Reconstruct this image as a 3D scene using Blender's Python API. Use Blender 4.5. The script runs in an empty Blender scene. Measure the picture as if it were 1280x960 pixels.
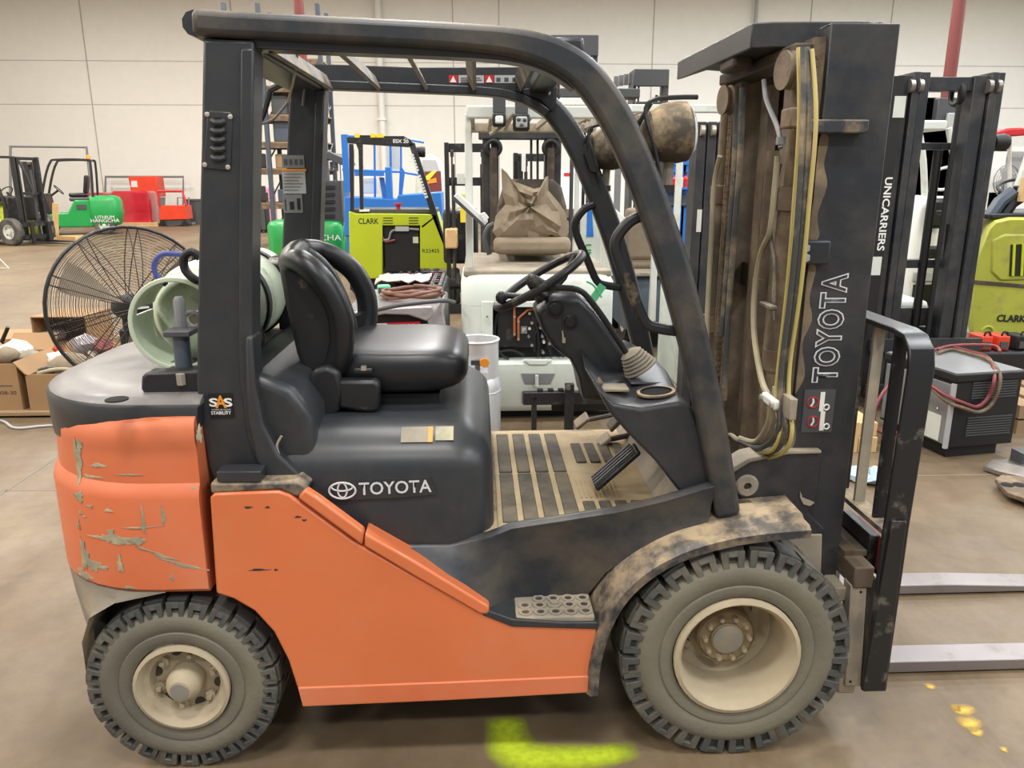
import bpy, bmesh, math, random
from mathutils import Vector, Matrix
random.seed(7)
R = math.radians
V = Vector
scene = bpy.context.scene
COL = scene.collection
# ------------------------------------------------------------------ camera
CAM = V((-0.74, -2.508, 1.666)); YAW = R(2.51); PITCH = R(14.76); F = 975.0
FWD = V((math.sin(YAW)*math.cos(PITCH), math.cos(YAW)*math.cos(PITCH), -math.sin(PITCH)))
RGT = V((math.cos(YAW), -math.sin(YAW), 0)); UPV = RGT.cross(FWD)
cd = bpy.data.cameras.new('camera'); cam = bpy.data.objects.new('camera', cd); COL.objects.link(cam)
cd.sensor_width = 36; cd.lens = 36*F/1280; cd.clip_end = 200; cd.clip_start = .05
cam.matrix_world = Matrix.Translation(CAM) @ Matrix((RGT, UPV, -FWD)).transposed().to_4x4()
scene.camera = cam
# ------------------------------------------------------------------ light and exposure
world = bpy.data.worlds.new('hall_air'); scene.world = world; world.use_nodes = True
world.node_tree.nodes['Background'].inputs[0].default_value = (.98, .99, 1.0, 1)
world.node_tree.nodes['Background'].inputs[1].default_value = .5
scene.view_settings.view_transform = 'Standard'; scene.view_settings.look = 'None'
scene.view_settings.gamma = 1; scene.view_settings.use_curve_mapping = False
scene.view_settings.exposure = -0.25
LAMPS = [(x, y) for y in (-8.6, -3.6, 1.9, 7.4, 12.9, 18.4, 23.9) for x in (-15.5, -8.4, -1.3, 5.8, 12.9, 19.5)]
CEIL = 9.6
for lx, ly in LAMPS:
    l = bpy.data.lights.new('high_bay_light', 'AREA'); l.shape = 'RECTANGLE'; l.size = 1.5; l.size_y = .8
    l.energy = (430 if ly < 10 else (600 if ly < 20 else (360 if -12 < lx < 9 else 480)))*(1.12 if ly > 10 and (lx > 10 or lx < -5) else 1)
    l.color = (1.0, .93, .85) if lx < -5 else ((1, .985, .96) if lx < 3 else (.93, .97, 1.0))
    o = bpy.data.objects.new('high_bay_light', l); COL.objects.link(o); o.location = (lx, ly, CEIL-.72)
# ------------------------------------------------------------------ pixel -> point
def ray(px, py): return FWD + RGT*((px-640)/F) - UPV*((py-480)/F)
def _u(px, py, ax, val):
    d = ray(px, py); t = (val-CAM[ax])/d[ax]; return CAM + d*t
def UX(px, py, x): return _u(px, py, 0, x)
def UY(px, py, y): return _u(px, py, 1, y)
def UZ(px, py, z=0): return _u(px, py, 2, z)
def XZ(pts, y): return [(lambda q: (q.x, q.z))(UY(a, b, y)) for a, b in pts]
# ------------------------------------------------------------------ materials
def lin(c): return c/12.92 if c <= .04045 else ((c+.055)/1.055)**2.4
def rgb(r, g, b): return (lin(r/255), lin(g/255), lin(b/255), 1)
DUST = rgb(186, 164, 130)
MATS = {}
def mat(name, col, rough=.5, metal=0, dust=0, dcol=None, dscale=6, bump=0, bscale=40, var=.12, emit=0, updust=0, coat=0, trans=0, ior=1.45, dsharp=.12, dmax=.75):
    """paint / plastic / metal with optional patchy dust (noise) and dust settled on upward faces"""
    if name in MATS: return MATS[name]
    m = bpy.data.materials.new(name); m.use_nodes = True; nt = m.node_tree; N = nt.nodes; L = nt.links
    b = N['Principled BSDF']; MATS[name] = m
    b.inputs['Roughness'].default_value = rough; b.inputs['Metallic'].default_value = metal
    if coat: b.inputs['Coat Weight'].default_value = coat; b.inputs['Coat Roughness'].default_value = .15
    if trans: b.inputs['Transmission Weight'].default_value = trans; b.inputs['IOR'].default_value = ior
    if emit:
        b.inputs['Emission Color'].default_value = col; b.inputs['Emission Strength'].default_value = emit
    tc = N.new('ShaderNodeTexCoord')
    n1 = N.new('ShaderNodeTexNoise'); n1.inputs['Scale'].default_value = 3.1; n1.inputs['Detail'].default_value = 5
    L.new(tc.outputs['Object'], n1.inputs['Vector'])
    hv = N.new('ShaderNodeMapRange'); L.new(n1.outputs['Fac'], hv.inputs[0])
    hv.inputs[1].default_value = .25; hv.inputs[2].default_value = .75; hv.inputs[3].default_value = 1-var; hv.inputs[4].default_value = 1+var
    mx = N.new('ShaderNodeMix'); mx.data_type = 'RGBA'; mx.blend_type = 'MULTIPLY'; mx.inputs[0].default_value = 1
    mx.inputs[6].default_value = col
    cmb = N.new('ShaderNodeCombineColor')
    for i in range(3): L.new(hv.outputs[0], cmb.inputs[i])
    L.new(cmb.outputs[0], mx.inputs[7]); out = mx.outputs[2]
    if dust or updust:
        n2 = N.new('ShaderNodeTexNoise'); n2.inputs['Scale'].default_value = dscale; n2.inputs['Detail'].default_value = 8; n2.inputs['Roughness'].default_value = .68
        L.new(tc.outputs['Object'], n2.inputs['Vector'])
        r = N.new('ShaderNodeMapRange'); L.new(n2.outputs['Fac'], r.inputs[0])
        t = .72-.42*dust
        r.inputs[1].default_value = t-dsharp; r.inputs[2].default_value = t+dsharp
        fac = r.outputs[0]
        if updust:
            g = N.new('ShaderNodeNewGeometry'); s = N.new('ShaderNodeSeparateXYZ'); L.new(g.outputs['Normal'], s.inputs[0])
            u = N.new('ShaderNodeMapRange'); L.new(s.outputs['Z'], u.inputs[0]); u.inputs[1].default_value = .35; u.inputs[2].default_value = .9; u.inputs[4].default_value = updust
            ad = N.new('ShaderNodeMath'); ad.operation = 'MAXIMUM' if not dust else 'ADD'; ad.use_clamp = True
            mu = N.new('ShaderNodeMath'); mu.operation = 'MULTIPLY'; L.new(u.outputs[0], mu.inputs[0])
            r2 = N.new('ShaderNodeMapRange'); L.new(n2.outputs['Fac'], r2.inputs[0]); r2.inputs[1].default_value = .3; r2.inputs[2].default_value = .6
            L.new(r2.outputs[0], mu.inputs[1])
            if dust: L.new(fac, ad.inputs[0]); L.new(mu.outputs[0], ad.inputs[1]); fac = ad.outputs[0]
            else: fac = mu.outputs[0]
        dm = N.new('ShaderNodeMath'); dm.operation = 'MULTIPLY'; dm.inputs[1].default_value = dmax; L.new(fac, dm.inputs[0]); fac = dm.outputs[0]
        m2 = N.new('ShaderNodeMix'); m2.data_type = 'RGBA'; L.new(fac, m2.inputs[0]); L.new(out, m2.inputs[6]); m2.inputs[7].default_value = dcol or DUST
        out = m2.outputs[2]
        rr = N.new('ShaderNodeMapRange'); L.new(fac, rr.inputs[0]); rr.inputs[3].default_value = rough; rr.inputs[4].default_value = max(rough, .85); L.new(rr.outputs[0], b.inputs['Roughness'])
    L.new(out, b.inputs['Base Color'])
    if bump:
        n3 = N.new('ShaderNodeTexNoise'); n3.inputs['Scale'].default_value = bscale; n3.inputs['Detail'].default_value = 4
        L.new(tc.outputs['Object'], n3.inputs['Vector'])
        bp = N.new('ShaderNodeBump'); bp.inputs['Strength'].default_value = bump; bp.inputs['Distance'].default_value = .01
        L.new(n3.outputs['Fac'], bp.inputs['Height']); L.new(bp.outputs[0], b.inputs['Normal'])
    return m
mat('orange', rgb(208, 112, 68), .34, dust=.10, dscale=2.2, dcol=rgb(205, 140, 104), dsharp=.2, var=.05, coat=.2, dmax=.5)
mat('orange_dirty', rgb(207, 110, 70), .42, dust=.30, dscale=3, dcol=rgb(200, 140, 108), dsharp=.22, var=.06, dmax=.5)
mat('charcoal', rgb(42, 46, 51), .36, dust=.2, dscale=14, var=.10, dsharp=.3, dmax=.05)
mat('charcoal_rail', rgb(44, 48, 52), .38, dust=.1, dscale=7, updust=.7, var=.12, dsharp=.25, dmax=.22)
mat('charcoal_dusty', rgb(50, 53, 58), .42, dust=.34, dscale=9, updust=.55, var=.12, dsharp=.16, dmax=.8)
mat('charcoal_floor', rgb(60, 62, 66), .5, dust=.24, dscale=6, updust=.95, var=.12, dsharp=.18, dmax=.85)
mat('charcoal_deck', rgb(86, 84, 86), .28, dust=.36, dscale=5, dcol=rgb(150, 142, 134), var=.15, dsharp=.2, dmax=.6)
mat('charcoal_side', rgb(44, 48, 53), .4, dust=.3, dscale=4, var=.12, dsharp=.2, dmax=.22)
mat('sheet', rgb(176, 160, 146), .4, var=.15, bump=.4, bscale=20)
mat('vinyl', rgb(26, 27, 30), .36, var=.1, bump=.05, bscale=300)
mat('plastic_black', rgb(30, 31, 33), .45, dust=.05, var=.1)
mat('black_paint', rgb(34, 35, 37), .4, dust=.1, dscale=7, dcol=rgb(120, 114, 104), var=.1)
mat('black_worn', rgb(30, 31, 33), .32, dust=.22, dscale=9, dcol=rgb(128, 122, 110), dsharp=.07, var=.15)
mat('mast_black', rgb(38, 41, 46), .4, dust=.22, dscale=4, dmax=.5, dcol=rgb(100, 94, 84), var=.15, dsharp=.2)
mat('mast_grime', rgb(92, 80, 66), .6, dust=.38, dscale=5, dcol=rgb(150, 130, 103), var=.25, bump=.2, bscale=60)
mat('grime_dark', rgb(62, 54, 46), .7, dust=.25, dscale=7, dcol=rgb(122, 104, 82), var=.25)
mat('dusty_grey', rgb(140, 132, 118), .8, dust=.35, dscale=6, dcol=rgb(175, 160, 135), var=.2)
mat('rust_plate', rgb(98, 82, 66), .75, dust=.3, dscale=9, dcol=rgb(160, 138, 108), var=.25)
mat('hose', rgb(150, 142, 118), .65, dust=.25, var=.15)
mat('hose_yellow', rgb(178, 164, 96), .6, dust=.2, var=.15)
mat('hose_dark', rgb(64, 64, 62), .55, dust=.25, var=.15)
mat('rubber', rgb(70, 71, 68), .75, dust=.16, dscale=5, dcol=rgb(140, 130, 108), var=.14, bump=.15, bscale=90, dsharp=.2)
mat('rubber_side', rgb(98, 95, 84), .8, dust=.42, dscale=3, dcol=rgb(128, 120, 101), var=.12, bump=.15, bscale=90, dsharp=.22)
mat('rim', rgb(170, 157, 132), .8, dust=.3, dscale=5, dcol=rgb(188, 173, 144), var=.12, bump=.1, bscale=60)
mat('rim_dark', rgb(140, 122, 92), .85, dust=.3, var=.15)
mat('hub_steel', rgb(150, 148, 140), .45, .3, dust=.3, dscale=20, var=.2)
mat('bolt', rgb(190, 184, 170), .4, .6)
mat('steel', rgb(150, 145, 140), .35, .75, dust=.12, dscale=9, dcol=rgb(110, 96, 84), var=.2)
mat('fork_steel', rgb(138, 130, 129), .42, .45, dust=.15, dscale=9, dcol=rgb(120, 104, 96), var=.15)
mat('fork_edge', rgb(104, 90, 84), .6, .3, var=.2)
mat('chrome', rgb(215, 215, 215), .18, .9, var=.05)
mat('aluminium', rgb(215, 216, 218), .38, .5, var=.06)
mat('white', rgb(226, 226, 222), .5, var=.03)
mat('white_print', rgb(205, 208, 210), .5, var=.02)
mat('offwhite', rgb(204, 208, 200), .5, dust=.12, dscale=3, dcol=rgb(160, 150, 128), var=.06)
mat('pale_body', rgb(212, 220, 211), .42, dust=.14, dscale=2.5, dcol=rgb(150, 146, 128), var=.05)
mat('tank_green', rgb(192, 204, 180), .5, dust=.24, dscale=7, dcol=rgb(112, 100, 74), var=.1, dsharp=.06)
mat('green', rgb(34, 148, 74), .35, var=.08)
mat('lime', rgb(176, 190, 32), .42, var=.06, dust=.04, dcol=rgb(120, 120, 50))
mat('lime_dull', rgb(160, 164, 58), .5, dust=.2, dscale=6, dcol=rgb(124, 116, 70), var=.1)
mat('blue', rgb(40, 112, 196), .45, var=.08)
mat('red', rgb(188, 36, 42), .4, var=.1)
mat('red_orange', rgb(212, 62, 34), .45, var=.1)
mat('red_wrap', rgb(172, 30, 44), .22, var=.2, bump=.8, bscale=9, coat=.6)
mat('clear_wrap', rgb(150, 145, 148), .2, var=.2, bump=.9, bscale=14, coat=.5)
mat('yellow', rgb(228, 206, 60), .5)
mat('yellow_paint', rgb(206, 172, 76), .8, var=.2)
mat('lime_paint', rgb(188, 206, 54), .8, dust=.3, dcol=rgb(140, 140, 70), var=.2)
mat('amber', rgb(222, 140, 44), .4)
mat('wood', rgb(206, 172, 122), .7, var=.15, dust=.15, dcol=rgb(170, 134, 92))
mat('wood_dark', rgb(150, 124, 92), .75, var=.18)
mat('cardboard', rgb(152, 120, 84), .8, var=.08, dust=.1, dcol=rgb(150, 112, 74))
mat('grey', rgb(120, 121, 122), .5, var=.06)
mat('grey_light', rgb(168, 170, 170), .5, var=.06)
mat('grey_dark', rgb(70, 72, 74), .5, var=.08)
mat('steel_blue', rgb(74, 84, 96), .4, var=.08)
mat('tan_cloth', rgb(140, 126, 106), .85, var=.2, dust=.15, dcol=rgb(100, 90, 78), bump=.3, bscale=30)
mat('rag', rgb(176, 196, 208), .85, var=.2, dust=.2, dcol=rgb(90, 110, 130))
mat('cable_red', rgb(122, 52, 54), .5, var=.1)
mat('cable_brown', rgb(120, 82, 66), .5, var=.15)
mat('cable_blue', rgb(60, 72, 140), .45)
mat('glass', rgb(225, 230, 232), .12, var=.05)
mat('pipe_red', rgb(112, 48, 43), .5, var=.08)
mat('black', rgb(18, 18, 19), .55)
mat('hole', rgb(8, 8, 8), .9)
mat('pink', rgb(214, 140, 170), .4, var=.1)
mat('copper', rgb(190, 110, 70), .4, .4)
mat('green_tag', rgb(110, 214, 160), .5)
mat('scrape', rgb(146, 144, 122), .7, dust=.4, dscale=14, dcol=rgb(200, 186, 150), var=.25)
# ------------------------------------------------------------------ mesh builder
class MB:
    def __init__(s): s.v = []; s.f = []
    def add(s, vs, fs):
        n = len(s.v); s.v += [V(p) for p in vs]; s.f += [tuple(i+n for i in f) for f in fs]; return s
    def box(s, c, d, M=None):
        c = V(c); h = V(d)/2; vs = []
        for z in (-1, 1):
            for x, y in ((-1, -1), (1, -1), (1, 1), (-1, 1)):
                q = V((x*h.x, y*h.y, z*h.z)); vs.append(c+(M@q if M else q))
        return s.add(vs, [(3,2,1,0),(4,5,6,7),(0,1,5,4),(1,2,6,5),(2,3,7,6),(3,0,4,7)])
    def bb(s, x0, x1, y0, y1, z0, z1): return s.box(((x0+x1)/2,(y0+y1)/2,(z0+z1)/2), (abs(x1-x0),abs(y1-y0),abs(z1-z0)))
    def prism(s, pts, y0, y1):
        n = len(pts); vs = [(x, y0, z) for x, z in pts]+[(x, y1, z) for x, z in pts]
        return s.add(vs, [tuple(range(n)), tuple(range(2*n-1, n-1, -1))]+[(i, (i+1)%n, n+(i+1)%n, n+i) for i in range(n)])
    def plan(s, pts, z0, z1):
        n = len(pts); vs = [(x, y, z0) for x, y in pts]+[(x, y, z1) for x, y in pts]
        return s.add(vs, [tuple(range(n)), tuple(range(2*n-1, n-1, -1))]+[(i, (i+1)%n, n+(i+1)%n, n+i) for i in range(n)])
    def loft(s, rings, cap=True, closed=True):
        n = len(rings[0]); vs = [p for r in rings for p in r]; fs = []
        for k in range(len(rings)-1):
            for i in range(n if closed else n-1):
                j = (i+1) % n; fs.append((k*n+i, k*n+j, (k+1)*n+j, (k+1)*n+i))
        if cap: fs += [tuple(range(n-1, -1, -1)), tuple((len(rings)-1)*n+i for i in range(n))]
        return s.add(vs, fs)
    def tube(s, path, r, n=8, closed=False, cap=True):
        path = [V(p) for p in path]; m = len(path); rings = []; prev = None
        for i, p in enumerate(path):
            if closed: t = path[(i+1) % m]-path[i-1]
            else: t = path[min(i+1, m-1)]-path[max(i-1, 0)]
            if t.length < 1e-9: t = V((0,0,1))
            t.normalize()
            if prev is None:
                a = V((0,0,1)) if abs(t.z) < .9 else V((1,0,0)); nrm = (a-t*a.dot(t)).normalized()
            else:
                nrm = prev-t*prev.dot(t); nrm = nrm.normalized() if nrm.length > 1e-6 else V((1,0,0))
            prev = nrm; b = t.cross(nrm); rr = r[i] if isinstance(r, (list, tuple)) else r
            rings.append([p+(nrm*math.cos(2*math.pi*k/n)+b*math.sin(2*math.pi*k/n))*rr for k in range(n)])
        if closed: return s.loft(rings+[rings[0]], cap=False)
        return s.loft(rings, cap=cap)
    def cyl(s, a, b, r, n=12, r2=None): return s.tube([a, b], [r, r if r2 is None else r2], n)
    def sweep(s, path, hw, hd, dirn=(0,1,0), closed=False):
        """rectangular bar: hw half-width across the path, hd half-depth along dirn"""
        path = [V(p) for p in path]; d = V(dirn).normalized(); m = len(path); rings = []
        for i, p in enumerate(path):
            t = (path[(i+1)%m]-path[i-1]) if closed else (path[min(i+1,m-1)]-path[max(i-1,0)])
            t.normalize(); nn = d.cross(t).normalized()
            w = hw[i] if isinstance(hw, (list, tuple)) else hw
            rings.append([p+nn*w+d*hd, p+nn*w-d*hd, p-nn*w-d*hd, p-nn*w+d*hd])
        if closed: return s.loft(rings+[rings[0]], cap=False)
        return s.loft(rings)
    def lathe(s, prof, o, ax, n=24, cap=True):
        o = V(o); ax = V(ax).normalized(); a = V((0,0,1)) if abs(ax.z) < .9 else V((1,0,0))
        e1 = (a-ax*a.dot(ax)).normalized(); e2 = ax.cross(e1)
        rings = [[o+ax*h+(e1*math.cos(2*math.pi*k/n)+e2*math.sin(2*math.pi*k/n))*max(r, 1e-4) for k in range(n)] for r, h in prof]
        return s.loft(rings, cap=cap)
    def torus(s, o, ax, Rr, r, n=32, m=8):
        ax = V(ax).normalized(); a = V((0,0,1)) if abs(ax.z) < .9 else V((1,0,0)); e1 = (a-ax*a.dot(ax)).normalized(); e2 = ax.cross(e1)
        return s.tube([V(o)+(e1*math.cos(2*math.pi*k/n)+e2*math.sin(2*math.pi*k/n))*Rr for k in range(n)], r, m, closed=True)
    def ball(s, o, rx, ry, rz, n=16, m=10):
        rings = []
        for j in range(m+1):
            t = math.pi*j/m-math.pi/2
            rings.append([V(o)+V((rx*max(math.cos(t),1e-3)*math.cos(2*math.pi*k/n), ry*max(math.cos(t),1e-3)*math.sin(2*math.pi*k/n), rz*math.sin(t))) for k in range(n)])
        return s.loft(rings)
    def build(s, name, m, parent=None, bevel=0, seg=2, ang=35, sub=0, kind=None, label=None):
        org = ORG.get(parent.name, V((0,0,0))) if parent else V((0,0,0))
        me = bpy.data.meshes.new(name); me.from_pydata([tuple(p-org) for p in s.v], [], s.f)
        bm = bmesh.new(); bm.from_mesh(me); bmesh.ops.remove_doubles(bm, verts=bm.verts, dist=1e-5); bmesh.ops.recalc_face_normals(bm, faces=bm.faces)
        bm.to_mesh(me); bm.free()
        me.polygons.foreach_set('use_smooth', [True]*len(me.polygons))
        me.set_sharp_from_angle(angle=R(ang))
        o = bpy.data.objects.new(name, me); COL.objects.link(o)
        me.materials.append(MATS[m] if isinstance(m, str) else m)
        if bevel:
            b = o.modifiers.new('bevel', 'BEVEL'); b.width = bevel; b.segments = seg; b.limit_method = 'ANGLE'; b.angle_limit = R(40); b.harden_normals = False
        if sub:
            q = o.modifiers.new('sub', 'SUBSURF'); q.levels = sub; q.render_levels = sub
        if parent: o.parent = parent; ORG[o.name] = org
        if kind: o['kind'] = kind
        if label: o['label'] = label
        return o
ORG = {}
def thing(name, label, cat, loc=(0,0,0), rz=0, group=None, local=False):
    o = bpy.data.objects.new(name, None); COL.objects.link(o); o.empty_display_size = .1
    o.location = loc; o.rotation_euler = (0, 0, rz); o['label'] = label; o['category'] = cat
    if group: o['group'] = group
    ORG[o.name] = V((0,0,0)) if local else V(loc)
    return o
def tag(o, label, cat, group=None, kind=None):
    o['label'] = label; o['category'] = cat
    if group: o['group'] = group
    if kind: o['kind'] = kind
    return o
def struct(o, label=None):
    o['kind'] = 'structure'
    if label: o['label'] = label
    return o
def copy_tree(o, parent=None):
    c = o.copy(); COL.objects.link(c)
    if parent: c.parent = parent
    ORG[c.name] = ORG.get(o.name, V((0,0,0)))
    for ch in list(o.children): copy_tree(ch, c)
    return c
def text(body, o, right, up, m, parent=None, width=None, height=None, depth=.0008, off=0, name='lettering', spacing=1.0, shear=0, align='C'):
    """lettering as a mesh, centred on o, fitted to width and / or height"""
    cu = bpy.data.curves.new('t', 'FONT'); cu.body = body; cu.size = 1; cu.align_x = 'CENTER'; cu.align_y = 'CENTER'
    cu.offset = off; cu.space_character = spacing; cu.shear = shear; cu.resolution_u = 3
    t = bpy.data.objects.new('t', cu); COL.objects.link(t); bpy.context.view_layer.update()
    me = bpy.data.meshes.new_from_object(t); bpy.data.objects.remove(t)
    cu.offset = 0; t = bpy.data.objects.new('t', cu); COL.objects.link(t); bpy.context.view_layer.update()      # measure without the outline offset
    ref = bpy.data.meshes.new_from_object(t); bpy.data.objects.remove(t)
    xs = [v.co.x for v in ref.vertices]; ys = [v.co.y for v in ref.vertices]; bpy.data.meshes.remove(ref)
    w = max(xs)-min(xs); h = max(ys)-min(ys); cx = (max(xs)+min(xs))/2; cy = (max(ys)+min(ys))/2
    sx = (width/w) if width else height/h; sy = (height/h) if height else sx
    right = V(right).normalized(); up = V(up).normalized(); nr = right.cross(up); o = V(o)
    org = ORG.get(parent.name, V((0,0,0))) if parent else V((0,0,0))
    for v in me.vertices: v.co = o+right*((v.co.x-cx)*sx)+up*((v.co.y-cy)*sy)+nr*depth-org
    me.name = name; me.materials.append(MATS[m]); ob = bpy.data.objects.new(name, me); COL.objects.link(ob)
    if parent: ob.parent = parent; ORG[ob.name] = org
    return ob
def smoothpath(pts, k=6, closed=False):
    pts = [V(p) for p in pts]; n = len(pts); out = []
    for i in range(n if closed else n-1):
        p0 = pts[i-1] if (closed or i > 0) else pts[0]; p1 = pts[i]; p2 = pts[(i+1) % n]; p3 = pts[(i+2) % n] if (closed or i+2 < n) else pts[-1]
        for j in range(k):
            t = j/k; out.append(.5*((2*p1)+(p2-p0)*t+(2*p0-5*p1+4*p2-p3)*t*t+(3*p1-p0-3*p2+p3)*t**3))
    if not closed: out.append(pts[-1])
    return out
def rrect(x0, x1, y0, y1, r, z, k=5):
    """rounded rectangle ring in plan"""
    out = []; rs = r if isinstance(r, (list, tuple)) else [r]*4      # corners: x1y1, x0y1, x0y0, x1y0
    for (cx, cy, a0, rr) in ((x1, y1, 0, rs[0]), (x0, y1, 90, rs[1]), (x0, y0, 180, rs[2]), (x1, y0, 270, rs[3])):
        sx = -1 if a0 in (0, 270) else 1; sy = -1 if a0 in (0, 90) else 1
        for j in range(k+1):
            a = R(a0+90*j/k); out.append(V((cx+sx*rr+rr*math.cos(a), cy+sy*rr+rr*math.sin(a), z)))
    return out
# ------------------------------------------------------------------ the hall
def floor_material():
    m = bpy.data.materials.new('concrete_floor'); m.use_nodes = True; nt = m.node_tree; N = nt.nodes; L = nt.links; b = N['Principled BSDF']
    tc = N.new('ShaderNodeTexCoord')
    def noise(sc, det=6, rough=.6, st=None):
        n = N.new('ShaderNodeTexNoise'); n.inputs['Scale'].default_value = sc; n.inputs['Detail'].default_value = det; n.inputs['Roughness'].default_value = rough
        if st:
            mp = N.new('ShaderNodeMapping'); mp.inputs['Scale'].default_value = st; L.new(tc.outputs['Object'], mp.inputs[0]); L.new(mp.outputs[0], n.inputs['Vector'])
        else: L.new(tc.outputs['Object'], n.inputs['Vector'])
        return n.outputs['Fac']
    def ramp(f, stops):
        r = N.new('ShaderNodeValToRGB'); L.new(f, r.inputs[0]); e = r.color_ramp.elements
        e[0].position, e[0].color = stops[0]; e[1].position, e[1].color = stops[-1]
        for p, c in stops[1:-1]:
            q = e.new(p); q.color = c
        return r.outputs[0]
    base = ramp(noise(.7, 8, .62, (1, .55, 1)), [(.28, rgb(95, 81, 64)), (.5, rgb(114, 98, 77)), (.72, rgb(134, 117, 93))])
    fine = ramp(noise(9, 8, .7), [(.3, (.72,.70,.67,1)), (.62, (1,1,1,1))])
    mx = N.new('ShaderNodeMix'); mx.data_type = 'RGBA'; mx.blend_type = 'MULTIPLY'; mx.inputs[0].default_value = .8; L.new(base, mx.inputs[6]); L.new(fine, mx.inputs[7])
    st = ramp(noise(1.7, 9, .7, (1, .35, 1)), [(.56, (1,1,1,1)), (.66, (.80,.75,.68,1)), (.75, (.62,.55,.47,1))])
    m2 = N.new('ShaderNodeMix'); m2.data_type = 'RGBA'; m2.blend_type = 'MULTIPLY'; m2.inputs[0].default_value = .8; L.new(mx.outputs[2], m2.inputs[6]); L.new(st, m2.inputs[7])
    L.new(m2.outputs[2], b.inputs['Base Color'])
    rr = N.new('ShaderNodeMapRange'); L.new(noise(2.3, 6, .6), rr.inputs[0]); rr.inputs[1].default_value = .3; rr.inputs[2].default_value = .7; rr.inputs[3].default_value = .38; rr.inputs[4].default_value = .62; b.inputs['Specular IOR Level'].default_value = .32
    L.new(rr.outputs[0], b.inputs['Roughness'])
    bp = N.new('ShaderNodeBump'); bp.inputs['Strength'].default_value = .12; bp.inputs['Distance'].default_value = .004; L.new(noise(60, 4), bp.inputs['Height']); L.new(bp.outputs[0], b.inputs['Normal'])
    MATS['floor'] = m
floor_material()
mat('wall_white', rgb(228, 226, 219), .8, var=.02)
mat('ceiling_white', rgb(214, 212, 206), .8, var=.03)
mat('joint', rgb(118, 112, 102), .8)
mat('wall_joint', rgb(176, 172, 165), .8)
XL, XR, YB, YF = -24.0, 24.5, 31.5, -12.0
struct(MB().bb(XL, XR, YF, YB, -.3, 0).build('floor', 'floor'), 'tan stained concrete warehouse floor')
struct(MB().bb(XL-.3, XR+.3, YB, YB+.3, -.3, CEIL+.4).build('wall_back', 'wall_white'), 'tall white panel wall at the far end of the hall')
struct(MB().bb(XL-.3, XL, YF, YB, -.3, CEIL+.4).build('wall_left', 'wall_white'))
struct(MB().bb(XR, XR+.3, YF, YB, -.3, CEIL+.4).build('wall_right', 'wall_white'))
struct(MB().bb(XL-.3, XR+.3, YF, YB+.3, CEIL, CEIL+.3).build('ceiling', 'ceiling_white'))
# saw-cut joints in the slab, panel joints on the back wall
fl = bpy.data.objects['floor']; wb = bpy.data.objects['wall_back']
for x in (-9.2, -3.35, 2.5, 8.4): MB().bb(x-.006, x+.006, YF, YB, -.002, .0012).build('floor_joint', 'joint', fl)
for y in (-4.4, 1.62, 7.6, 13.6, 19.6): MB().bb(XL, XR, y-.006, y+.006, -.002, .0012).build('floor_joint', 'joint', fl)
for px in (-60, 118, 300, 568, 624, 812, 1002, 1100): 
    x = UY(px, 150, YB).x; MB().bb(x-.022, x+.022, YB-.012, YB+.01, 0, CEIL).build('wall_joint', 'wall_joint', wb)
for z in (4.55, 6.2): MB().bb(XL, XR, YB-.008, YB+.01, z-.014, z+.014).build('wall_joint', 'wall_joint', wb)
# downpipes and red sprinkler risers along the back wall
for px, r_, m_, nm, lb in ((474, .13, 'white', 'downpipe', 'white downpipe on the wall beyond the blue lift'), (942, .075, 'grey_light', 'conduit_pipe', 'thin grey conduit on the wall above the large mast plate')):
    x = UY(px, 60, YB-.2).x; g = MB().cyl((x, YB-.2, 0), (x, YB-.2, CEIL), r_, 12)
    for z in (1.5, 4, 6.5, 8.8): g.bb(x-r_*1.3, x+r_*1.3, YB-.2-r_*1.2, YB-.02, z-.04, z+.04)
    tag(g.build(nm, m_), lb, 'pipe')
for px, py, y, r_, lb in ((377, 60, 16.3, .11, 'red painted steel post at the end of the pallet rack'), (1192, 60, 13.5, .12, 'red painted steel post behind the tall black mast')):
    x = UY(px, py, y).x; g = MB().cyl((x, y, 0), (x, y, CEIL), r_, 16); g.bb(x-.22, x+.22, y-.22, y+.22, 0, .02)
    tag(g.build('steel_post', 'pipe_red'), lb, 'post')
# ceiling lamps (housings of the area lights above)
mat('lamp_lens', (1, .97, .92, 1), .5, emit=6)
for lx, ly in LAMPS:
    t = thing('high_bay_lamp', 'rectangular high bay lamp hanging from the ceiling', 'lamp', (lx, ly, CEIL-.6), group='ceiling lamps')
    MB().bb(lx-.85, lx+.85, ly-.45, ly+.45, CEIL-.68, CEIL-.58).build('housing', 'grey_light', t)
    for s in (-.6, .6): MB().cyl((lx+s, ly, CEIL-.58), (lx+s, ly, CEIL), .012, 6).build('hanger', 'grey', t)
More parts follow.
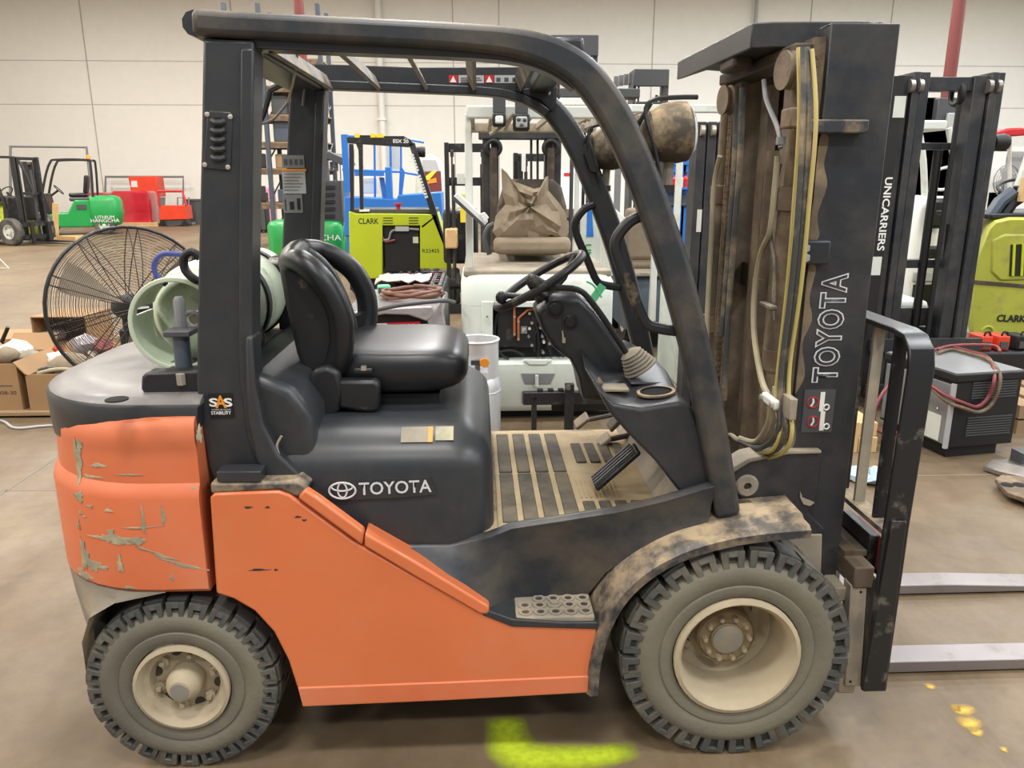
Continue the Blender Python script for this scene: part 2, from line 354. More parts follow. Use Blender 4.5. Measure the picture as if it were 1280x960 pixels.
# ================================================================== the forklift in front
FK = thing('forklift', 'orange and charcoal counterbalance forklift with dusty mast and worn tyres', 'forklift', (-.8, 0, 0))
def part(mb, name, m, p=None, **k): return mb.build(name, m, p or FK, **k)
def cblock(g, o, s, a0, a1, r0, r1, h0, h1, k=2, taper=0):
    """curved block on a wheel: s = direction of the axle (inward)"""
    rings = []
    for j in range(k+1):
        a = a0+(a1-a0)*j/k; e = V((math.cos(a), 0, math.sin(a)))
        rings.append([o+e*r0+V((0, s*h0, 0)), o+e*r1+V((0, s*(h0+taper), 0)), o+e*r1+V((0, s*h1, 0)), o+e*r0+V((0, s*h1, 0))])
    g.loft(rings)
def wheel(nm, cx, yo, s, Rr, w, rim, n, front):
    o = V((cx, yo, Rr)); ax = (0, s, 0); sb = Rr*.865
    g = MB()
    if front: prof = [(rim, .012), (rim, -.004), (rim-.012, -.008), (rim-.022, .004), (rim-.028, .03), (rim-.034, .15), (rim-.06, .175), (.09, .178), (.086, .10)]
    else: prof = [(rim, .012), (rim, -.004), (rim-.01, -.008), (rim-.018, .004), (rim-.022, .02), (rim-.034, .028), (rim-.042, .055), (.05, .058)]
    g.lathe(prof, o, ax, 40, cap=False); rimo = g.build(nm, 'rim', FK)
    g = MB()
    pr = [(rim-.004, .03), (rim+.004, .008), (rim+.02, .0), (rim+.038, .001), (rim+.042, .005), (rim+.05, .001), (sb-.03, -.004), (sb-.012, .002), (sb, .012), (sb+.006, .03), (sb+.006, w-.03), (sb-.012, w-.002), (rim+.02, w), (rim-.004, w-.03), (rim-.004, .03)]
    g.lathe(pr, o, ax, 56, cap=False); ty = g.build('tyre', 'rubber_side', rimo)
    g = MB(); st = 2*math.pi/n
    for i in range(n):
        a = i*st; b = a+st*.80
        cblock(g, o, s, a, b, sb-.012, Rr, .022, w*.53, 2)
        cblock(g, o, s, a, a+st*.24, sb-.014, Rr-.006, .003, .024, 1, .004); cblock(g, o, s, a+st*.56, b, sb-.014, Rr-.006, .003, .024, 1, .004)
        cblock(g, o, s, a+st*.24, a+st*.56, Rr-.022, Rr-.006, .003, .024, 1, .004)
        a2 = a+st*.5; cblock(g, o, s, a2, a2+st*.80, sb-.012, Rr, w*.47, w-.003, 2)
    g.build('tread', 'rubber', rimo, bevel=.003, seg=1)
    if front:
        MB().lathe([(.088, .17), (.088, .112), (.08, .104), (.05, .102), (.05, .094), (.046, .09), (.0, .09)], o, ax, 28).build('hub', 'rim_dark', rimo)
        MB().lathe([(.046, .1), (.046, .087), (.04, .083), (.0, .083)], o, ax, 24).build('hub_cap', 'hub_steel', rimo)
        for k in range(10):
            a = k*2*math.pi/10; c = o+V((math.cos(a)*.067, s*.1, math.sin(a)*.067)); MB().lathe([(.009, .01), (.009, -.012), (.006, -.016), (0, -.016)], c, ax, 6).build('hub_bolt', 'rim', rimo)
        for k in range(6):
            a = k*2*math.pi/6+.5; c = o+V((math.cos(a)*.118, s*.172, math.sin(a)*.118)); MB().lathe([(.014, .01), (.014, -.016), (.007, -.02), (0, -.02)], c, ax, 6).build('wheel_nut', 'rim', rimo)
    else:
        MB().lathe([(.05, .06), (.05, .02), (.046, .004), (.034, -.012), (.03, -.016), (0, -.017)], o, ax, 24).build('hub', 'rim', rimo)
        MB().lathe([(.026, -.016), (.025, -.019), (0, -.02)], o, ax, 18).build('hub_cap', 'hub_steel', rimo)
        for k in range(6):
            a = k*2*math.pi/6+.3; c = o+V((math.cos(a)*.083, s*.055, math.sin(a)*.083)); g = MB().lathe([(.016, .01), (.016, -.012), (.008, -.014), (.008, -.026), (0, -.027)], c, ax, 6); g.build('wheel_nut', 'rim', rimo)
            a += .52; c = o+V((math.cos(a)*.09, s*.054, math.sin(a)*.09)); MB().lathe([(.017, .002), (.016, -.001), (0, -.001)], c, ax, 12).build('vent_hole', 'grime_dark', rimo)
    return rimo
fc = UY(921, 826, -.57); rc = UY(228, 868, -.555)
FX, RX = fc.x, rc.x; FR, RR_ = .337, .272
wheel('front_wheel', FX, -.572, 1, FR, .19, .184, 24, True); wheel('front_wheel', FX, .572, -1, FR, .19, .184, 24, True)
wheel('rear_wheel', RX, -.555, 1, RR_, .15, .134, 26, False); wheel('rear_wheel', RX, .555, -1, RR_, .15, .134, 26, False)
part(MB().cyl((FX, -.42, FR), (FX, .42, FR), .075, 16).bb(FX-.13, FX+.13, -.2, .2, FR-.14, FR+.14), 'front_axle', 'grime_dark', bevel=.02)
part(MB().bb(RX-.07, RX+.07, -.42, .42, RR_-.05, RR_+.09).cyl((RX, -.45, RR_), (RX, .45, RR_), .04, 12), 'steer_axle', 'grime_dark', bevel=.015)
part(MB().bb(-1.24, -.46, -.42, .42, .22, .60).bb(-1.9, -.1, -.33, .33, .40, .66), 'chassis', 'black')
# ---- counterweight
def cring(z, w, xr, xf, r, k=10):
    out = [V((xf, -w, z))]
    for j in range(k+1):
        a = R(270-90*j/k); out.append(V((xr+r+r*math.cos(a), -w+r+r*math.sin(a), z)))
    for j in range(k+1):
        a = R(180-90*j/k); out.append(V((xr+r+r*math.cos(a), w-r+r*math.sin(a), z)))
    return out+[V((xf, w, z))]
xf = UY(256, 640, -.56).x
CW = ((.572, .548, .012), (.585, .56, 0), (.845, .56, 0), (.865, .555, .003), (.885, .540, .012), (.95, .538, .014), (.98, .538, .018), (1.0, .545, .025), (1.03, .543, .045), (1.05, .538, .075), (1.062, .528, .12), (1.07, .50, .17))
XRR = -2.005
part(MB().loft([cring(z, w, XRR+dx, xf-.012, .38-.3*dx) for z, w, dx in CW]), 'counterweight', 'orange_dirty', ang=28)
part(MB().loft([cring(.90, .47, XRR+.05, xf-.02, .38), cring(.94, .49, XRR+.02, xf-.02, .38), cring(.97, .515, XRR-.008, xf-.02, .385), cring(1.04, .518, XRR-.010, xf-.01, .385), cring(1.085, .522, XRR-.008, xf-.005, .385), cring(1.095, .516, XRR-.001, xf, .382)]), 'counterweight_top', 'charcoal', ang=50)
part(MB().loft([cring(1.09, .515, XRR, xf-.001, .381), cring(1.095, .5155, XRR-.0005, xf, .382), cring(1.102, .508, XRR+.01, xf, .376), cring(1.112, .485, XRR+.035, xf, .36), cring(1.12, .40, -1.92, xf, .33), cring(1.122, .30, -1.86, xf, .28)]), 'counterweight_deck', 'charcoal_deck', ang=50)
def skirt(z, xr, r, w, xfr): return [V((min(p.x, xfr), p.y, p.z)) for p in cring(z, w, xr, xfr, r)]
part(MB().loft([skirt(.30, -1.965, .34, .52, -1.86), skirt(.32, -1.975, .35, .53, -1.86), skirt(.42, -1.985, .36, .545, -1.85), skirt(.50, -1.995, .37, .555, -1.815), skirt(.545, -2.0, .375, .557, -1.74), skirt(.575, -2.003, .38, .558, -1.60)]), 'counterweight_base', 'dusty_grey', ang=35)
part(MB().bb(-1.86, -1.3, -.40, .40, .35, .60), 'wheel_arch_liner', 'black')
part(MB().lathe([(.028, 0), (.028, .003), (.022, .004), (0, .004)], UZ(146, 500, 1.1265)+V((0,0,.0)), (0,0,1), 20), 'lifting_hole', 'hole')
# scrapes in the orange paint (bare casting showing), lying on the curved casting
def cw_y(x, z):
    z = min(max(z, CW[0][0]), CW[-1][0])
    for (z0, w0, d0), (z1, w1, d1) in zip(CW, CW[1:]):
        if z0 <= z <= z1:
            f = (z-z0)/(z1-z0); w = w0+(w1-w0)*f; d = d0+(d1-d0)*f; break
    r = .38-.3*d; cx = XRR+d+r
    if x >= cx: return -w
    return -w+r-math.sqrt(max(r*r-(x-cx)**2, 0))
def scrape(px, py, w, h, rot=0, n=26, Y=None, m='scrape'):
    c = UY(px, py, -.56 if Y is None else Y); lo = []
    ph = [random.uniform(0, 6.28) for _ in range(4)]
    for k in range(n):
        a = 2*math.pi*k/n; rr = 1+.28*math.sin(3*a+ph[0])+.2*math.sin(7*a+ph[1])+.14*math.sin(11*a+ph[2])
        qx, qz = math.cos(a)*w*.5*rr, math.sin(a)*h*.5*rr; lo.append((c.x+qx*math.cos(rot)-qz*math.sin(rot), c.z+qx*math.sin(rot)+qz*math.cos(rot)))
    def yy(x, z): return (cw_y(x, z) if Y is None else Y)
    rg = []
    for f, dp in ((1, .006), (1, -.0006), (.6, -.0010), (.25, -.0010), (.01, -.0010)):
        rg.append([V((c.x+(x-c.x)*f, yy(c.x+(x-c.x)*f, c.z+(z-c.z)*f)+dp, c.z+(z-c.z)*f)) for x, z in lo])
    MB().loft(rg, cap=False).build('paint_scrape', m, FK, ang=60)
for a in ((204, 645, .010, .05), (179, 652, .009, .075), (150, 677, .10, .022, .02), (137, 674, .035, .036), (120, 678, .07, .010), (228, 706, .10, .010, -.30), (205, 696, .06, .010, -.3), (185, 688, .07, .005, -.35), (148, 708, .014, .05), (215, 722, .008, .02), (112, 590, .045, .010, .08), (102, 606, .06, .007, .05), (104, 640, .02, .008), (132, 641, .022, .008), (108, 716, .045, .032), (118, 716, .06, .010), (246, 546, .012, .04), (240, 612, .016, .005), (95, 655, .012, .006), (160, 736, .03, .008), (175, 660, .09, .004, .05), (78, 592, .022, .13), (80, 570, .02, .04), (86, 631, .03, .028), (92, 708, .03, .085), (88, 735, .05, .03), (83, 668, .008, .03), (88, 652, .012, .008), (155, 598, .06, .004, .02), (170, 677, .05, .016)): scrape(*a)
# ---- orange side panel
sp = [(262, 622), (268, 617), (348, 614), (362, 619), (440, 676), (520, 722), (606, 768), (640, 778), (746, 783), (741, 866), (560, 876), (378, 884), (372, 862), (360, 825), (342, 790), (318, 764), (292, 749), (270, 742)]
pan = part(MB().prism(XZ(sp, -.562), -.562, -.50), 'side_panel', 'orange', bevel=.006)
part(MB().prism(XZ([(378, 884), (560, 876), (741, 866), (742, 845), (560, 853), (372, 860)], -.566), -.566, -.50), 'lower_sill', 'orange_dirty', bevel=.004)
# raised trim strip along the diagonal
part(MB().prism(XZ([(372, 622), (381, 611), (398, 622), (455, 664), (453, 682), (412, 652)], -.566), -.570, -.535), 'trim_strip', 'orange', bevel=.007)
part(MB().prism(XZ([(455, 683), (456, 666), (520, 702), (612, 758), (611, 768), (600, 768), (520, 722)], -.566), -.568, -.49), 'trim_strip', 'orange', bevel=.007)
for px, py, w in ((372, 646, .016), (380, 650, .012), (345, 712, .01), (310, 634, .02), (334, 634, .012), (325, 712, .05)): scrape(px, py, w, .006, 0, 12, -.5622, 'charcoal')
# ---- dark bodywork behind the pillar
part(MB().prism(XZ([(262, 604), (372, 602), (386, 612), (373, 623), (350, 613), (263, 618)], -.557), -.557, -.40), 'body_sill', 'charcoal_dusty', bevel=.008)
part(MB().prism(XZ([(270, 590), (326, 590), (326, 603), (271, 603)], -.56), -.5585, -.5), 'sill_plate', 'charcoal', bevel=.002)
dk = [(-1.47, .84), (-1.475, 1.10), (-1.44, 1.14), (-1.33, 1.165), (-1.24, 1.12), (-1.19, 1.04), (-1.19, .84)]
part(MB().prism(dk, -.47, .47), 'rear_deck', 'charcoal', bevel=.03, seg=4)
part(MB().prism(XZ([(306, 420), (315, 420), (319, 480), (329, 530), (348, 568), (388, 606), (372, 612), (335, 602), (318, 572), (308, 520)], -.505), -.508, -.42), 'pillar_foot', 'charcoal', bevel=.012)
# ---- engine hood
rings = []
for z, i in ((.655, .02), (.67, 0), (.89, .004), (.925, .014), (.955, .04), (.985, .085), (1.0, .13)):
    rings.append(rrect(-1.315+i*.4, -.70-i*.8, -.492+i, .492-i, [.1, .05, .05, .1], z, 6))
hood = part(MB().loft(rings), 'engine_hood', 'charcoal', ang=50)
part(MB().tube(smoothpath([UY(352, 545, -.494), UY(346, 560, -.494), UY(358, 582, -.494), UY(384, 608, -.494)], 5), .0035, 6), 'hood_seam', 'dusty_grey')
# maker's badge: emblem and name on the side of the hood
yb = -.4935
bp = XZ([(411, 604), (416, 600), (500, 598), (538, 596), (545, 612), (545, 618), (500, 622), (420, 626), (410, 622)], yb)
badge = part(MB().prism(bp, yb-.001, yb+.01), 'badge_plate', 'charcoal')
def ell(cx, cz, a, b, y, w, p):
    MB().tube([V((cx+math.cos(2*math.pi*k/36)*a, y, cz+math.sin(2*math.pi*k/36)*b)) for k in range(36)], w, 6, closed=True).build('emblem_ring', 'white_print', p)
e = UY(428, 613, yb); ell(e.x, e.z, .036, .0235, yb-.002, .0028, badge); ell(e.x, e.z+.001, .0125, .0215, yb-.002, .0024, badge); ell(e.x, e.z+.0105, .0285, .0115, yb-.002, .0024, badge)
a, b = UY(449, 611, yb), UY(539, 607, yb)
text('TOYOTA', (a+b)/2, (b-a), (0, 0, 1), 'white_print', badge, width=(b-a).length, height=.036, depth=.0018, off=.012)
c = UZ(520, 553, .972); MW = Matrix.Rotation(R(33), 3, 'X'); MB().box((c.x-.008, -.428, .9745), (.075, .055, .002), MW).build('warning_label', 'dusty_grey', hood); MB().box((c.x+.036, -.428, .9745), (.013, .055, .0024), MW).build('warning_label', 'amber', hood); MB().box((c.x+.075, -.425, .976), (.05, .05, .002), MW).build('label_residue', 'scrape', hood)
# ---- body side below the floor, step, fender
cols = [((495, 684), (495, 691), -.50, -.552), ((560, 684), (560, 733), -.50, -.55), ((612, 672), (612, 767), -.50, -.55), ((640, 661), (641, 752), -.495, -.45), ((700, 652), (736, 742), -.49, -.44), ((770, 641), (757, 716), -.49, -.46), ((830, 627), (802, 684), -.49, -.48), ((898, 607), (885, 652), -.49, -.49)]
rg = []
for t, b, yt, yb2 in cols:
    T = UY(*t, yt); B = UY(*b, yb2); M_ = (T+B)/2+V((0, .012, 0)); rg.append([T+V((0, .014, .008)), T, M_, B, B+V((0, .06, 0)), V((B.x, B.y+.06, min(B.z+.1, T.z-.03))), T+V((0, .04, -.005)), T+V((0, .032, .006))])
part(MB().loft(rg), 'body_side', 'charcoal_side', ang=50)
part(MB().prism(XZ([(600, 760), (640, 774), (700, 778), (747, 778), (747, 787), (640, 784), (604, 770)], -.566), -.566, -.42), 'step_edge', 'charcoal', bevel=.004)
zs = UY(690, 772, -.56).z
step = part(MB().bb(-.645, -.42, -.558, -.43, zs-.02, zs+.002), 'step_plate', 'dusty_grey', bevel=.006)
for i in range(5):
    for j in range(3):
        if (i, j) in ((0, 2), (2, 1)): continue
        x = -.615+i*.043; y = -.535+j*.036
        MB().lathe([(.019, 0), (.019, .004), (.011, .004), (.011, 0), (.019, 0)], (x, y, zs+.002), (0,0,1), 12, cap=False).build('step_hole', 'dusty_grey', step)
        MB().lathe([(.011, 0), (.011, .001), (0, .001)], (x, y, zs+.002), (0,0,1), 12).build('step_hole', 'grime_dark', step)
MB().lathe([(.02, 0), (.02, .006), (.012, .006), (.012, .012), (0, .012)], (-.53, -.497, zs+.002), (0,0,1), 12).build('step_bolt', 'dusty_grey', step)
fp = [(739, 870), (742, 835), (752, 795), (772, 755), (800, 725), (835, 702), (880, 684), (940, 671), (1014, 664)]
fpth = smoothpath([UY(a, b, -.573) for a, b in fp], 4); rg = []
for i, p in enumerate(fpth):
    t = (fpth[min(i+1, len(fpth)-1)]-fpth[max(i-1, 0)]).normalized(); nn = V((-t.z, 0, t.x))
    f = i/(len(fpth)-1); yi = -.40+.02*f
    rg.append([p-nn*.02, p+nn*.004+V((0, -.002, 0)), p+nn*.014+V((0, .012, 0)), p+nn*.014+V((0, .05, 0)), p+nn*.024+V((0, .062, 0)), V((p.x, yi, p.z))+nn*.026, V((p.x, yi, p.z))+nn*.006, p+nn*.003+V((0, .02, 0)), p-nn*.02+V((0, .012, 0))])
part(MB().loft(rg), 'front_fender', 'charcoal_dusty', ang=40)
part(MB().prism([(p.x, p.z) for p in fpth[4:]]+[(fpth[-1].x, .73), (-.05, .76), (-.25, .68), (-.36, .55), (-.40, .40)], -.41, -.395), 'wheel_arch', 'grime_dark')
# ---- operator's floor and ribbed mat
zf = .692
part(MB().plan([(-.77, -.47), (-.10, -.455), (-.06, -.40), (-.06, .46), (-.77, .46)], .655, zf), 'floor_plate', 'charcoal_floor', bevel=.006)
mat('floor_mat', rgb(150, 134, 106), .85, dust=.5, dscale=5, dcol=rgb(196, 174, 134), var=.2, dsharp=.2)
mat('mat_pad', rgb(70, 66, 58), .85, dust=.28, dscale=6, dcol=rgb(140, 124, 98), var=.25, dsharp=.2)
mt = part(MB().plan([(-.69, -.46), (-.12, -.44), (-.12, .30), (-.2, .42), (-.69, .42)], zf, zf+.006), 'floor_mat', 'floor_mat', bevel=.003)
def pad(x0, x1, y0, y1): MB().bb(x0, x1, y0, y1, zf+.004, zf+.012).build('mat_pad', 'mat_pad', mt, bevel=.003, seg=1)
for i in range(4):
    x = -.675+i*.062; pad(x, x+.045, -.42+.01*i, -.04); pad(x, x+.045, -.025, .38)
for i in range(6): x = -.425+i*.05; pad(x, x+.036, -.42+.005*i, -.28)
for i in range(4): x = -.40+i*.05; pad(x, x+.036, .06, .26)
for i in range(9): x = -.425+i*.0145; MB().bb(x, x+.006, -.25, -.10, zf+.004, zf+.010).build('mat_rib', 'floor_mat', mt)
# ---- pedals
def pedal(name, px, py, X, w, h, rot, m='steel'):
    c = UX(px, py, X); g = MB().box(c, (.016, w, h), Matrix.Rotation(rot, 3, 'Y')); p = part(g, name, m, bevel=.006)
    MB().cyl(c+V((.01, 0, 0)), c+V((.16, 0, .03)), .011, 8).build('pedal_arm', 'grime_dark', p); return p
pedal('brake_pedal', 727, 526, -.27, .11, .075, R(50), 'mast_grime'); pedal('clutch_pedal', 755, 550, -.27, .085, .055, R(50), 'dusty_grey'); pedal('inching_pedal', 768, 528, -.25, .08, .06, R(40), 'mast_grime')
a, b = UY(743, 607, -.22), UY(797, 560, -.22); d = (b-a)
ac = part(MB().box((a+b)/2, (d.length, .085, .016), Matrix.Rotation(-math.atan2(d.z, d.x), 3, 'Y')), 'accelerator_pedal', 'plastic_black', bevel=.006)
for k in range(4): MB().box((a+b)/2+V((-.012, -.03+k*.02, .009)), (d.length*.9, .008, .006), Matrix.Rotation(-math.atan2(d.z, d.x), 3, 'Y')).build('pedal_rib', 'grey_dark', ac)
part(MB().prism([(-.2, zf), (-.07, zf), (-.07, .86), (-.13, .80)], -.39, .43), 'toe_board', 'dusty_grey', bevel=.01)
# ---- dash cowl
near = [(748, 488), (765, 503), (800, 509), (848, 501), (863, 506), (880, 545), (895, 604), (850, 616), (818, 575), (786, 543), (762, 516)]
def shift(pts, y, dx=0, dz=0): return [V((x+dx, y, z+dz)) for x, z in pts]
npf = XZ(near, -.435); mid = [(x, z) for x, z in npf]
mid[0] = (mid[0][0]-.02, mid[0][1]+.03)
rg = [shift([(x*.97-.006, z*.985+.013) for x, z in npf], -.445), shift(npf, -.43), shift(mid, -.28, .0, .0), shift(mid, -.10, .01, .02), shift(mid, .12, .01, .02), shift(npf, .42)]
cowl = part(MB().loft(rg), 'dash_cowl', 'charcoal', bevel=.012, seg=3, ang=50)
c = UY(820, 493, -.34); zt = c.z
MB().lathe([(.05, -.001), (.05, .004), (.044, .006), (.043, .0015), (0, .001)], c+V((0, 0, .006)), (-.1, 0, 1), 24).build('cup_holder', 'hole', cowl)
MB().lathe([(.056, 0), (.056, .006), (.047, .006), (.047, 0), (.056, 0)], c+V((0, 0, .005)), (-.1, 0, 1), 24, cap=False).build('cup_holder_rim', 'charcoal_dusty', cowl)
MB().box(UY(805, 476, -.20)+V((0, 0, .002)), (.10, .09, .008)).build('dash_tray', 'charcoal', cowl, bevel=.004)
MB().box(UY(768, 486, -.30)+V((0, 0, .004)), (.075, .07, .006)).build('dash_label', 'dusty_grey', cowl); MB().box(UY(748, 478, -.26)+V((0, 0, .004)), (.018, .07, .007)).build('dash_label', 'rust_plate', cowl)
# ---- steering column
co = [(668, 388), (688, 366), (722, 366), (742, 385), (790, 448), (812, 470), (770, 500), (728, 500), (722, 470), (712, 448), (690, 432), (676, 410)]
cp = XZ(co, -.06)
col_ = part(MB().loft([shift([(x*.9+(-.42)*.1, z*.9+1.14*.1) for x, z in cp], -.10), shift(cp, -.075), shift(cp, .07), shift([(x*.9-.042, z*.9+.114) for x, z in cp], .09)]), 'steering_column', 'charcoal', bevel=.012, seg=3, ang=55)
for px, py, r_ in ((694, 386, .028), (712, 402, .026)):
    c = UY(px, py, -.103); MB().lathe([(r_, .01), (r_, -.004), (r_*.7, -.006), (r_*.6, -.012), (0, -.013)], c, (0, 1, 0), 20).build('column_switch', 'plastic_black', col_)
c = UY(704, 415, -.12); kg = MB().tube([c+V((0, .02, 0)), c+V((0, -.004, -.02))], .003, 6).box(c+V((.002, -.004, -.026)), (.010, .003, .016)); kg.build('ignition_key', 'bolt', col_)
a, b = UY(631, 377, -.02), UY(717, 324, -.02); sc = (a+b)/2; sd = (b-a).normalized(); sn = V((-sd.z, 0, sd.x)); SR = .158
g = MB().torus(sc, sn, SR, .0135, 40, 10); sw = part(g, 'steering_wheel', 'plastic_black')
hubc = sc-sn*.055
for k in range(3):
    an = R(20+120*k); e1 = sd; e2 = V((0, 1, 0)); q = sc+(e1*math.cos(an)+e2*math.sin(an))*(SR-.005)
    MB().tube([hubc+(q-hubc)*.1, (hubc+q)/2-sn*.01, q], [.014, .012, .010], 8).build('spoke', 'plastic_black', sw)
MB().lathe([(.04, -.05), (.045, 0), (.04, .02), (0, .026)], hubc, sn, 20).build('wheel_hub', 'plastic_black', sw)
kb = sc+sd*(-SR)*.8+V((0, -.09, .0)); MB().ball(kb+sn*.03, .018, .018, .02).build('spinner_knob', 'plastic_black', sw)
# lift and tilt levers with rubber boot
lp = smoothpath([UY(662, 351, -.16), UY(690, 359, -.16), UY(722, 362, -.16), UY(740, 378, -.16), UY(768, 418, -.16), UY(790, 452, -.16)], 4)
lev = part(MB().tube(lp, .0095, 10), 'control_lever', 'plastic_black')
kc = UY(667, 354, -.16); MB().tube(smoothpath([UY(658, 352, -.16), UY(664, 352, -.16), UY(676, 357, -.16), UY(690, 360, -.16)], 3), [.010, .016, .021, .023, .024, .023, .021, .018, .013, .010], 12).build('lever_knob', 'plastic_black', lev)
bo = UY(799, 458, -.16); pr = []
for k in range(6): pr += [(.052-.004*k, -.01+.011*k), (.056-.004*k, -.005+.011*k)]
MB().lathe(pr+[(.02, .06), (0, .062)], bo, (-.55, 0, .83), 24).build('lever_boot', 'dusty_grey', lev)
# ---- seat
ST = part(MB().bb(-1.19, -.86, -.2, .2, .99, 1.03), 'seat_rail', 'black')
def sring(x, w, z0, z1, k=16, e=.35):
    out = []
    for j in range(k):
        a = 2*math.pi*j/k; c, s = math.cos(a), math.sin(a)
        out.append(V((x, w*math.copysign(abs(c)**e, c), (z0+z1)/2+(z1-z0)/2*math.copysign(abs(s)**(e+.15), s))))
    return out
rings = [sring(x, w, a, b) for x, w, a, b in ((-1.20, .19, 1.07, 1.14), (-1.19, .22, 1.045, 1.165), (-1.14, .245, 1.03, 1.185), (-1.02, .255, 1.028, 1.178), (-.92, .258, 1.028, 1.182), (-.84, .25, 1.035, 1.178), (-.795, .225, 1.05, 1.16), (-.775, .19, 1.075, 1.135), (-.772, .12, 1.09, 1.12))]
part(MB().loft(rings), 'seat_cushion', 'vinyl', ang=60, sub=1)
# backrest: a shell with a thick rolled edge and an opening at each side
def bpath(pts, y): return [UY(a, b, yy) for (a, b), yy in zip(pts, y)]
nb = [(392, 478), (414, 468), (426, 440), (427, 404), (414, 368), (394, 342), (374, 327), (361, 332)]
ny = [-.16, -.22, -.245, -.25, -.25, -.245, -.22, -.17]
fb = [(434, 450), (446, 430), (458, 404), (458, 372), (444, 342), (420, 322), (395, 313), (375, 312)]
fy = [.12, .17, .2, .21, .21, .2, .17, .1]
NP = smoothpath(bpath(nb, ny), 5); FP = smoothpath(bpath(fb, fy), 5)
sb_ = part(MB().tube(smoothpath(bpath(nb, ny), 5), [.028]+[.036]*(len(NP)-2)+[.032], 12), 'seat_back', 'vinyl', ang=70)
MB().tube(FP, [.026]+[.036]*(len(FP)-2)+[.03], 12).build('seat_back_bolster', 'vinyl', sb_, ang=70)
fi = smoothpath(bpath([(428, 458), (434, 436), (438, 410), (432, 388), (421, 362), (410, 342), (394, 325), (375, 314)], [.1, .11, .12, .12, .12, .11, .10, .08]), 5)
MB().loft([[p, q, q+V((.02, 0, 0)), p+V((.02, 0, 0))] for p, q in zip(fi[:14], FP[:14])]).build('seat_back_gusset', 'vinyl', sb_, ang=70)
MB().tube(fi, .026, 10).build('seat_back_bolster', 'vinyl', sb_, ang=70)
rings = []
for p, q in zip(NP, fi):
    row = []
    for j in range(9):
        t = j/8; c_ = p.lerp(q, t); dip = math.sin(t*math.pi)*.05; row.append(c_+V((-dip, 0, 0)))
    rings.append(row+[w-V((.03, 0, 0)) for w in reversed(row)])
MB().loft(rings).build('seat_back_panel', 'vinyl', sb_, ang=70)
MB().tube([UY(362, 330, -.17), UY(366, 320, -.08), UY(371, 315, .02), UY(375, 312, .1)], [.034, .036, .036, .034], 12).build('seat_back_top', 'vinyl', sb_, ang=70)
MB().prism(XZ([(350, 335), (360, 324), (380, 332), (400, 350), (418, 378), (424, 410), (416, 450), (400, 474), (386, 478), (372, 440), (358, 380)], -.2), -.225, -.17).build('seat_back_shell', 'plastic_black', sb_, bevel=.02, seg=3)
# hip bracket with belt reel
part(MB().prism(XZ([(384, 480), (392, 462), (410, 456), (424, 464), (430, 486), (425, 512), (412, 524), (396, 522), (385, 505)], -.285), -.30, -.255), 'hip_guard', 'plastic_black', bevel=.014, seg=3)
br = part(MB().prism(XZ([(424, 474), (470, 474), (476, 480), (474, 512), (460, 514), (424, 508)], -.28), -.30, -.25), 'belt_reel', 'plastic_black', bevel=.01)
MB().box(UY(454, 464, -.27), (.055, .02, .016)).build('belt_buckle', 'black', br, bevel=.004); MB().box(UY(455, 460, -.272), (.015, .018, .012)).build('belt_tongue', 'chrome', br)
part(MB().bb(-1.28, -1.06, -.2, .2, .985, 1.06), 'seat_base', 'plastic_black', bevel=.02)
# ---- overhead guard
for s in (-1, 1):
    def Yp(y): return y*-s
    y0 = -.47
    pl = XZ([(253, 48), (318, 50), (318, 100), (316, 200), (315, 320), (315, 420), (317, 480), (324, 545), (332, 590), (333, 608), (268, 610), (261, 585), (250, 530), (245, 480), (246, 390), (248, 300), (251, 180)], -.48)
    g = MB().prism(pl, -.48*-s, -.41*-s); pil = part(g, 'guard_pillar', 'charcoal', bevel=.008)
    rid = XZ([(300, 60), (318, 60), (316, 200), (315, 320), (315, 420), (318, 480), (327, 545), (340, 580), (322, 585), (308, 545), (300, 480), (298, 420), (298, 320), (299, 200)], -.487)
    MB().prism(rid, -.490*-s, -.40*-s).build('pillar_channel', 'charcoal', pil, bevel=.006)
    # roof rail running into the front leg, one bent tube
    pth = [(243, 29), (300, 33), (400, 38), (500, 43), (580, 48), (640, 54), (690, 68), (728, 92), (757, 128), (778, 165), (796, 205), (822, 275), (845, 345), (866, 425), (884, 505), (898, 580), (908, 642)]
    wv = [.030, .030, .030, .030, .031, .033, .037, .040, .041, .041, .041, .041, .041, .040, .039, .037, .036]
    P = smoothpath([UY(a, b, -.46) for a, b in pth], 4); P = [V((p.x, p.y*-s, p.z)) for p in P]
    W_ = [];
    for i in range(len(wv)-1): W_ += [wv[i]+(wv[i+1]-wv[i])*j/4 for j in range(4)]
    W_.append(wv[-1])
    rail = part(MB().sweep(P, W_, .032), 'guard_rail', 'charcoal' if s == 1 else 'charcoal_rail', bevel=.018, seg=3, ang=50)
    fl_ = [UY(a, b, -.43) for a, b in ((318, 56), (420, 60), (520, 64), (600, 68), (650, 74), (690, 88), (720, 108))]
    MB().sweep([V((p.x, p.y*-s, p.z)) for p in smoothpath(fl_, 3)], .014, .035).build('guard_flange', 'charcoal', rail, bevel=.003)
    # loop handle on the leg
    hp = smoothpath([UY(806, 268, -.44), UY(786, 278, -.44), UY(770, 300, -.44), UY(772, 322, -.44), UY(790, 365, -.44), UY(806, 402, -.44), UY(822, 410, -.44), UY(848, 414, -.44)], 4)
    MB().sweep([V((p.x, p.y*-s, p.z)) for p in hp], .014, .016).build('grab_handle', 'plastic_black', rail, bevel=.008, seg=2)
    if s == 1:     # s=1 -> Yp flips sign once: near side
        pass
near_p = [o for o in FK.children if o.name.startswith('guard_pillar')]
zt = UY(420, 36, -.46).z
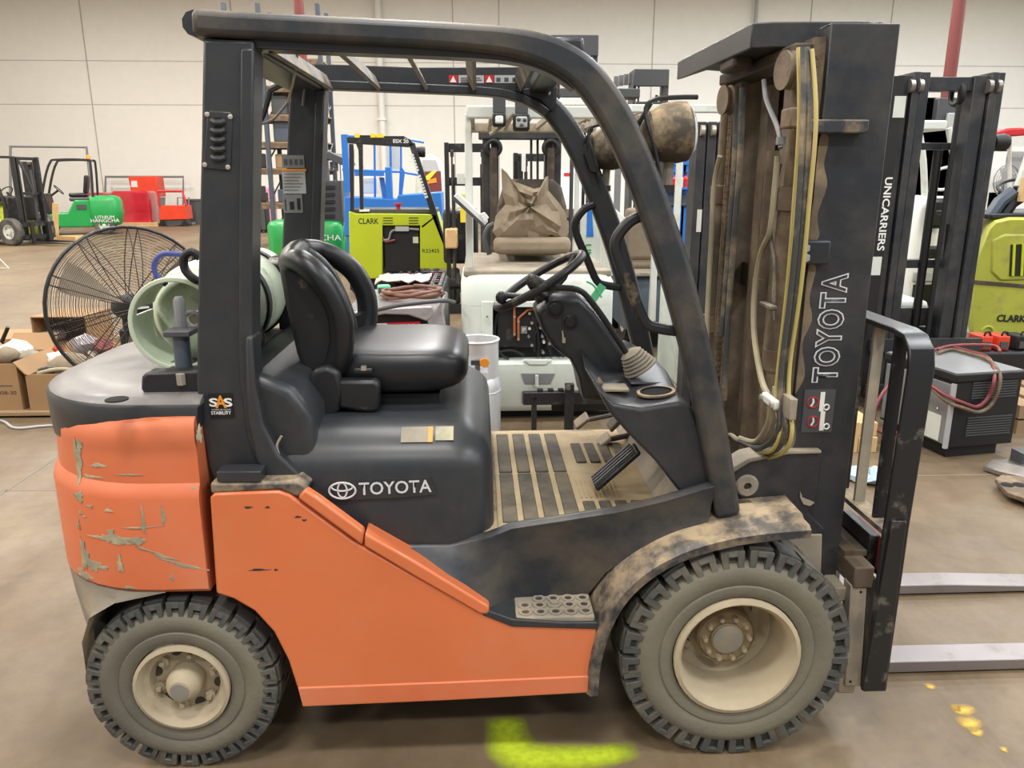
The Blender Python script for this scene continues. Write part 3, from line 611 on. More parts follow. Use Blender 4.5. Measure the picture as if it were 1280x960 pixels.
for k in range(9):
    x = UY(412, 87, .43).x+k*.165
    if x > -.45: break
    part(MB().box((x, 0, zt-.028), (.012, .86, .05), Matrix.Rotation(R(-25), 3, 'Y')), 'roof_bar', 'charcoal_dusty')
part(MB().bb(-1.40, -1.27, -.44, .44, zt-.05, zt+.01), 'roof_rear_panel', 'charcoal', bevel=.01)
part(MB().bb(-.55, -.47, -.44, .44, zt-.055, zt-.01), 'roof_front_panel', 'charcoal', bevel=.01)
part(MB().tube([UY(243, 29, -.46), UY(243, 29, -.46)*V((1,0,1)) if False else V((UY(243, 29, -.46).x, .46, UY(243, 29, -.46).z))], .03, 10), 'roof_rear_tube', 'charcoal')
# far roof rail is a deep plate that carries the warning stickers
fr = XZ([(392, 80), (520, 84), (690, 84), (692, 112), (660, 120), (560, 112), (400, 107)], .425)
frp = part(MB().prism(fr, .42, .45), 'roof_side_plate', 'charcoal', bevel=.003)
def decal(p, px0, py0, px1, py1, Y, m, name='sticker', d=.0015):
    a, b = UY(px0, py0, Y), UY(px1, py1, Y); return MB().bb(a.x, b.x, Y-d, Y+.002, b.z, a.z).build(name, m, p)
for x0, x1, m_ in ((561, 572, 'red'), (573, 605, 'grey_light'), (606, 617, 'red'), (618, 658, 'grey_light')): decal(frp, x0, 94, x1, 104, .42, m_, 'warning_sticker')
for x in (566.5, 611.5): 
    a, b, c = UY(x, 95, .418), UY(x-4, 103, .418), UY(x+4, 103, .418); MB().prism([(a.x, a.z), (b.x, b.z), (c.x, c.z)], .4165, .419).build('warning_triangle', 'white', frp)
for x in (623, 633, 643, 652): decal(frp, x-2.6, 97, x+2.6, 102, .4185, 'grey_dark', 'sticker_symbol')
for x0, x1, y in ((576, 600, 97), (576, 602, 99.5), (576, 596, 102)): decal(frp, x0, y, x1, y+1, .4185, 'grey_dark', 'sticker_text')
# gusset at the far front corner
part(MB().prism(XZ([(640, 112), (697, 108), (695, 132), (690, 140), (676, 126)], .42), .415, .43), 'roof_gusset', 'charcoal', bevel=.003)
# louvre plate on the near pillar
lv = part(MB().prism(XZ([(259, 142), (262, 138), (289, 140), (291, 145), (289, 208), (285, 214), (256, 211), (254, 205)], -.483), -.4835, -.47), 'louvre_plate', 'charcoal', bevel=.003)
for k in range(5):
    y = 151+k*11.3; a, b = UY(263, y, -.484), UY(283, y, -.484)
    MB().tube([a+V((.004, 0, 0)), a+V((.012, -.004, -.004)), b+V((-.012, -.004, -.004)), b+V((-.004, 0, 0))], .0075, 8).build('louvre', 'charcoal', lv)
    MB().bb(a.x+.008, b.x-.008, -.4865, -.483, a.z-.0005, a.z+.0075).build('louvre_slot', 'hole', lv)
for px, py in ((259, 143), (288, 146), (256, 206), (285, 209)): MB().lathe([(.006, .002), (.006, -.002), (.003, -.003), (0, -.003)], UY(px, py, -.484), (0, 1, 0), 10).build('louvre_screw', 'bolt', lv)
# sticker on the near pillar
st = decal(FK, 260, 492, 293, 522, -.4812, 'black', 'stability_sticker')
Yk = -.4835
for ch, x, w, h, m_, y in (('S', 267, .020, .022, 'white', 503), ('A', 276, .026, .032, 'amber', 502), ('S', 285, .020, .022, 'white', 503)):
    text(ch, UY(x, y, Yk)+V((0, -.001 if ch == 'A' else 0, 0)), (1, 0, 0), (0, 0, 1), m_, st, width=w, height=h, depth=.0006, off=.03)
text('STABILITY', UY(276.5, 516, Yk), (1, 0, 0), (0, 0, 1), 'white', st, width=.052, height=.009, off=.02)
text('SYSTEM OF ACTIVE', UY(276.5, 512, Yk), (1, 0, 0), (0, 0, 1), 'white', st, width=.050, height=.004)
# labels on the far pillar
for (x0, y0, x1, y1, m_) in ((352, 194, 381, 210, 'grey'), (352, 211, 383, 242, 'grey_light'), (353, 243, 379, 266, 'grey')):
    d_ = decal(FK, x0, y0, x1, y1, .408, m_, 'pillar_label')
    if m_ == 'grey_light':
        decal(d_, x0, y0, x1, y0+3, .4065, 'amber', 'label_band')
        for k in range(6): decal(d_, x0+3, y0+6+k*4, x1-4-(k % 3)*3, y0+7+k*4, .4065, 'grey', 'label_line')
    elif y0 > 240:
        for a in ((356, 249, 358, 263), (362, 252, 368, 262), (371, 248, 376, 262)): decal(d_, *a, .4065, 'black', 'label_symbol')
    else:
        for k in range(4): decal(d_, 355+k*6.5, 199, 359+k*6.5, 206, .4065, 'grey_dark', 'label_symbol')
# stray wires under the roof
part(MB().tube(smoothpath([UY(372, 66, -.1), UY(368, 95, .0), UY(360, 128, .1)], 4), .004, 6), 'loose_wire', 'hose')
part(MB().tube(smoothpath([UY(360, 128, .1), UY(350, 140, .1), UY(340, 150, .1), UY(318, 158, .1)], 4), .004, 6), 'loose_wire', 'grey')
part(MB().tube(smoothpath([UY(383, 92, .38), UY(380, 115, .38), UY(378, 132, .38)], 4), .004, 6), 'loose_wire', 'grey')
wt = part(MB().tube([UY(352, 105, .40), UY(338, 112, .41), UY(336, 120, .42), UY(328, 145, .42), UY(318, 160, .40)], .012, 8), 'tail_lamp_arm', 'charcoal')
part(MB().tube(smoothpath([UY(693, 88, .40), UY(690, 105, .39), UY(686, 118, .39)], 3), .004, 6), 'loose_wire', 'white')
part(MB().tube(smoothpath([UY(676, 104, .41), UY(684, 98, .40), UY(692, 92, .40)], 3), .014, 8), 'wire_bundle', 'hose')
# ---- work lamps on the front legs
mat('lamp_dust', rgb(66, 60, 50), .7, dust=.28, dscale=9, updust=.95, var=.2, dmax=.85)
def worklamp(px, py, y):
    c = UY(px, py, y); lm = part(MB().lathe([(0, -.075), (.03, -.072), (.058, -.055), (.073, -.02), (.077, .015), (.074, .04), (.06, .05), (0, .052)], c, (1, 0, .08), 24), 'work_lamp', 'lamp_dust')
    MB().lathe([(.062, .049), (.05, .058), (0, .062)], c, (1, 0, .08), 20).build('lamp_glass', 'glass', lm)
    g = MB().tube(smoothpath([c+V((.06, -.02, .085)), c+V((0, -.03, .083)), c+V((-.06, -.035, .075)), c+V((-.075, -.04, .04)), c+V((-.05, -.05, -.04)), c+V((-.03, -.04, -.12))], 3), .006, 6)
    g.build('lamp_guard', 'black_paint', lm)
    MB().tube([c+V((-.06, -.03, .07)), c+V((-.11, -.01, -.02)), c+V((-.10, .0, -.08))], .006, 6).build('lamp_guard', 'black_paint', lm)
    MB().cyl(c+V((0, 0, -.07)), c+V((-.005, 0, -.15)), .014, 10).build('lamp_stem', 'dusty_grey', lm); MB().box(c+V((-.03, 0, -.14)), (.09, .03, .02)).build('lamp_bracket', 'charcoal', lm)
    return lm
worklamp(838, 166, -.42); worklamp(759, 186, .45)
part(MB().prism(XZ([(730, 192), (738, 186), (748, 206), (746, 216), (738, 214)], .41), .40, .425), 'lamp_connector', 'black')
tg = part(MB().tube(smoothpath([UY(733, 352, .40), UY(742, 357, .40), UY(752, 372, .40)], 3), .004, 5), 'tag_string', 'green_tag'); MB().box(UY(747, 366, .40), (.03, .002, .07), Matrix.Rotation(R(35), 3, 'Y')).build('tag', 'green_tag', tg)
# ---- gas bottle on the counterweight
TC = UY(223, 405, -.30); tx, tz = TC.x, TC.z
TK = thing('gas_bottle', 'pale green chipped gas bottle strapped across the orange forklift', 'gas bottle', (tx, 0, tz-.155))
MB().lathe([(0, -.13), (.06, -.125), (.10, -.11), (.135, -.075), (.152, -.03), (.155, .02), (.155, .50), (.15, .55), (.13, .60), (.09, .63), (0, .64)], (tx, -.06, tz), (0, 1, 0), 40).build('bottle_body', 'tank_green', TK)
cl = MB()
def arcband(a0, a1, r0, r1, y0, y1, k=20):
    rings = []
    for j in range(k+1):
        a = R(a0+(a1-a0)*j/k); e = V((math.cos(a), 0, math.sin(a))); rings.append([V((tx, y0, tz))+e*r0, V((tx, y0, tz))+e*r1, V((tx, y1, tz))+e*r1, V((tx, y1, tz))+e*r0])
    cl.loft(rings, cap=abs(a1-a0) < 359)
arcband(0, 360, .120, .134, -.315, -.285, 40); arcband(20, 160, .122, .132, -.29, -.16); arcband(170, 250, .122, .132, -.29, -.16, 12); arcband(280, 355, .122, .132, -.29, -.16, 12)
cl.build('bottle_collar', 'tank_green', TK, bevel=.003)
MB().lathe([(.03, 0), (.03, -.012), (0, -.013)], (tx-.04, -.175, tz), (0, 1, 0), 20).build('fuel_gauge', 'offwhite', TK)
MB().lathe([(.016, 0), (.016, -.05), (.022, -.05), (.022, -.075), (.012, -.08), (.012, -.10), (0, -.1)], (tx+.035, -.18, tz+.01), (0, 1, 0), 14).build('valve', 'steel', TK)
MB().torus((tx+.035, -.285, tz+.01), (0, 1, 0), .022, .006, 18, 6).build('valve_wheel', 'grey', TK)
for y in (.08, .34):
    g = MB(); rings = []
    for j in range(41):
        a = 2*math.pi*j/40; e = V((math.cos(a), 0, math.sin(a))); rings.append([V((tx, y-.018, tz))+e*.155, V((tx, y-.018, tz))+e*.163, V((tx, y+.018, tz))+e*.163, V((tx, y+.018, tz))+e*.155])
    g.loft(rings, cap=False).build('strap', 'black', FK)
cr = part(MB().bb(tx-.14, tx+.14, -.05, .46, 1.10, tz-.158), 'bottle_cradle', 'black_paint', bevel=.02)
mp_ = part(MB().prism(XZ([(182, 468), (188, 462), (300, 458), (300, 486), (190, 492), (181, 484)], -.43), -.46, -.405), 'bottle_bracket', 'black_paint', bevel=.008)
MB().lathe([(.022, -.06), (.022, .05), (.026, .05), (.026, .062), (0, .062)], UY(228, 440, -.40), (0, 0, 1), 14).build('bracket_post', 'steel_blue', mp_)
MB().box(UY(226, 415, -.40), (.07, .07, .016)).build('bracket_plate', 'grey_dark', mp_, bevel=.003); MB().box(UY(232, 464, -.40), (.10, .07, .016)).build('bracket_plate', 'grey_dark', mp_, bevel=.003)
MB().lathe([(.012, -.015), (.012, .015), (0, .016)], UY(226, 474, -.463), (0, 0, 1), 6).build('bracket_bolt', 'dusty_grey', mp_)
MB().lathe([(.016, -.03), (.016, .05), (.01, .06), (0, .06)], UY(226, 398, -.36), (0, 0, 1), 10).build('swivel_pin', 'grey', mp_)
part(MB().tube(smoothpath([UY(250, 322, -.33), UY(240, 315, -.33), UY(230, 322, -.33), UY(232, 338, -.33), UY(245, 350, -.33), UY(260, 352, -.30)], 5), .012, 10), 'gas_hose', 'black')
part(MB().tube(smoothpath([UY(250, 318, -.2), UY(225, 318, -.2), UY(203, 318, -.2), UY(193, 330, -.2), UY(196, 345, -.2), UY(208, 356, -.2)], 5), .008, 10), 'gas_hose', 'cable_blue')
part(MB().tube(smoothpath([UY(312, 398, -.1), UY(322, 408, -.12), UY(326, 425, -.15), UY(318, 446, -.2)], 5), .013, 10), 'gas_hose', 'black')
# ---- mast
mast = part(MB(), 'mast', 'mast_black') if False else None
ZT = 2.055
def channel(y, s, x0, x1, z0, z1, t=.014, fl=.075):
    g = MB(); yi = y+s*t
    g.bb(x0, x1, y, yi, z0, z1); g.bb(x1-.02, x1, yi, y+s*fl, z0, z1); g.bb(x0, x0+.02, yi, y+s*fl, z0, z1); return g
xe = UY(1000, 440, -.36).x; xo = UY(1078, 440, -.36).x
mo = part(channel(-.36, 1, xe, xo, .30, ZT), 'mast_outer_rail', 'mast_black', bevel=.003)
part(channel(.36, -1, xe, xo, .30, ZT), 'mast_outer_rail', 'mast_black', bevel=.003)
for s in (-1, 1):
    part(channel(s*.335, -s, xe-.03, xo-.04, .22, ZT-.03, .012, .07), 'mast_middle_rail', 'mast_grime')
    part(channel(s*.262, -s, xe-.045, xo-.055, .2, ZT-.05, .012, .07), 'mast_inner_rail', 'mast_grime')
# big header plate
q1, q2, q3 = UZ(940, 30, 2.075), UZ(1100, 28, 2.075), UZ(847, 78, 2.075)
hp = [(q1.x, q1.y), (q1.x+.05, q1.y-.02), (q2.x-.03, q2.y+.0), (q2.x+.01, q2.y+.03), (q2.x+.01, -q2.y-.03), (q2.x-.03, -q2.y), (q1.x+.05, -q1.y+.02), (q3.x+.03, -q1.y), (q3.x, q3.y), ]
part(MB().plan(hp, 2.012, 2.078), 'mast_header', 'mast_black', bevel=.004)
MB().box((q2.x+.008, q2.y+.012, 2.045), (.045, .02, .06), Matrix.Rotation(R(40), 3, 'Z')).build('header_corner', 'steel_blue', mo, bevel=.002)
part(MB().bb(.10, .2, -.33, .33, 1.975, 2.012), 'mast_crosshead', 'grime_dark', bevel=.006)
# cylinders
for y, x in ((-.30, .135), (.30, .125)):
    c = part(MB().cyl((x, y, .35), (x, y, 1.62), .031, 20), 'lift_cylinder', 'mast_grime'); MB().cyl((x, y, 1.6), (x, y, 2.0), .02, 16).build('piston_rod', 'mast_grime', c)
    MB().lathe([(.038, 0), (.038, .06), (.02, .065)], (x, y, 1.58), (0, 0, 1), 16).build('cylinder_head', 'rust_plate', c)
    MB().lathe([(.036, 0), (.036, .06)], (x, y, 1.12), (0, 0, 1), 16).build('cylinder_band', 'rust_plate', c)
c = part(MB().cyl((.2, .0, .28), (.2, .0, 1.35), .045, 24), 'free_lift_cylinder', 'mast_grime'); MB().cyl((.2, 0, 1.3), (.2, 0, 1.75), .032, 20).build('piston_rod', 'mast_grime', c)
part(MB().bb(.185, .215, -.16, -.08, .5, 1.95), 'inner_plate', 'mast_grime'); part(MB().bb(.185, .215, .06, .13, .5, 1.95), 'inner_plate', 'mast_grime')
for z0_, z1_ in ((.55, .68), (1.3, 1.38)): part(MB().bb(.20, .26, -.3, .3, z0_, z1_), 'mast_crossmember', 'grime_dark', bevel=.004)
# leaf chains
def chain(x, y, z0, z1, name='lift_chain', w=.028):
    g = MB(); z = z0; k = 0; pitch = .0206
    while z < z1:
        off = (.0 if k % 2 else .006)
        for j in (-1, 0, 1): g.bb(x-.011, x+.011, y+j*w*.42-.003+off*.4, y+j*w*.42+.003+off*.4, z, z+.0185)
        g.cyl((x-.0, y-w*.62, z+.0095), (x, y+w*.62, z+.0095), .0052, 6); g.bb(x-.004, x+.004, y-w*.5, y+w*.5, z+.014, z+.021)
        z += pitch; k += 1
    return part(g, name, 'rust_plate')
chain(.105, .155, .55, 1.94, w=.036); chain(.15, -.335, 1.62, 1.98, w=.03); chain(.17, -.215, .55, 1.9, w=.03)
part(MB().cyl((.15, -.335, 1.55), (.15, -.335, 1.63), .009, 10).bb(.135, .165, -.35, -.32, 1.62, 1.66), 'chain_anchor', 'rust_plate')
# tie bar with dust on top, small brackets
a, b = UY(1008, 150, -.375), UY(1080, 167, -.375)
part(MB().bb(a.x, b.x, -.40, -.30, b.z, a.z), 'mast_tie_bar', 'charcoal_dusty', bevel=.004)
a, b = UY(996, 300, -.37), UY(1033, 330, -.37); bk = part(MB().bb(a.x, b.x, -.39, -.33, b.z, a.z), 'cylinder_bracket', 'mast_black', bevel=.006)
for py in (310, 322): MB().lathe([(.013, 0), (.013, -.008), (.008, -.009), (.008, -.014), (0, -.014)], UY(1006, py, -.392), (0, 1, 0), 6).build('bracket_bolt', 'chrome', bk)
# hoses over the pulleys down to the clamp
HX = .085
def hosep(pts, m, r=.006, X=HX): return part(MB().tube(smoothpath([UX(a, b, X) for a, b in pts], 5), r, 8), 'hydraulic_hose', m)
hosep([(998, 60), (999, 150), (992, 260), (984, 360), (974, 450), (970, 500), (975, 540), (966, 562), (952, 566)], 'hose_yellow', X=.09)
hosep([(1008, 60), (1011, 150), (1004, 260), (995, 360), (982, 450), (979, 500), (983, 535), (972, 560), (955, 568)], 'hose_dark', .009, .10)
hosep([(1015, 62), (1020, 150), (1011, 260), (1001, 360), (988, 450), (986, 500), (990, 540), (980, 565), (955, 574)], 'hose_yellow', X=.11)
hosep([(1004, 60), (1004, 150), (998, 260), (989, 360), (978, 450), (974, 500), (972, 540), (950, 560), (925, 552), (912, 544), (905, 560)], 'hose_dark', .008, .085)
hosep([(972, 195), (968, 240), (962, 290), (950, 320), (943, 370), (943, 420), (952, 475), (962, 500), (960, 530), (945, 552), (925, 548)], 'hose', .009, .09)
hosep([(955, 100), (958, 125), (972, 160), (976, 185)], 'grey', .007, .08)
hosep([(975, 205), (968, 240), (963, 290), (968, 330), (966, 400)], 'hose_dark', .006, .10)
hosep([(993, 370), (986, 420), (985, 470), (982, 510), (970, 535)], 'hose', .006, .12)
hosep([(928, 110), (925, 200), (917, 300), (910, 400), (905, 500)], 'hose_dark', .010, .08)
hosep([(920, 112), (918, 200), (911, 300), (902, 420)], 'hose_dark', .009, .07)
hosep([(900, 195), (893, 230), (889, 300), (884, 400), (884, 440)], 'hose', .009, .06)
for px, py, X, r_ in ((984, 88, .09, .05), (908, 125, .05, .045)):
    c = UX(px, py, X); part(MB().lathe([(.01, -.014), (r_, -.014), (r_, -.009), (r_*.86, -.004), (r_*.86, .004), (r_, .009), (r_, .014), (.01, .014)], c, (1, .1, 0), 24), 'hose_pulley', 'mast_grime')
a = UX(920, 78, .05); part(MB().box(a, (.06, .14, .05)), 'pulley_bracket', 'grime_dark', bevel=.01)
a = UX(963, 501, .075); cp_ = part(MB().box(a, (.02, .10, .03)), 'hose_clamp', 'offwhite', bevel=.008); MB().box(a+V((.03, -.02, 0)), (.02, .14, .06)).build('clamp_plate', 'dusty_grey', cp_, bevel=.003)
for dy in (-.04, .04): MB().lathe([(.009, 0), (.009, -.006), (0, -.007)], a+V((-.01, dy, 0)), (1, 0, 0), 6).build('clamp_bolt', 'bolt', cp_)
part(MB().box(UX(960, 382, .08), (.02, .09, .012)), 'hose_tie', 'hose_dark', bevel=.003)
part(MB().box(UX(976, 176, .08), (.02, .02, .02)), 'hose_tie', 'grey'); part(MB().box(UX(993, 148, .1), (.05, .07, .05)), 'rod_end', 'rust_plate', bevel=.005)
# dried dirt along the rear edge of the near rail
for pts in ([(1025, 172), (1036, 174), (1030, 205), (1034, 232), (1022, 268), (1024, 296), (1011, 300), (1017, 250)], [(1011, 334), (1020, 336), (1012, 372), (1015, 400), (1003, 430), (1006, 470), (992, 500), (995, 545), (990, 560), (986, 560), (996, 470), (1003, 410)]):
    MB().prism([(p.x, p.z) for p in smoothpath([UY(a, b, -.361) for a, b in pts], 4, closed=True)], -.3612, -.358).build('dirt_streak', 'mast_grime', mo)
# lettering on the mast
for off_, m_, d_ in ((.05, 'white_print', .0012), (.004, 'mast_black', .0024)):
    a, b = UY(1027, 478, -.361), UY(1044, 342, -.361); text('TOYOTA', (a+b)/2+V((.004, 0, 0)), (0, 0, 1), (-1, 0, 0), m_, mo, width=(b.z-a.z)-.006, height=.068, depth=d_, off=off_, spacing=1.14)
w_ = decal(mo, 1006, 487, 1039, 540, -.361, 'grey_dark', 'warning_label')
for cy in (503, 527):
    c = UY(1016, cy, -.3635); MB().torus(c, (0, 1, 0), .016, .0018, 24, 6).build('prohibition_ring', 'red', w_)
    MB().tube([c+V((0, 0, .012)), c+V((.002, 0, 0)), c+V((-.004, 0, -.012))], .003, 6).build('person_symbol', 'white', w_)
    decal(w_, 1026, cy-13, 1029, cy+11, -.3625, 'white', 'mast_symbol'); MB().torus(UY(1033, cy+6, -.3635), (0, 1, 0), .008, .0025, 12, 6).build('truck_symbol', 'white', w_)
# lower bracket plate, tilt pin
pl2 = XZ([(905, 590), (935, 572), (985, 562), (1027, 562), (1019, 625), (1010, 640), (1030, 660), (1012, 760), (950, 760), (940, 650)], -.375)
lb = part(MB().prism(pl2, -.378, -.30), 'mast_foot', 'mast_black', bevel=.006)
MB().prism(XZ([(905, 591), (935, 573), (985, 563), (1027, 563), (1027, 567), (985, 568), (938, 578), (912, 594)], -.383), -.384, -.30).build('foot_ledge', 'dusty_grey', lb, bevel=.003)
MB().prism(XZ([(1000, 622), (1000, 614), (1003, 622), (1018, 628), (1012, 632), (1004, 630)], -.381), -.384, -.37).build('foot_ledge', 'dusty_grey', lb)
MB().prism(XZ([(945, 668), (1028, 668), (1026, 735), (948, 740)], -.382), -.383, -.36).build('foot_face', 'dusty_grey', lb, bevel=.004)
MB().lathe([(.035, .02), (.035, -.02), (.03, -.026), (.012, -.027), (.011, -.015), (0, -.015)], UY(931, 604, -.36), (0, 1, 0), 20).build('tilt_pin', 'dusty_grey', lb)
MB().prism(XZ([(917, 596), (931, 590), (944, 598), (946, 615), (928, 622), (916, 614)], -.34), -.35, -.30).build('pin_boss', 'dusty_grey', lb, bevel=.008)
part(MB().tube([UY(908, 585, -.3), UY(925, 580, -.3), UY(950, 574, -.3)], [.02, .016, .012], 8), 'dirt_pad', 'rust_plate')
# ---- carriage, backrest and forks
CX = .36
cb_u = UX(1095, 712, .44)
part(MB().bb(CX, CX+.06, -.475, .475, .49, .56), 'carriage_bar', 'mast_grime', bevel=.006); part(MB().bb(CX, CX+.055, -.46, .46, .12, .21), 'carriage_bar', 'dusty_grey', bevel=.006)
part(MB().bb(CX-.035, CX+.0, -.44, .44, .43, .475), 'sideshift_rail', 'dusty_grey', bevel=.004); part(MB().bb(CX-.02, CX+.03, -.14, -.10, .12, .56).bb(CX-.02, CX+.03, .10, .14, .12, .56), 'carriage_web', 'grime_dark')
ep = part(MB().prism(XZ([(1064, 732), (1084, 734), (1076, 858), (1056, 858)], -.47), -.47, -.42), 'carriage_end', 'dusty_grey', bevel=.004)
part(MB().prism(XZ([(1084, 728), (1096, 722), (1088, 860), (1076, 860)], -.46), -.46, -.42), 'carriage_end', 'grime_dark', bevel=.004)
part(MB().bb(CX-.11, CX+.03, -.26, -.2, .15, .55).bb(CX-.11, CX+.03, .2, .26, .15, .55), 'carriage_side', 'grime_dark', bevel=.006)
for px, py in ((1076, 740), (1063, 852)): MB().lathe([(.004, .01), (.004, -.001), (0, -.001)], UY(px, py, -.4705), (0, 1, 0), 8).build('end_hole', 'hole', ep)
# load backrest: flat bar bent over both ends
xa = UY(1092, 862, -.5).x; Y0 = .50
loop = [V((xa, -Y0, .16)), V((xa, -Y0, .7)), V((xa+.01, -Y0, 1.17)), V((xa+.01, -Y0+.012, 1.215)), V((xa+.01, -Y0+.05, 1.245)), V((xa+.01, -Y0+.1, 1.252)), V((xa+.01, 0, 1.255)), V((xa+.01, Y0-.1, 1.252)), V((xa+.01, Y0-.05, 1.245)), V((xa+.01, Y0-.012, 1.215)), V((xa+.01, Y0, 1.17)), V((xa, Y0, .7)), V((xa, Y0, .16))]
rg = []
for i, p in enumerate(loop):
    t = (loop[min(i+1, len(loop)-1)]-loop[max(i-1, 0)]).normalized(); nn = V((0, -t.z, t.y)).normalized(); hx = .036
    rg.append([p+nn*.008+V((hx, 0, 0)), p+nn*.008-V((hx, 0, 0)), p-nn*.008-V((hx, 0, 0)), p-nn*.008+V((hx, 0, 0))])
lbk = part(MB().loft(rg), 'load_backrest', 'black_worn', bevel=.004)
for px, py, w in ((1116, 520, .022), (1088, 520, .02), (1066, 520, .02)):
    y = UX(px, py, xa).y
    MB().bb(xa-w, xa+w*.6, y-.006, y+.006, .69, 1.245).build('backrest_bar', 'black_worn' if px != 1088 else 'dusty_grey', lbk)
for y in (.06, .2, .35): MB().bb(xa-.03, xa+.02, y-.006, y+.006, .69, 1.245).build('backrest_bar', 'black_worn', lbk)
MB().bb(xa-.035, xa+.02, -Y0+.008, Y0-.008, .675, .69).build('backrest_crossbar', 'charcoal_dusty', lbk)
for px, py in ((1108, 741), (1089, 854)): MB().lathe([(.012, 0), (.012, -.006), (.008, -.008), (0, -.008)], UY(px, py, -Y0-.008), (0, 1, 0), 6).build('backrest_bolt', 'bolt', lbk)
MB().prism(XZ([(1114, 650), (1132, 650), (1105, 862), (1076, 862)], -Y0-.010), -Y0-.018, -Y0-.006).build('backrest_foot', 'black_worn', lbk, bevel=.003)
rb = UX(1068, 680, .43); blk = part(MB().box(rb+V((.02, .02, 0)), (.03, .19, .13)), 'fork_stop', 'black_worn', bevel=.004); MB().box(rb+V((.045, -.02, .0)), (.022, .19, .125)).build('stop_pad', 'pipe_red', blk, bevel=.003)
part(MB().bb(CX+.0, CX+.07, -.40, .40, .558, .575), 'carriage_teeth', 'grime_dark')
for y0_, y1_ in ((-.205, -.105), (.31, .415)):
    rg = []
    prof = [(CX+.055, .56), (CX+.095, .56), (CX+.10, .10), (CX+.115, .062), (CX+.15, .05), (1.2, .046), (1.62, .028), (1.64, .018), (1.62, .008), (CX+.10, .006), (CX+.07, .02), (CX+.055, .06)]
    fk = part(MB().prism(prof, y0_, y1_), 'fork', 'fork_steel', bevel=.003)
    fk['label'] = 'bare steel fork blade lying just above the floor'
part(MB().cyl(UY(893, 560, -.2), V((-.3, -.2, .55)), .03, 12), 'tilt_cylinder', 'grime_dark')
# ================================================================== background, left and centre
def W(px, py, y): return UY(px, py, y)
def slab(T, pts, y, d, name, m, bevel=.0, **k): return MB().prism(XZ(pts, y), y, y+d).build(name, m, T, bevel=bevel, **k)
def pbox(T, x0, y0, x1, y1, Y, d, name, m, bevel=0, **k):
    a, b = W(x0, y0, Y), W(x1, y1, Y); return MB().bb(a.x, b.x, Y, Y+d, b.z, a.z).build(name, m, T, bevel=bevel, **k)
def ptube(T, pts, Y, r, name, m, k=4, smooth=True, n=8):
    P = [W(a, b, Y) if not isinstance(Y, (list, tuple)) else W(a, b, Y[i]) for i, (a, b) in enumerate(pts)]
    return MB().tube(smoothpath(P, k) if smooth and len(P) > 2 else P, r, n).build(name, m, T)
def bwheel(T, x, y, z, r, w, ax=(0, 1, 0), m='rubber', rim='offwhite', rr=.55):
    ax = V(ax); o = V((x, y, z))-ax*w/2
    t = MB().lathe([(r*rr, .0), (r*.9, 0), (r, w*.18), (r, w*.82), (r*.9, w), (r*rr, w), (r*rr, 0)], o, ax, 24, cap=False).build('wheel', m, T)
    MB().lathe([(r*rr, w), (r*rr, w*.1), (r*rr*.85, w*.06), (r*rr*.75, w*.3), (r*.2, w*.3), (r*.18, w*.02), (0, 0)], o, ax, 20).build('wheel_rim', rim, t)
    for k in range(5):
        a = 2*math.pi*k/5; e1 = V((1, 0, 0)) if abs(ax.x) < .5 else V((0, 1, 0)); c = o+ax*w*.3+(e1*math.cos(a)+V((0, 0, 1))*math.sin(a))*r*.36
        MB().lathe([(r*.05, .01), (r*.05, -.015), (0, -.016)], c, ax, 6).build('wheel_nut', 'grey', t)
    return t
def seat(T, x, y, z, m='vinyl', s=1.0, fwd=(1, 0)):
    """plain suspension seat in local space, facing +x"""
    f = V((fwd[0], fwd[1], 0)); l = V((-f.y, f.x, 0)); M = Matrix((f, l, V((0, 0, 1)))).transposed(); o = V((x, y, z))
    MB().box(o+V((0, 0, .06)), (.46*s, .48*s, .12*s), M).build('seat_cushion', m, T, bevel=.05, seg=3)
    MB().box(o-f*.24*s+V((0, 0, .36*s)), (.11*s, .46*s, .52*s), M @ Matrix.Rotation(R(-10), 3, 'Y')).build('seat_back', m, T, bevel=.05, seg=3)
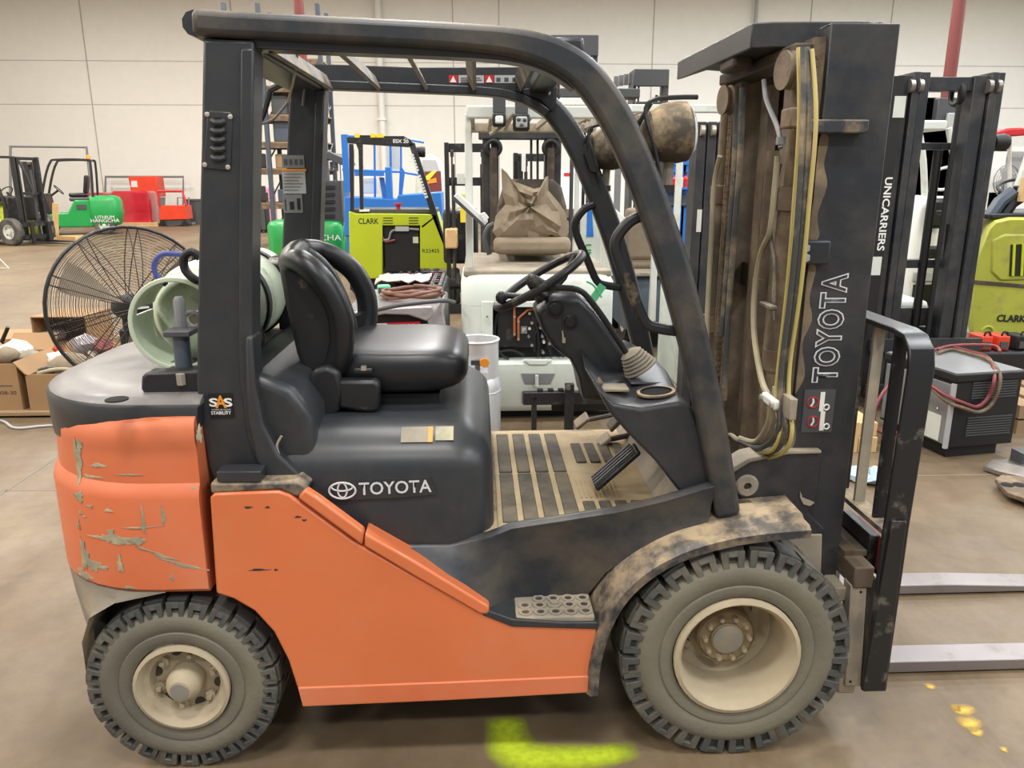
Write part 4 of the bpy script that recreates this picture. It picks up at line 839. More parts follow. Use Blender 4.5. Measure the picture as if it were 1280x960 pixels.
def truck(name, label, loc, rz, body, cw, group=None, S=1.0, mast_h=2.05, guard_h=2.1, guard=True, lamp=True, mastm='black_paint', forks=True):
    """a whole counterbalance truck in local space, front towards +x, scaled by S"""
    T = thing(name, label, 'forklift', loc, rz, group, local=True); T.scale = (S, S, S)
    # chassis with sloping sides
    MB().prism([(-1.2, .22), (.1, .22), (.1, .55), (-.25, .62), (-.55, .62), (-.75, .98), (-1.2, .98)], -.48, .48).build('chassis', body, T, bevel=.03)
    rings = [rrect(-1.95+i, -1.15, -.54+j, .54-j, [.02, .3, .3, .02], z, 5) for z, i, j in ((.25, .12, .06), (.32, .06, .02), (.6, .0, 0), (.95, .02, .0), (1.05, .08, .03), (1.1, .2, .1))]
    c = MB().loft(rings).build('counterweight', cw, T, ang=45)
    MB().bb(-1.2, -.62, -.44, .44, .95, 1.06).build('hood', 'grey_dark', T, bevel=.04)
    MB().bb(-.55, .05, -.44, .44, .55, .58).build('floor_plate', 'grey_dark', T)
    MB().prism([(-.12, .58), (.08, .58), (.1, 1.15), (-.05, 1.18)], -.4, .4).build('dash', 'black_paint', T, bevel=.03)
    MB().tube([(-.1, 0, 1.1), (-.3, 0, 1.25)], .03, 8).build('steering_column', 'black', T)
    MB().torus((-.32, 0, 1.27), (-.75, 0, .66), .16, .014, 20, 6).build('steering_wheel', 'black', T)
    seat(T, -.82, 0, 1.06)
    for s in (-1, 1):
        bwheel(T, .15, s*.46, .33, .33, .2, (0, -s, 0)); bwheel(T, -1.45, s*.44, .26, .26, .17, (0, -s, 0))
        if guard:
            pth = smoothpath([(-1.25, s*.46, 1.05), (-1.3, s*.46, guard_h-.12), (-1.2, s*.46, guard_h), (-.45, s*.46, guard_h), (-.28, s*.46, guard_h-.08), (-.1, s*.46, 1.6), (.1, s*.46, .9)], 3)
            MB().sweep(pth, .03, .025).build('guard_post', 'black_paint', T, bevel=.01)
        g = MB().bb(.32, .46, s*.36-.03*(s > 0), s*.36+.03*(s < 0), .12, mast_h); g.build('mast_rail', mastm, T, bevel=.005)
        MB().bb(.34, .48, s*.29-.025, s*.29+.025, .12, mast_h-.04).build('mast_rail', mastm, T)
        MB().cyl((.3, s*.22, .2), (.3, s*.22, mast_h-.3), .03, 10).build('lift_cylinder', 'grey_dark', T)
        if forks: MB().prism([(.55, .55), (.59, .55), (.6, .1), (1.6, .07), (1.6, .06), (.55, .05)], s*.25-.05, s*.25+.05).build('fork', 'black_paint', T)
    if guard:
        for k in range(7): x = -1.12+k*.11; MB().box((x, 0, guard_h), (.02, .9, .04)).build('roof_bar', 'black_paint', T)
        MB().bb(-1.27, -1.2, -.46, .46, guard_h-.04, guard_h+.02).build('roof_beam', 'black_paint', T)
    for z in (.5, 1.2, mast_h-.08): MB().bb(.34, .44, -.34, .34, z, z+.07).build('mast_crossbar', mastm, T)
    MB().bb(.5, .54, -.45, .45, .15, .25).build('carriage_bar', 'black_paint', T); MB().bb(.5, .54, -.45, .45, .45, .55).build('carriage_bar', 'black_paint', T)
    if lamp:
        MB().lathe([(.06, 0), (.06, .08), (.04, .11), (0, .12)], (-1.24, .3, guard_h+.02), (0, 0, 1), 12).build('beacon', 'amber', T)
    return T
def S_at(px, base, top, H): 
    """ground point under a pixel and the scale that makes a thing of height H reach a second pixel row"""
    g = UZ(px, base); t = UY(px, top, g.y); return g, t.z/H
# green truck by the wall, facing the far corner
g, s_ = S_at(66, 293, 199, 2.12)
T = truck('parked_forklift', 'green forklift with black overhead guard beside the red wrapped pallets', (g.x, g.y, 0), R(197), 'green', 'green', S=s_, mast_h=2.05, forks=False)
c = V((-1.45, .56, .80)); text('LITHIUM', (-1.5, .547, .50), (-1, 0, 0), (0, 0, 1), 'white', T, width=.5, height=.08); text('HANGCHA', (-1.5, .547, .40), (-1, 0, 0), (0, 0, 1), 'white', T, width=.75, height=.1)
MB().bb(-1.05, -.8, .475, .50, .72, .86).build('side_badge', 'grey_dark', T)
# black and lime truck at the far left, facing right
g, s_ = S_at(31, 305, 195, 2.12)
truck('parked_forklift', 'black mast forklift with lime chassis facing the green forklift', (g.x, g.y, 0), R(-18), 'lime', 'lime', S=s_, mast_h=2.1, lamp=False)
# rear end of the green truck behind the seat
yG = UZ(410, 334).y
T = thing('parked_forklift', 'forklift with green counterweight and black grille beside the lime stand-up truck', 'forklift', (UZ(395, 334).x, yG, 0))
a0, a1 = W(330, 300, yG).x, W(434, 300, yG).x
zt_, zb_ = W(400, 277, yG).z, W(400, 326, yG).z
MB().loft([rrect(a0+i, a1-i, yG+i, yG+1.0, [.05, .05, .35, .35], z, 6) for z, i in ((zb_, .06), (zb_+.08, .0), (zt_-.1, 0), (zt_-.02, .04), (zt_, .1))]).build('counterweight', 'green', T, ang=45)
text('HANGCHA', V((a0+.62*(a1-a0), yG, W(400, 297, yG).z)), (1, 0, 0), (0, 0, 1), 'white', T, width=.62*(a1-a0), height=.11, depth=.004)
pbox(T, 372, 226, 430, 280, yG+.2, .9, 'radiator_cover', 'grey_dark', .02)
for k in range(5): pbox(T, 388, 232+k*9, 418, 236+k*9, yG+.16, .05, 'grille_bar', 'black')
for x in (380, 427): pbox(T, x-3, 200, x+3, 300, yG+.12, .08, 'guard_post', 'black_paint', .01)
slab(T, [(372, 190), (412, 190), (428, 197), (432, 205), (426, 206), (410, 199), (372, 199)], yG, 1.3, 'roof_frame', 'grey_dark', .01)
for k in range(6): pbox(T, 384+k*7, 202, 388+k*7, 214, yG+.3, .02, 'roof_bar', 'grey')
pbox(T, 387, 189, 397, 195, yG-.03, .05, 'tail_lamp', 'red'); pbox(T, 398, 189, 404, 195, yG-.03, .05, 'tail_lamp', 'amber')
pbox(T, 394, 218, 404, 229, yG+.1, .01, 'paper_notice', 'white')
for s in (a0+.18, a1-.18): bwheel(T, s, yG+.75, .27, .27, .18, (1, 0, 0) if s > a0+.5 else (-1, 0, 0))
# red wrapped pallets, orange cabinet, red cart, bin
def crate(px0, px1, py0, py1, dep, label, wrap='red_wrap', pallet=True, name='wrapped_pallet'):
    g = UZ((px0+px1)/2, py1+4); y = g.y; a, b = W(px0, py0, y), W(px1, py1, y); h = .14 if pallet else .01
    T = thing(name, label, 'pallet', (g.x, y, 0))
    rings = [rrect(a.x+i, b.x-i, y+i, y+dep-i, .06, z, 3) for z, i in ((h, 0), (h+.1, .015), ((h+a.z)/2, -.01), (a.z-.06, .01), (a.z, .07))]
    MB().loft(rings).build('wrapped_load', wrap, T, ang=30)
    if pallet:
        for k in range(3): MB().bb(a.x-.03, b.x+.25, y-.06+k*dep*.45, y-.06+k*dep*.45+.1, 0, .10).build('pallet_block', 'wood', T)
        for k in range(5): MB().bb(a.x-.04, b.x+.26, y-.08+k*dep*.22, y-.08+k*dep*.22+.14, .10, .135).build('pallet_board', 'wood', T)
    return T
crate(137, 189, 239, 279, .85, 'red goods in clear stretch wrap on a wooden pallet beside the orange cabinet')
crate(96, 134, 241, 277, 1.1, 'red goods in stretch wrap half hidden behind the green forklift', pallet=False)
g = UZ(178, 279.3); y = g.y
T = thing('machine_cabinet', 'bright orange sloped cabinet standing behind the red wrapped pallet', 'cabinet', (g.x, y, 0))
slab(T, [(160, 221), (195, 220), (199, 246), (165, 247)], y, .7, 'hood', 'red_orange', .02); slab(T, [(187, 247), (198, 247), (197, 281), (188, 281)], y, .7, 'pedestal', 'grey'); slab(T, [(164, 226), (171, 226), (172, 234), (164, 234)], y-.01, .012, 'notice', 'offwhite')
slab(T, [(165, 247), (187, 247), (188, 281), (167, 281)], y+.1, .5, 'body', 'red')
g = UZ(215, 283); y = g.y
T = thing('red_cart', 'red platform cart with tall tubular frame and solid side panel', 'cart', (g.x, y, 0))
slab(T, [(199, 257), (232, 257), (234, 274), (199, 275)], y, .6, 'side_panel', 'red_orange', .01); ptube(T, [(199, 257), (198, 239), (228, 239), (233, 257)], y, .05, 'frame', 'red', smooth=False)
pbox(T, 200, 275, 233, 281, y+.05, .5, 'base', 'grey_dark'); 
for x in (203, 231): 
    q = W(x, 280, y); MB().cyl((q.x, y-.0, .1), (q.x, y+.06, .1), .1, 12).build('caster', 'black', T)
q = UZ(247, 280); tag(MB().lathe([(.26, 0), (.30, .85), (.33, .86), (.33, .92), (.29, .92)], (q.x, q.y, 0), (0, 0, 1), 20).build('waste_bin', 'grey_dark'), 'dark round waste bin by the wall beside the red cart', 'bin')
T = thing('hand_truck', 'grey wire hand truck standing against the wall beside the red cart', 'cart', tuple(UZ(230, 281)))
y = UZ(230, 281).y; ptube(T, [(222, 268), (222, 247), (236, 247), (236, 280)], y, .03, 'frame', 'grey', smooth=False); ptube(T, [(222, 264), (240, 264)], y, .02, 'rail', 'grey'); pbox(T, 221, 278, 240, 281, y-.3, .4, 'toe_plate', 'grey')
# wall-mounted pipe rails
for nm, lb, pts, Y in (('pipe_rail', 'thin grey pipe frame standing over the green forklift', [(14, 290), (13, 183), (108, 184), (119, 285)], 26.5), ('pipe_rail', 'long grey handrail on posts behind the orange cabinet', [(132, 286), (132, 221), (229, 221), (230, 284)], 31.0)):
    P = [W(a, b, Y) for a, b in pts]; P[0].z = 0; P[-1].z = 0
    tag(MB().tube(P, .05, 8).build(nm, 'grey'), lb, 'rail')
q = UZ(46, 302); T = thing('display_panel', 'pale flat panel leaning upright beside the lime chassis forklift', 'panel', tuple(q)); slab(T, [(30, 272), (56, 273), (60, 292), (47, 304), (35, 301)], q.y, .06, 'panel', 'grey_light'); slab(T, [(46, 290), (58, 290), (60, 304), (46, 304)], q.y-.08, .05, 'foot', 'grey_dark')
q = UZ(75, 299); T = thing('wood_scrap', 'loose timber offcuts lying in front of the green forklift', 'wood', tuple(q)); MB().box(q+V((0, 0, .05)), (1.2, .12, .1), Matrix.Rotation(.3, 3, 'Z')).build('offcut', 'wood', T); MB().box(q+V((.3, -.2, .05)), (.9, .12, .1), Matrix.Rotation(-.5, 3, 'Z')).build('offcut', 'wood', T); MB().box(q+V((-.1, .1, .5)), (.12, .1, 1.0), Matrix.Rotation(.12, 3, 'Y')).build('offcut', 'wood', T)
q = UZ(8, 336); T = thing('trestle', 'bent beige tube trestle leg standing on the floor', 'trestle', tuple(q)); MB().tube([q+V((-.7, 0, .012)), q+V((.05, 0, .012)), q+V((-.45, .1, .55))], .014, 8).build('leg', 'offwhite', T)
# ---- pallet rack far behind, full of bins
yR = 17.5
T = thing('pallet_rack', 'tall pallet rack with orange beams seen behind the overhead guard', 'rack', (W(365, 200, yR).x, yR, 0))
xl, xr = W(296, 200, yR).x, W(408, 200, yR).x; zb = [W(360, v, yR).z for v in (258, 215, 182, 148, 112, 78)]
for x in (xl, (xl+xr)/2-.3, xr):
    for y in (yR, yR+1.1): MB().bb(x-.05, x+.05, y-.05, y+.05, 0, 5.6).build('upright', 'steel_blue', T)
    for k in range(6): MB().tube([(x, yR, .3+k*.9), (x, yR+1.1, .75+k*.9)], .02, 6).build('brace', 'steel_blue', T)
for z in zb:
    for y in (yR, yR+1.1): MB().bb(xl, xr, y-.03, y+.03, z-.06, z+.06).build('beam', 'rust_plate', T)
    MB().bb(xl, xr, yR, yR+1.1, z+.06, z+.09).build('deck', 'wood_dark', T)
xm_ = (xl+xr)/2-.3
ms = ['steel_blue', 'grey_dark', 'cardboard', 'steel_blue', 'grey_dark', 'black', 'black', 'steel_blue', 'wood_dark', 'offwhite']
words = {'steel_blue': 'slate blue', 'grey_dark': 'dark grey', 'cardboard': 'brown cardboard', 'blue': 'bright blue', 'black': 'black', 'offwhite': 'off-white', 'wood_dark': 'wooden'}
for i, z in enumerate(zb[:5]):
    x = xl+.12
    while x < xr-.3:
        w = random.uniform(.26, .5); h = random.uniform(.28, .52); m_ = random.choice(ms)
        if x+w > xr-.08: break
        if x < xm_+.1 and x+w > xm_-.1: x = xm_+.12; continue
        tag(MB().bb(x, x+w, yR+.1, yR+.6, z+.091, z+.09+h).build('storage_bin', m_, None, bevel=.02), words[m_]+' storage bin on the '+('lowest', 'second', 'third', 'fourth', 'fifth')[i]+' shelf of the pallet rack', 'bin', 'bins on the pallet rack'); x += w+random.uniform(.03, .12)
crate(316, 339, 234, 281, 1.0, 'pink wrapped load standing under the pallet rack', wrap='pink', pallet=False)
q = UZ(328, 291); a, b = W(316, 241, q.y), W(333, 279, q.y); T = thing('black_cabinet', 'small black cabinet in front of the pink wrapped load', 'cabinet', tuple(q)); MB().bb(a.x, b.x, q.y, q.y+.5, .05, a.z).build('body', 'black', T, bevel=.02)
for dx in (.06, (b.x-a.x)-.06):
    MB().bb(a.x+dx-.03, a.x+dx+.03, q.y+.05, q.y+.45, 0, .05).build('foot', 'black', T)
MB().bb(a.x+.03, (a.x+b.x)/2-.01, q.y-.015, q.y, .1, a.z-.05).build('door', 'grey_dark', T); MB().bb((a.x+b.x)/2+.01, b.x-.03, q.y-.015, q.y, .1, a.z-.05).build('door', 'grey_dark', T)
q = UZ(308, 341); T = thing('empty_pallet', 'empty wooden pallet lying on the floor beyond the gas bottle', 'pallet', tuple(q))
for k in range(3): MB().bb(q.x-.6, q.x+.6, q.y+k*.42, q.y+k*.42+.09, 0, .1).build('bearer', 'wood', T)
for k in range(6): MB().bb(q.x-.6+k*.21, q.x-.6+k*.21+.14, q.y, q.y+.93, .1, .125).build('board', 'wood', T)
# ---- blue work platform lift
yP = 11.6
T = thing('platform_lift', 'blue steel order picker with railed platform behind the lime stand-up truck', 'lift', (W(490, 300, yP).x, yP, 0))
pbox(T, 430, 240, 438, 332, yP, .12, 'mast_post', 'blue', .01); slab(T, [(426, 168), (434, 168), (437, 240), (430, 240)], yP, .08, 'mast_post', 'blue')
pbox(T, 481, 209, 491, 262, yP, .15, 'mast_post', 'blue', .01); slab(T, [(430, 246), (496, 249), (497, 244), (552, 240), (553, 276), (430, 296)], yP-.02, .9, 'platform', 'blue', .02)
pbox(T, 432, 290, 552, 333, yP+.1, .8, 'base', 'blue', .03)
for x in (468, 488, 501): ptube(T, [(x, 172), (x+1, 262)], yP+.5, .02, 'railing_post', 'blue')
for y in (170, 212): ptube(T, [(428, y), (502, y+3), (530, y+8)], yP+.5, .02, 'railing', 'blue', smooth=False)
pbox(T, 443, 214, 480, 220, yP, .06, 'crossbar', 'blue'); slab(T, [(474, 222), (480, 222), (486, 260), (480, 260)], yP+.1, .05, 'brace', 'blue'); slab(T, [(500, 205), (506, 215), (502, 250), (498, 250)], yP+.2, .05, 'brace', 'blue')
pbox(T, 452, 222, 472, 242, yP+.8, .05, 'control_box', 'offwhite', .01); pbox(T, 482, 180, 500, 212, yP+.55, .01, 'notice', 'offwhite')
for x in (445, 540): q = W(x, 333, yP+.2); bwheel(T, q.x, yP+.15, .16, .16, .12)
# ---- lime stand-up truck
yC = UZ(562, 372).y
T = thing('standup_truck', 'lime green stand-up forklift with open battery bay and black overhead guard', 'forklift', (W(500, 360, yC).x, yC, 0))
D = 1.05
slab(T, [(436, 264), (444, 267), (478, 267), (478, 348), (444, 349), (437, 348)], yC, D, 'left_panel', 'lime', .01); slab(T, [(525, 283), (545, 268), (566, 338), (553, 336), (525, 336)], yC, D, 'right_panel', 'lime', .01)
slab(T, [(478, 267), (545, 268), (545, 272), (528, 286), (525, 282), (478, 282)], yC, D, 'top_panel', 'lime', .01)
pbox(T, 479, 282, 525, 340, yC+.05, D-.1, 'battery', 'black', .01); pbox(T, 494, 283, 511, 289, yC+.0, .1, 'connector', 'grey_light'); pbox(T, 516, 296, 523, 304, yC+.04, .02, 'battery_label', 'offwhite')
ptube(T, [(479, 300), (486, 299), (490, 289), (505, 286), (524, 287)], yC+.02, .018, 'battery_cable', 'grey'); ptube(T, [(478, 296), (482, 302), (489, 301), (494, 300)], yC+.02, .016, 'battery_cable', 'cable_red')
text('CLARK', W(460.5, 276.5, yC), (1, 0, 0), (0, 0, 1), 'black', T, width=W(473, 276, yC).x-W(448, 276, yC).x, height=.075, off=.02); text('R22425', W(538.5, 313.5, yC), (1, 0, 0), (0, 0, 1), 'black', T, width=W(549, 313, yC).x-W(528, 313, yC).x, height=.05, off=.01)
for x in (479, 511):
    for k in range(3): pbox(T, x, 272+k*3.3, x+12, 273+k*3.3, yC-.003, .01, 'vent_slot', 'black')
pbox(T, 437, 262, 545, 266, yC+.1, .9, 'deck', 'grey_dark'); pbox(T, 449, 262, 461, 264.5, yC, .1, 'switch_plate', 'white')
q = W(498, 262, yC+.2); MB().lathe([(.03, 0), (.03, .06), (.06, .065), (.06, .09), (0, .09)], q, (0, 0, 1), 12).build('stop_button', 'red', T)
for dy in (0, D-.1): 
    slab(T, [(433, 171), (512, 173), (518, 181), (510, 184), (434, 179)], yC+dy, .08, 'roof_beam', 'black_paint', .01)
    slab(T, [(436, 180), (441, 180), (442, 190), (442, 264), (438, 264)], yC+dy, .06, 'guard_post', 'black_paint'); slab(T, [(445, 180), (453, 180), (454, 262), (450, 262), (448, 188)], yC+dy, .06, 'guard_post', 'black_paint')
    slab(T, [(511, 180), (518, 178), (545, 262), (563, 325), (563, 336), (556, 312), (538, 266)], yC+dy, .09, 'front_leg', 'black_paint', .005)
for k, x in enumerate((443, 463, 472)): pbox(T, x, 167, x+6, 172, yC-.02, D, 'roof_slat', 'yellow'); 
pbox(T, 450, 169, 462, 172, yC, D, 'roof_slat', 'black'); pbox(T, 480, 170, 505, 173, yC, D, 'roof_slat', 'black')
text('ESX 20', W(501, 176.5, yC), (1, 0, -.02), (.02, 0, 1), 'white', T, width=W(511, 176, yC).x-W(492, 176, yC).x, height=.045, off=.02)
a, b = W(514.5, 192, yC-.004), W(533.5, 248, yC-.004)      # illegible white marks down the leg
for k in range(15):
    if k == 6: continue
    q = a.lerp(b, (k+.5)/15); d_ = (b-a).normalized(); MB().box(q, ((b-a).length/15*.7, .004, .045), Matrix((d_, V((0, 1, 0)), d_.cross(V((0, 1, 0))))).transposed()).build('leg_mark', 'white_print', T)
c = W(526, 190, yC+.1); MB().lathe([(.03, -.12), (.06, -.08), (.075, .03), (.07, .06), (0, .06)], c, (1, 0, 0), 16).build('work_lamp', 'black', T)
c = W(562, 356, yC-.05); bwheel(T, c.x, c.y+.06, .2, .2, .13, rim='offwhite', rr=.68); bwheel(T, W(450, 360, yC).x, yC+.2, .16, .16, .12, m='black')
pbox(T, 437, 348, 545, 362, yC+.08, .9, 'chassis', 'black')
# ---- red and yellow works vehicle at the back wall
yV = 22
T = thing('works_van', 'white and red van with yellow chevrons parked by the far wall', 'van', (W(545, 285, yV).x, yV, 0))
a, b = W(518, 196, yV), W(556, 270, yV); MB().prism(XZ([(520, 200), (526, 194), (545, 194), (554, 212), (556, 284), (518, 284)], yV), yV, yV+3.5).build('body', 'offwhite', T, bevel=.1); slab(T, [(528, 200), (545, 200), (550, 214), (528, 214)], yV-.02, .03, 'rear_window', 'grey_light')
slab(T, [(529, 215), (551, 214), (553, 250), (529, 250)], yV-.03, .04, 'rear_door', 'pipe_red'); slab(T, [(530, 222), (540, 214), (546, 214), (530, 232)], yV-.05, .03, 'chevron', 'yellow'); slab(T, [(532, 226), (545, 222), (546, 228), (533, 230)], yV-.05, .03, 'chevron', 'amber')
for x in (524, 551): q = W(x, 280, yV); bwheel(T, q.x, yV+.6, .35, .35, .22, (1, 0, 0) if x > 540 else (-1, 0, 0))
# ---- a black mast (front view): reusable
def mast_front(name, label, px0, px1, pyt, Y, depth=.2, m='black_paint', base=0, lean=0, rails=2, cat='mast', letter=None):
    mid = (px0+px1)/2; a, b = W(px0, pyt, Y), W(px1, pyt, Y); zt = a.z; w = (b.x-a.x)
    T = thing(name, label, cat, ((a.x+b.x)/2, Y, 0)); ch = w*.11
    for s, x in ((1, a.x), (-1, b.x)):
        for k in range(rails):
            x0 = x+s*k*ch*1.05; MB().bb(x0, x0+s*ch*.85, Y+k*.02, Y+depth, base+.03, zt-.03*k).build('mast_rail', m, T, bevel=.004)
        MB().cyl((x+s*(rails+.6)*ch, Y+depth, base+.1), (x+s*(rails+.6)*ch, Y+depth, zt-.25), ch*.35, 10).build('lift_cylinder', 'grey_dark', T)
        c = V((x+s*(rails+.5)*ch, Y+.06, zt-.12)); MB().lathe([(.02, -.02), (ch*.8, -.02), (ch*.7, 0), (ch*.8, .02), (.02, .02)], c, (s*.0+1, 0, 0), 18).build('chain_pulley', 'black', T)
        MB().tube([c+V((0, -.05, 0)), V((c.x, c.y-.05, base+.3))], .012, 6).build('lift_chain', 'grime_dark', T)
    for z in (zt-.06, zt*.78, base+.35): MB().bb(a.x+ch*.5, b.x-ch*.5, Y+.05, Y+depth*.8, z-.05, z+.05).build('mast_crossbar', m, T)
    MB().cyl(((a.x+b.x)/2, Y+.1, base+.1), ((a.x+b.x)/2, Y+.1, zt*.7), ch*.4, 10).build('free_lift_cylinder', 'grey_dark', T)
    MB().bb(a.x-.03, b.x+.03, Y-.06, Y, base, base+.12).build('carriage_bar', m, T); MB().bb(a.x-.03, b.x+.03, Y-.06, Y, base+.35, base+.45).build('carriage_bar', m, T)
    return T
T = mast_front('parked_forklift', 'black mast of a forklift standing beyond the tilted white screen', 555, 612, 178, 7.4, cat='forklift', rails=1)
text('CLARK', W(588, 205, 7.39), V((0, 0, 1)), (-1, 0, 0), 'white', T, width=.24, height=.07, off=.02)
pbox(T, 571, 217, 581, 230, 7.35, .01, 'notice', 'offwhite'); pbox(T, 575, 243, 584, 278, 7.36, .01, 'notice', 'yellow'); pbox(T, 553, 262, 598, 330, 7.7, .8, 'truck_body', 'black_paint', .05); pbox(T, 556, 286, 572, 311, 7.3, .3, 'battery_box', 'wood', .02)
for x in (566, 600): q = W(x, 330, 7.6); bwheel(T, q.x, 8.1, .25, .25, .15, (1, 0, 0) if x > 590 else (-1, 0, 0))
T = mast_front('parked_forklift', 'small black mast seen through the guard of the pale forklift', 642, 700, 191, 8.6, cat='forklift', rails=2)
pbox(T, 640, 270, 702, 335, 8.9, 1.4, 'truck_body', 'black_paint', .05); pbox(T, 652, 192, 657, 214, 8.58, .01, 'notice', 'white')
for x in (650, 692): q = W(x, 330, 8.8); bwheel(T, q.x, 9.4, .25, .25, .15, (1, 0, 0) if x > 670 else (-1, 0, 0))
# ================================================================== pale forklift behind, seen from the rear
yW = 2.75
T = thing('pale_forklift', 'pale grey-green electric forklift with torn seat and open rear compartment', 'forklift', (W(670, 500, yW).x, yW, 0))
xl, xr = W(577, 430, yW).x, W(767, 430, yW).x; zt_ = W(650, 343, yW).z; zb_ = W(650, 516, yW).z; xm = (xl+xr)/2
def cwring(z, i, yy=0): return rrect(xl+i, xr-i, yW+i+yy, yW+1.0, [.05, .05, .10, .10], z, 5)
# counterweight shell around the open bay
ox0, ox1, oz0, oz1 = W(616, 400, yW).x, W(722, 400, yW).x, W(650, 452, yW).z, W(650, 382, yW).z
cwo = MB().loft([cwring(zb_, .05), cwring(zb_+.06, .0), cwring(oz0-.02, 0), cwring(oz0, .03)]).build('counterweight', 'pale_body', T, ang=40)
MB().loft([rrect(xl, ox0, yW, yW+1.0, [.02, .02, .10, .02], z, 5) for z in (oz0-.02, oz1-.001)]).build('side_pillar', 'pale_body', T); MB().loft([rrect(ox1, xr, yW, yW+1.0, [.02, .02, .02, .10], z, 5) for z in (oz0-.02, oz1-.001)]).build('side_pillar', 'pale_body', T)
MB().loft([cwring(oz1, .0), cwring(zt_-.06, .0), cwring(zt_-.015, .025), cwring(zt_, .07)]).build('hood', 'pale_body', T, ang=40)
fr_ = XZ([(602, 377), (730, 377), (734, 384), (726, 384), (722, 384), (616, 384), (616, 448), (602, 448)], yW-.006); MB().prism(fr_, yW-.008, yW+.02).build('bay_frame', 'pale_body', T, bevel=.004)
MB().bb(ox0, ox1, yW+.14, yW+.18, oz0-.02, oz1).build('bay_back', 'black', T)
bay = MB().bb(W(622, 400, yW).x, W(672, 400, yW).x, yW+.05, yW+.14, W(650, 436, yW).z, W(650, 386, yW).z).build('control_unit', 'black_paint', T, bevel=.006)
for pts in ([(643, 384), (643, 417)], [(670, 386), (660, 387), (648, 398), (648, 424)]): ptube(bay, pts, yW+.035, .009, 'busbar', 'copper', smooth=False)
for px, py in ((643, 396), (643, 418), (648, 402), (648, 424)): MB().lathe([(.009, 0), (.009, -.008), (0, -.009)], W(px, py, yW+.028), (0, 1, 0), 6).build('busbar_bolt', 'bolt', bay)
pbox(bay, 651, 408, 659, 417, yW+.042, .01, 'label', 'grey'); text('P', W(655, 412.5, yW+.04), (1, 0, 0), (0, 0, 1), 'white', bay, width=.02, height=.03)
random.seed(3)
for px, py in ((662, 392), (665, 404), (662, 411), (661, 421), (665, 432), (676, 410), (678, 421), (680, 428), (679, 441), (694, 418), (693, 430), (699, 438), (681, 411), (687, 430)):
    q = W(px, py, yW+.03); MB().cyl(q+V((0, .08, 0)), q, .010, 8).build('cable_lug', random.choice(['bolt', 'bolt', 'offwhite', 'grey']), T)
for pts in ([(668, 440), (668, 420), (676, 405), (680, 390)], [(622, 392), (618, 420), (626, 442), (636, 448)], [(690, 445), (684, 425), (692, 405), (700, 390)], [(673, 446), (672, 415), (664, 395)], [(705, 446), (696, 432), (700, 412)], [(655, 444), (640, 438), (622, 440)]): ptube(T, pts, yW+.05, .010, 'power_cable', 'black')
slab(T, [(654, 450), (690, 450), (682, 456), (662, 456)], yW-.012, .03, 'hood_latch', 'pale_body', .003)
slab(T, [(651, 467), (694, 467), (688, 480), (656, 480)], yW-.008, .01, 'hitch_recess', 'grey', .002); q = W(671, 476, yW-.02); MB().cyl(q-V((0, 0, .04)), q+V((0, 0, .04)), .012, 10).build('tow_pin', 'offwhite', T)
pbox(T, 653, 490, 700, 504, yW-.01, .02, 'hitch_slot', 'black'); pbox(T, 580, 516, 764, 540, yW+.15, .8, 'underbody', 'black')
MB().tube([W(609, 395, yW-.01), W(609, 396, yW-.01)], .006, 8).build('latch_hole', 'black', T)
for x in (xl+.14, xr-.14): bwheel(T, x, yW+.45, .26, .26, .18, (1, 0, 0) if x > xm else (-1, 0, 0), m='black')
for x in (xl+.1, xr-.1): bwheel(T, x, yW+2.0, .3, .3, .2, (1, 0, 0) if x > xm else (-1, 0, 0), m='black')
MB().bb(xl+.04, xr-.04, yW+.98, yW+2.3, .22, .62).build('chassis', 'pale_body', T, bevel=.03)
MB().bb(xl+.02, xr-.02, yW+.05, yW+1.4, zt_-.02, zt_+.02).build('deck', 'dusty_grey', T, bevel=.01)
# overhead guard
zg = W(640, 143, yW+.3).z
for px in (587, 756):
    x = W(px, 330, yW+.25).x; MB().prism([(x-.025, zt_), (x+.025, zt_), (x+.022, zg), (x-.022, zg)], yW+.25, yW+.31).build('guard_post', 'offwhite', T, bevel=.006); MB().bb(x-.02, x+.02, yW+1.9, yW+1.95, .62, zg).build('guard_post', 'offwhite', T)
MB().bb(W(583, 130, yW+.25).x, W(790, 130, yW+.25).x, yW+.22, yW+.30, zg-.03, zg+.05).build('roof_beam', 'offwhite', T, bevel=.01); MB().bb(W(583, 130, yW+.25).x, W(790, 130, yW+.25).x, yW+1.85, yW+1.95, zg-.03, zg+.05).build('roof_beam', 'dusty_grey', T, bevel=.01)
for k in range(8): x = W(590, 130, yW+.25).x+k*.14; MB().bb(x-.015, x+.015, yW+.25, yW+1.9, zg, zg+.04).build('roof_bar', 'dusty_grey', T)
# the two rear lamps under the roof
for px, py, w in ((624, 149, 17), (652, 152, 21)):
    a, b = W(px-w/2, py-w*.5, yW+.1), W(px+w/2, py+w*.55, yW+.1); lp_ = MB().bb(a.x, b.x, yW+.1, yW+.18, b.z, a.z).build('rear_lamp', 'black', T, bevel=.015)
    MB().bb(a.x+.018, b.x-.018, yW+.09, yW+.11, b.z+.02, a.z-.02).build('lamp_glass', 'glass' if px < 640 else 'grey_light', lp_, bevel=.02); pbox(lp_, px-8, 118, px+8, py-w*.5, yW+.13, .04, 'lamp_bracket', 'grey_dark')
    for dx, dz in ((-.02, .015), (.02, .012), (0, -.02)): 
        if px > 640: MB().ball(V(((a.x+b.x)/2+dx, yW+.088, (a.z+b.z)/2+dz)), .014, .008, .012, 8, 6).build('lamp_led', 'grey_dark', lp_)
ptube(T, [(612, 168), (622, 162), (636, 148), (642, 142)], yW+.2, .012, 'lamp_cable', 'hose')
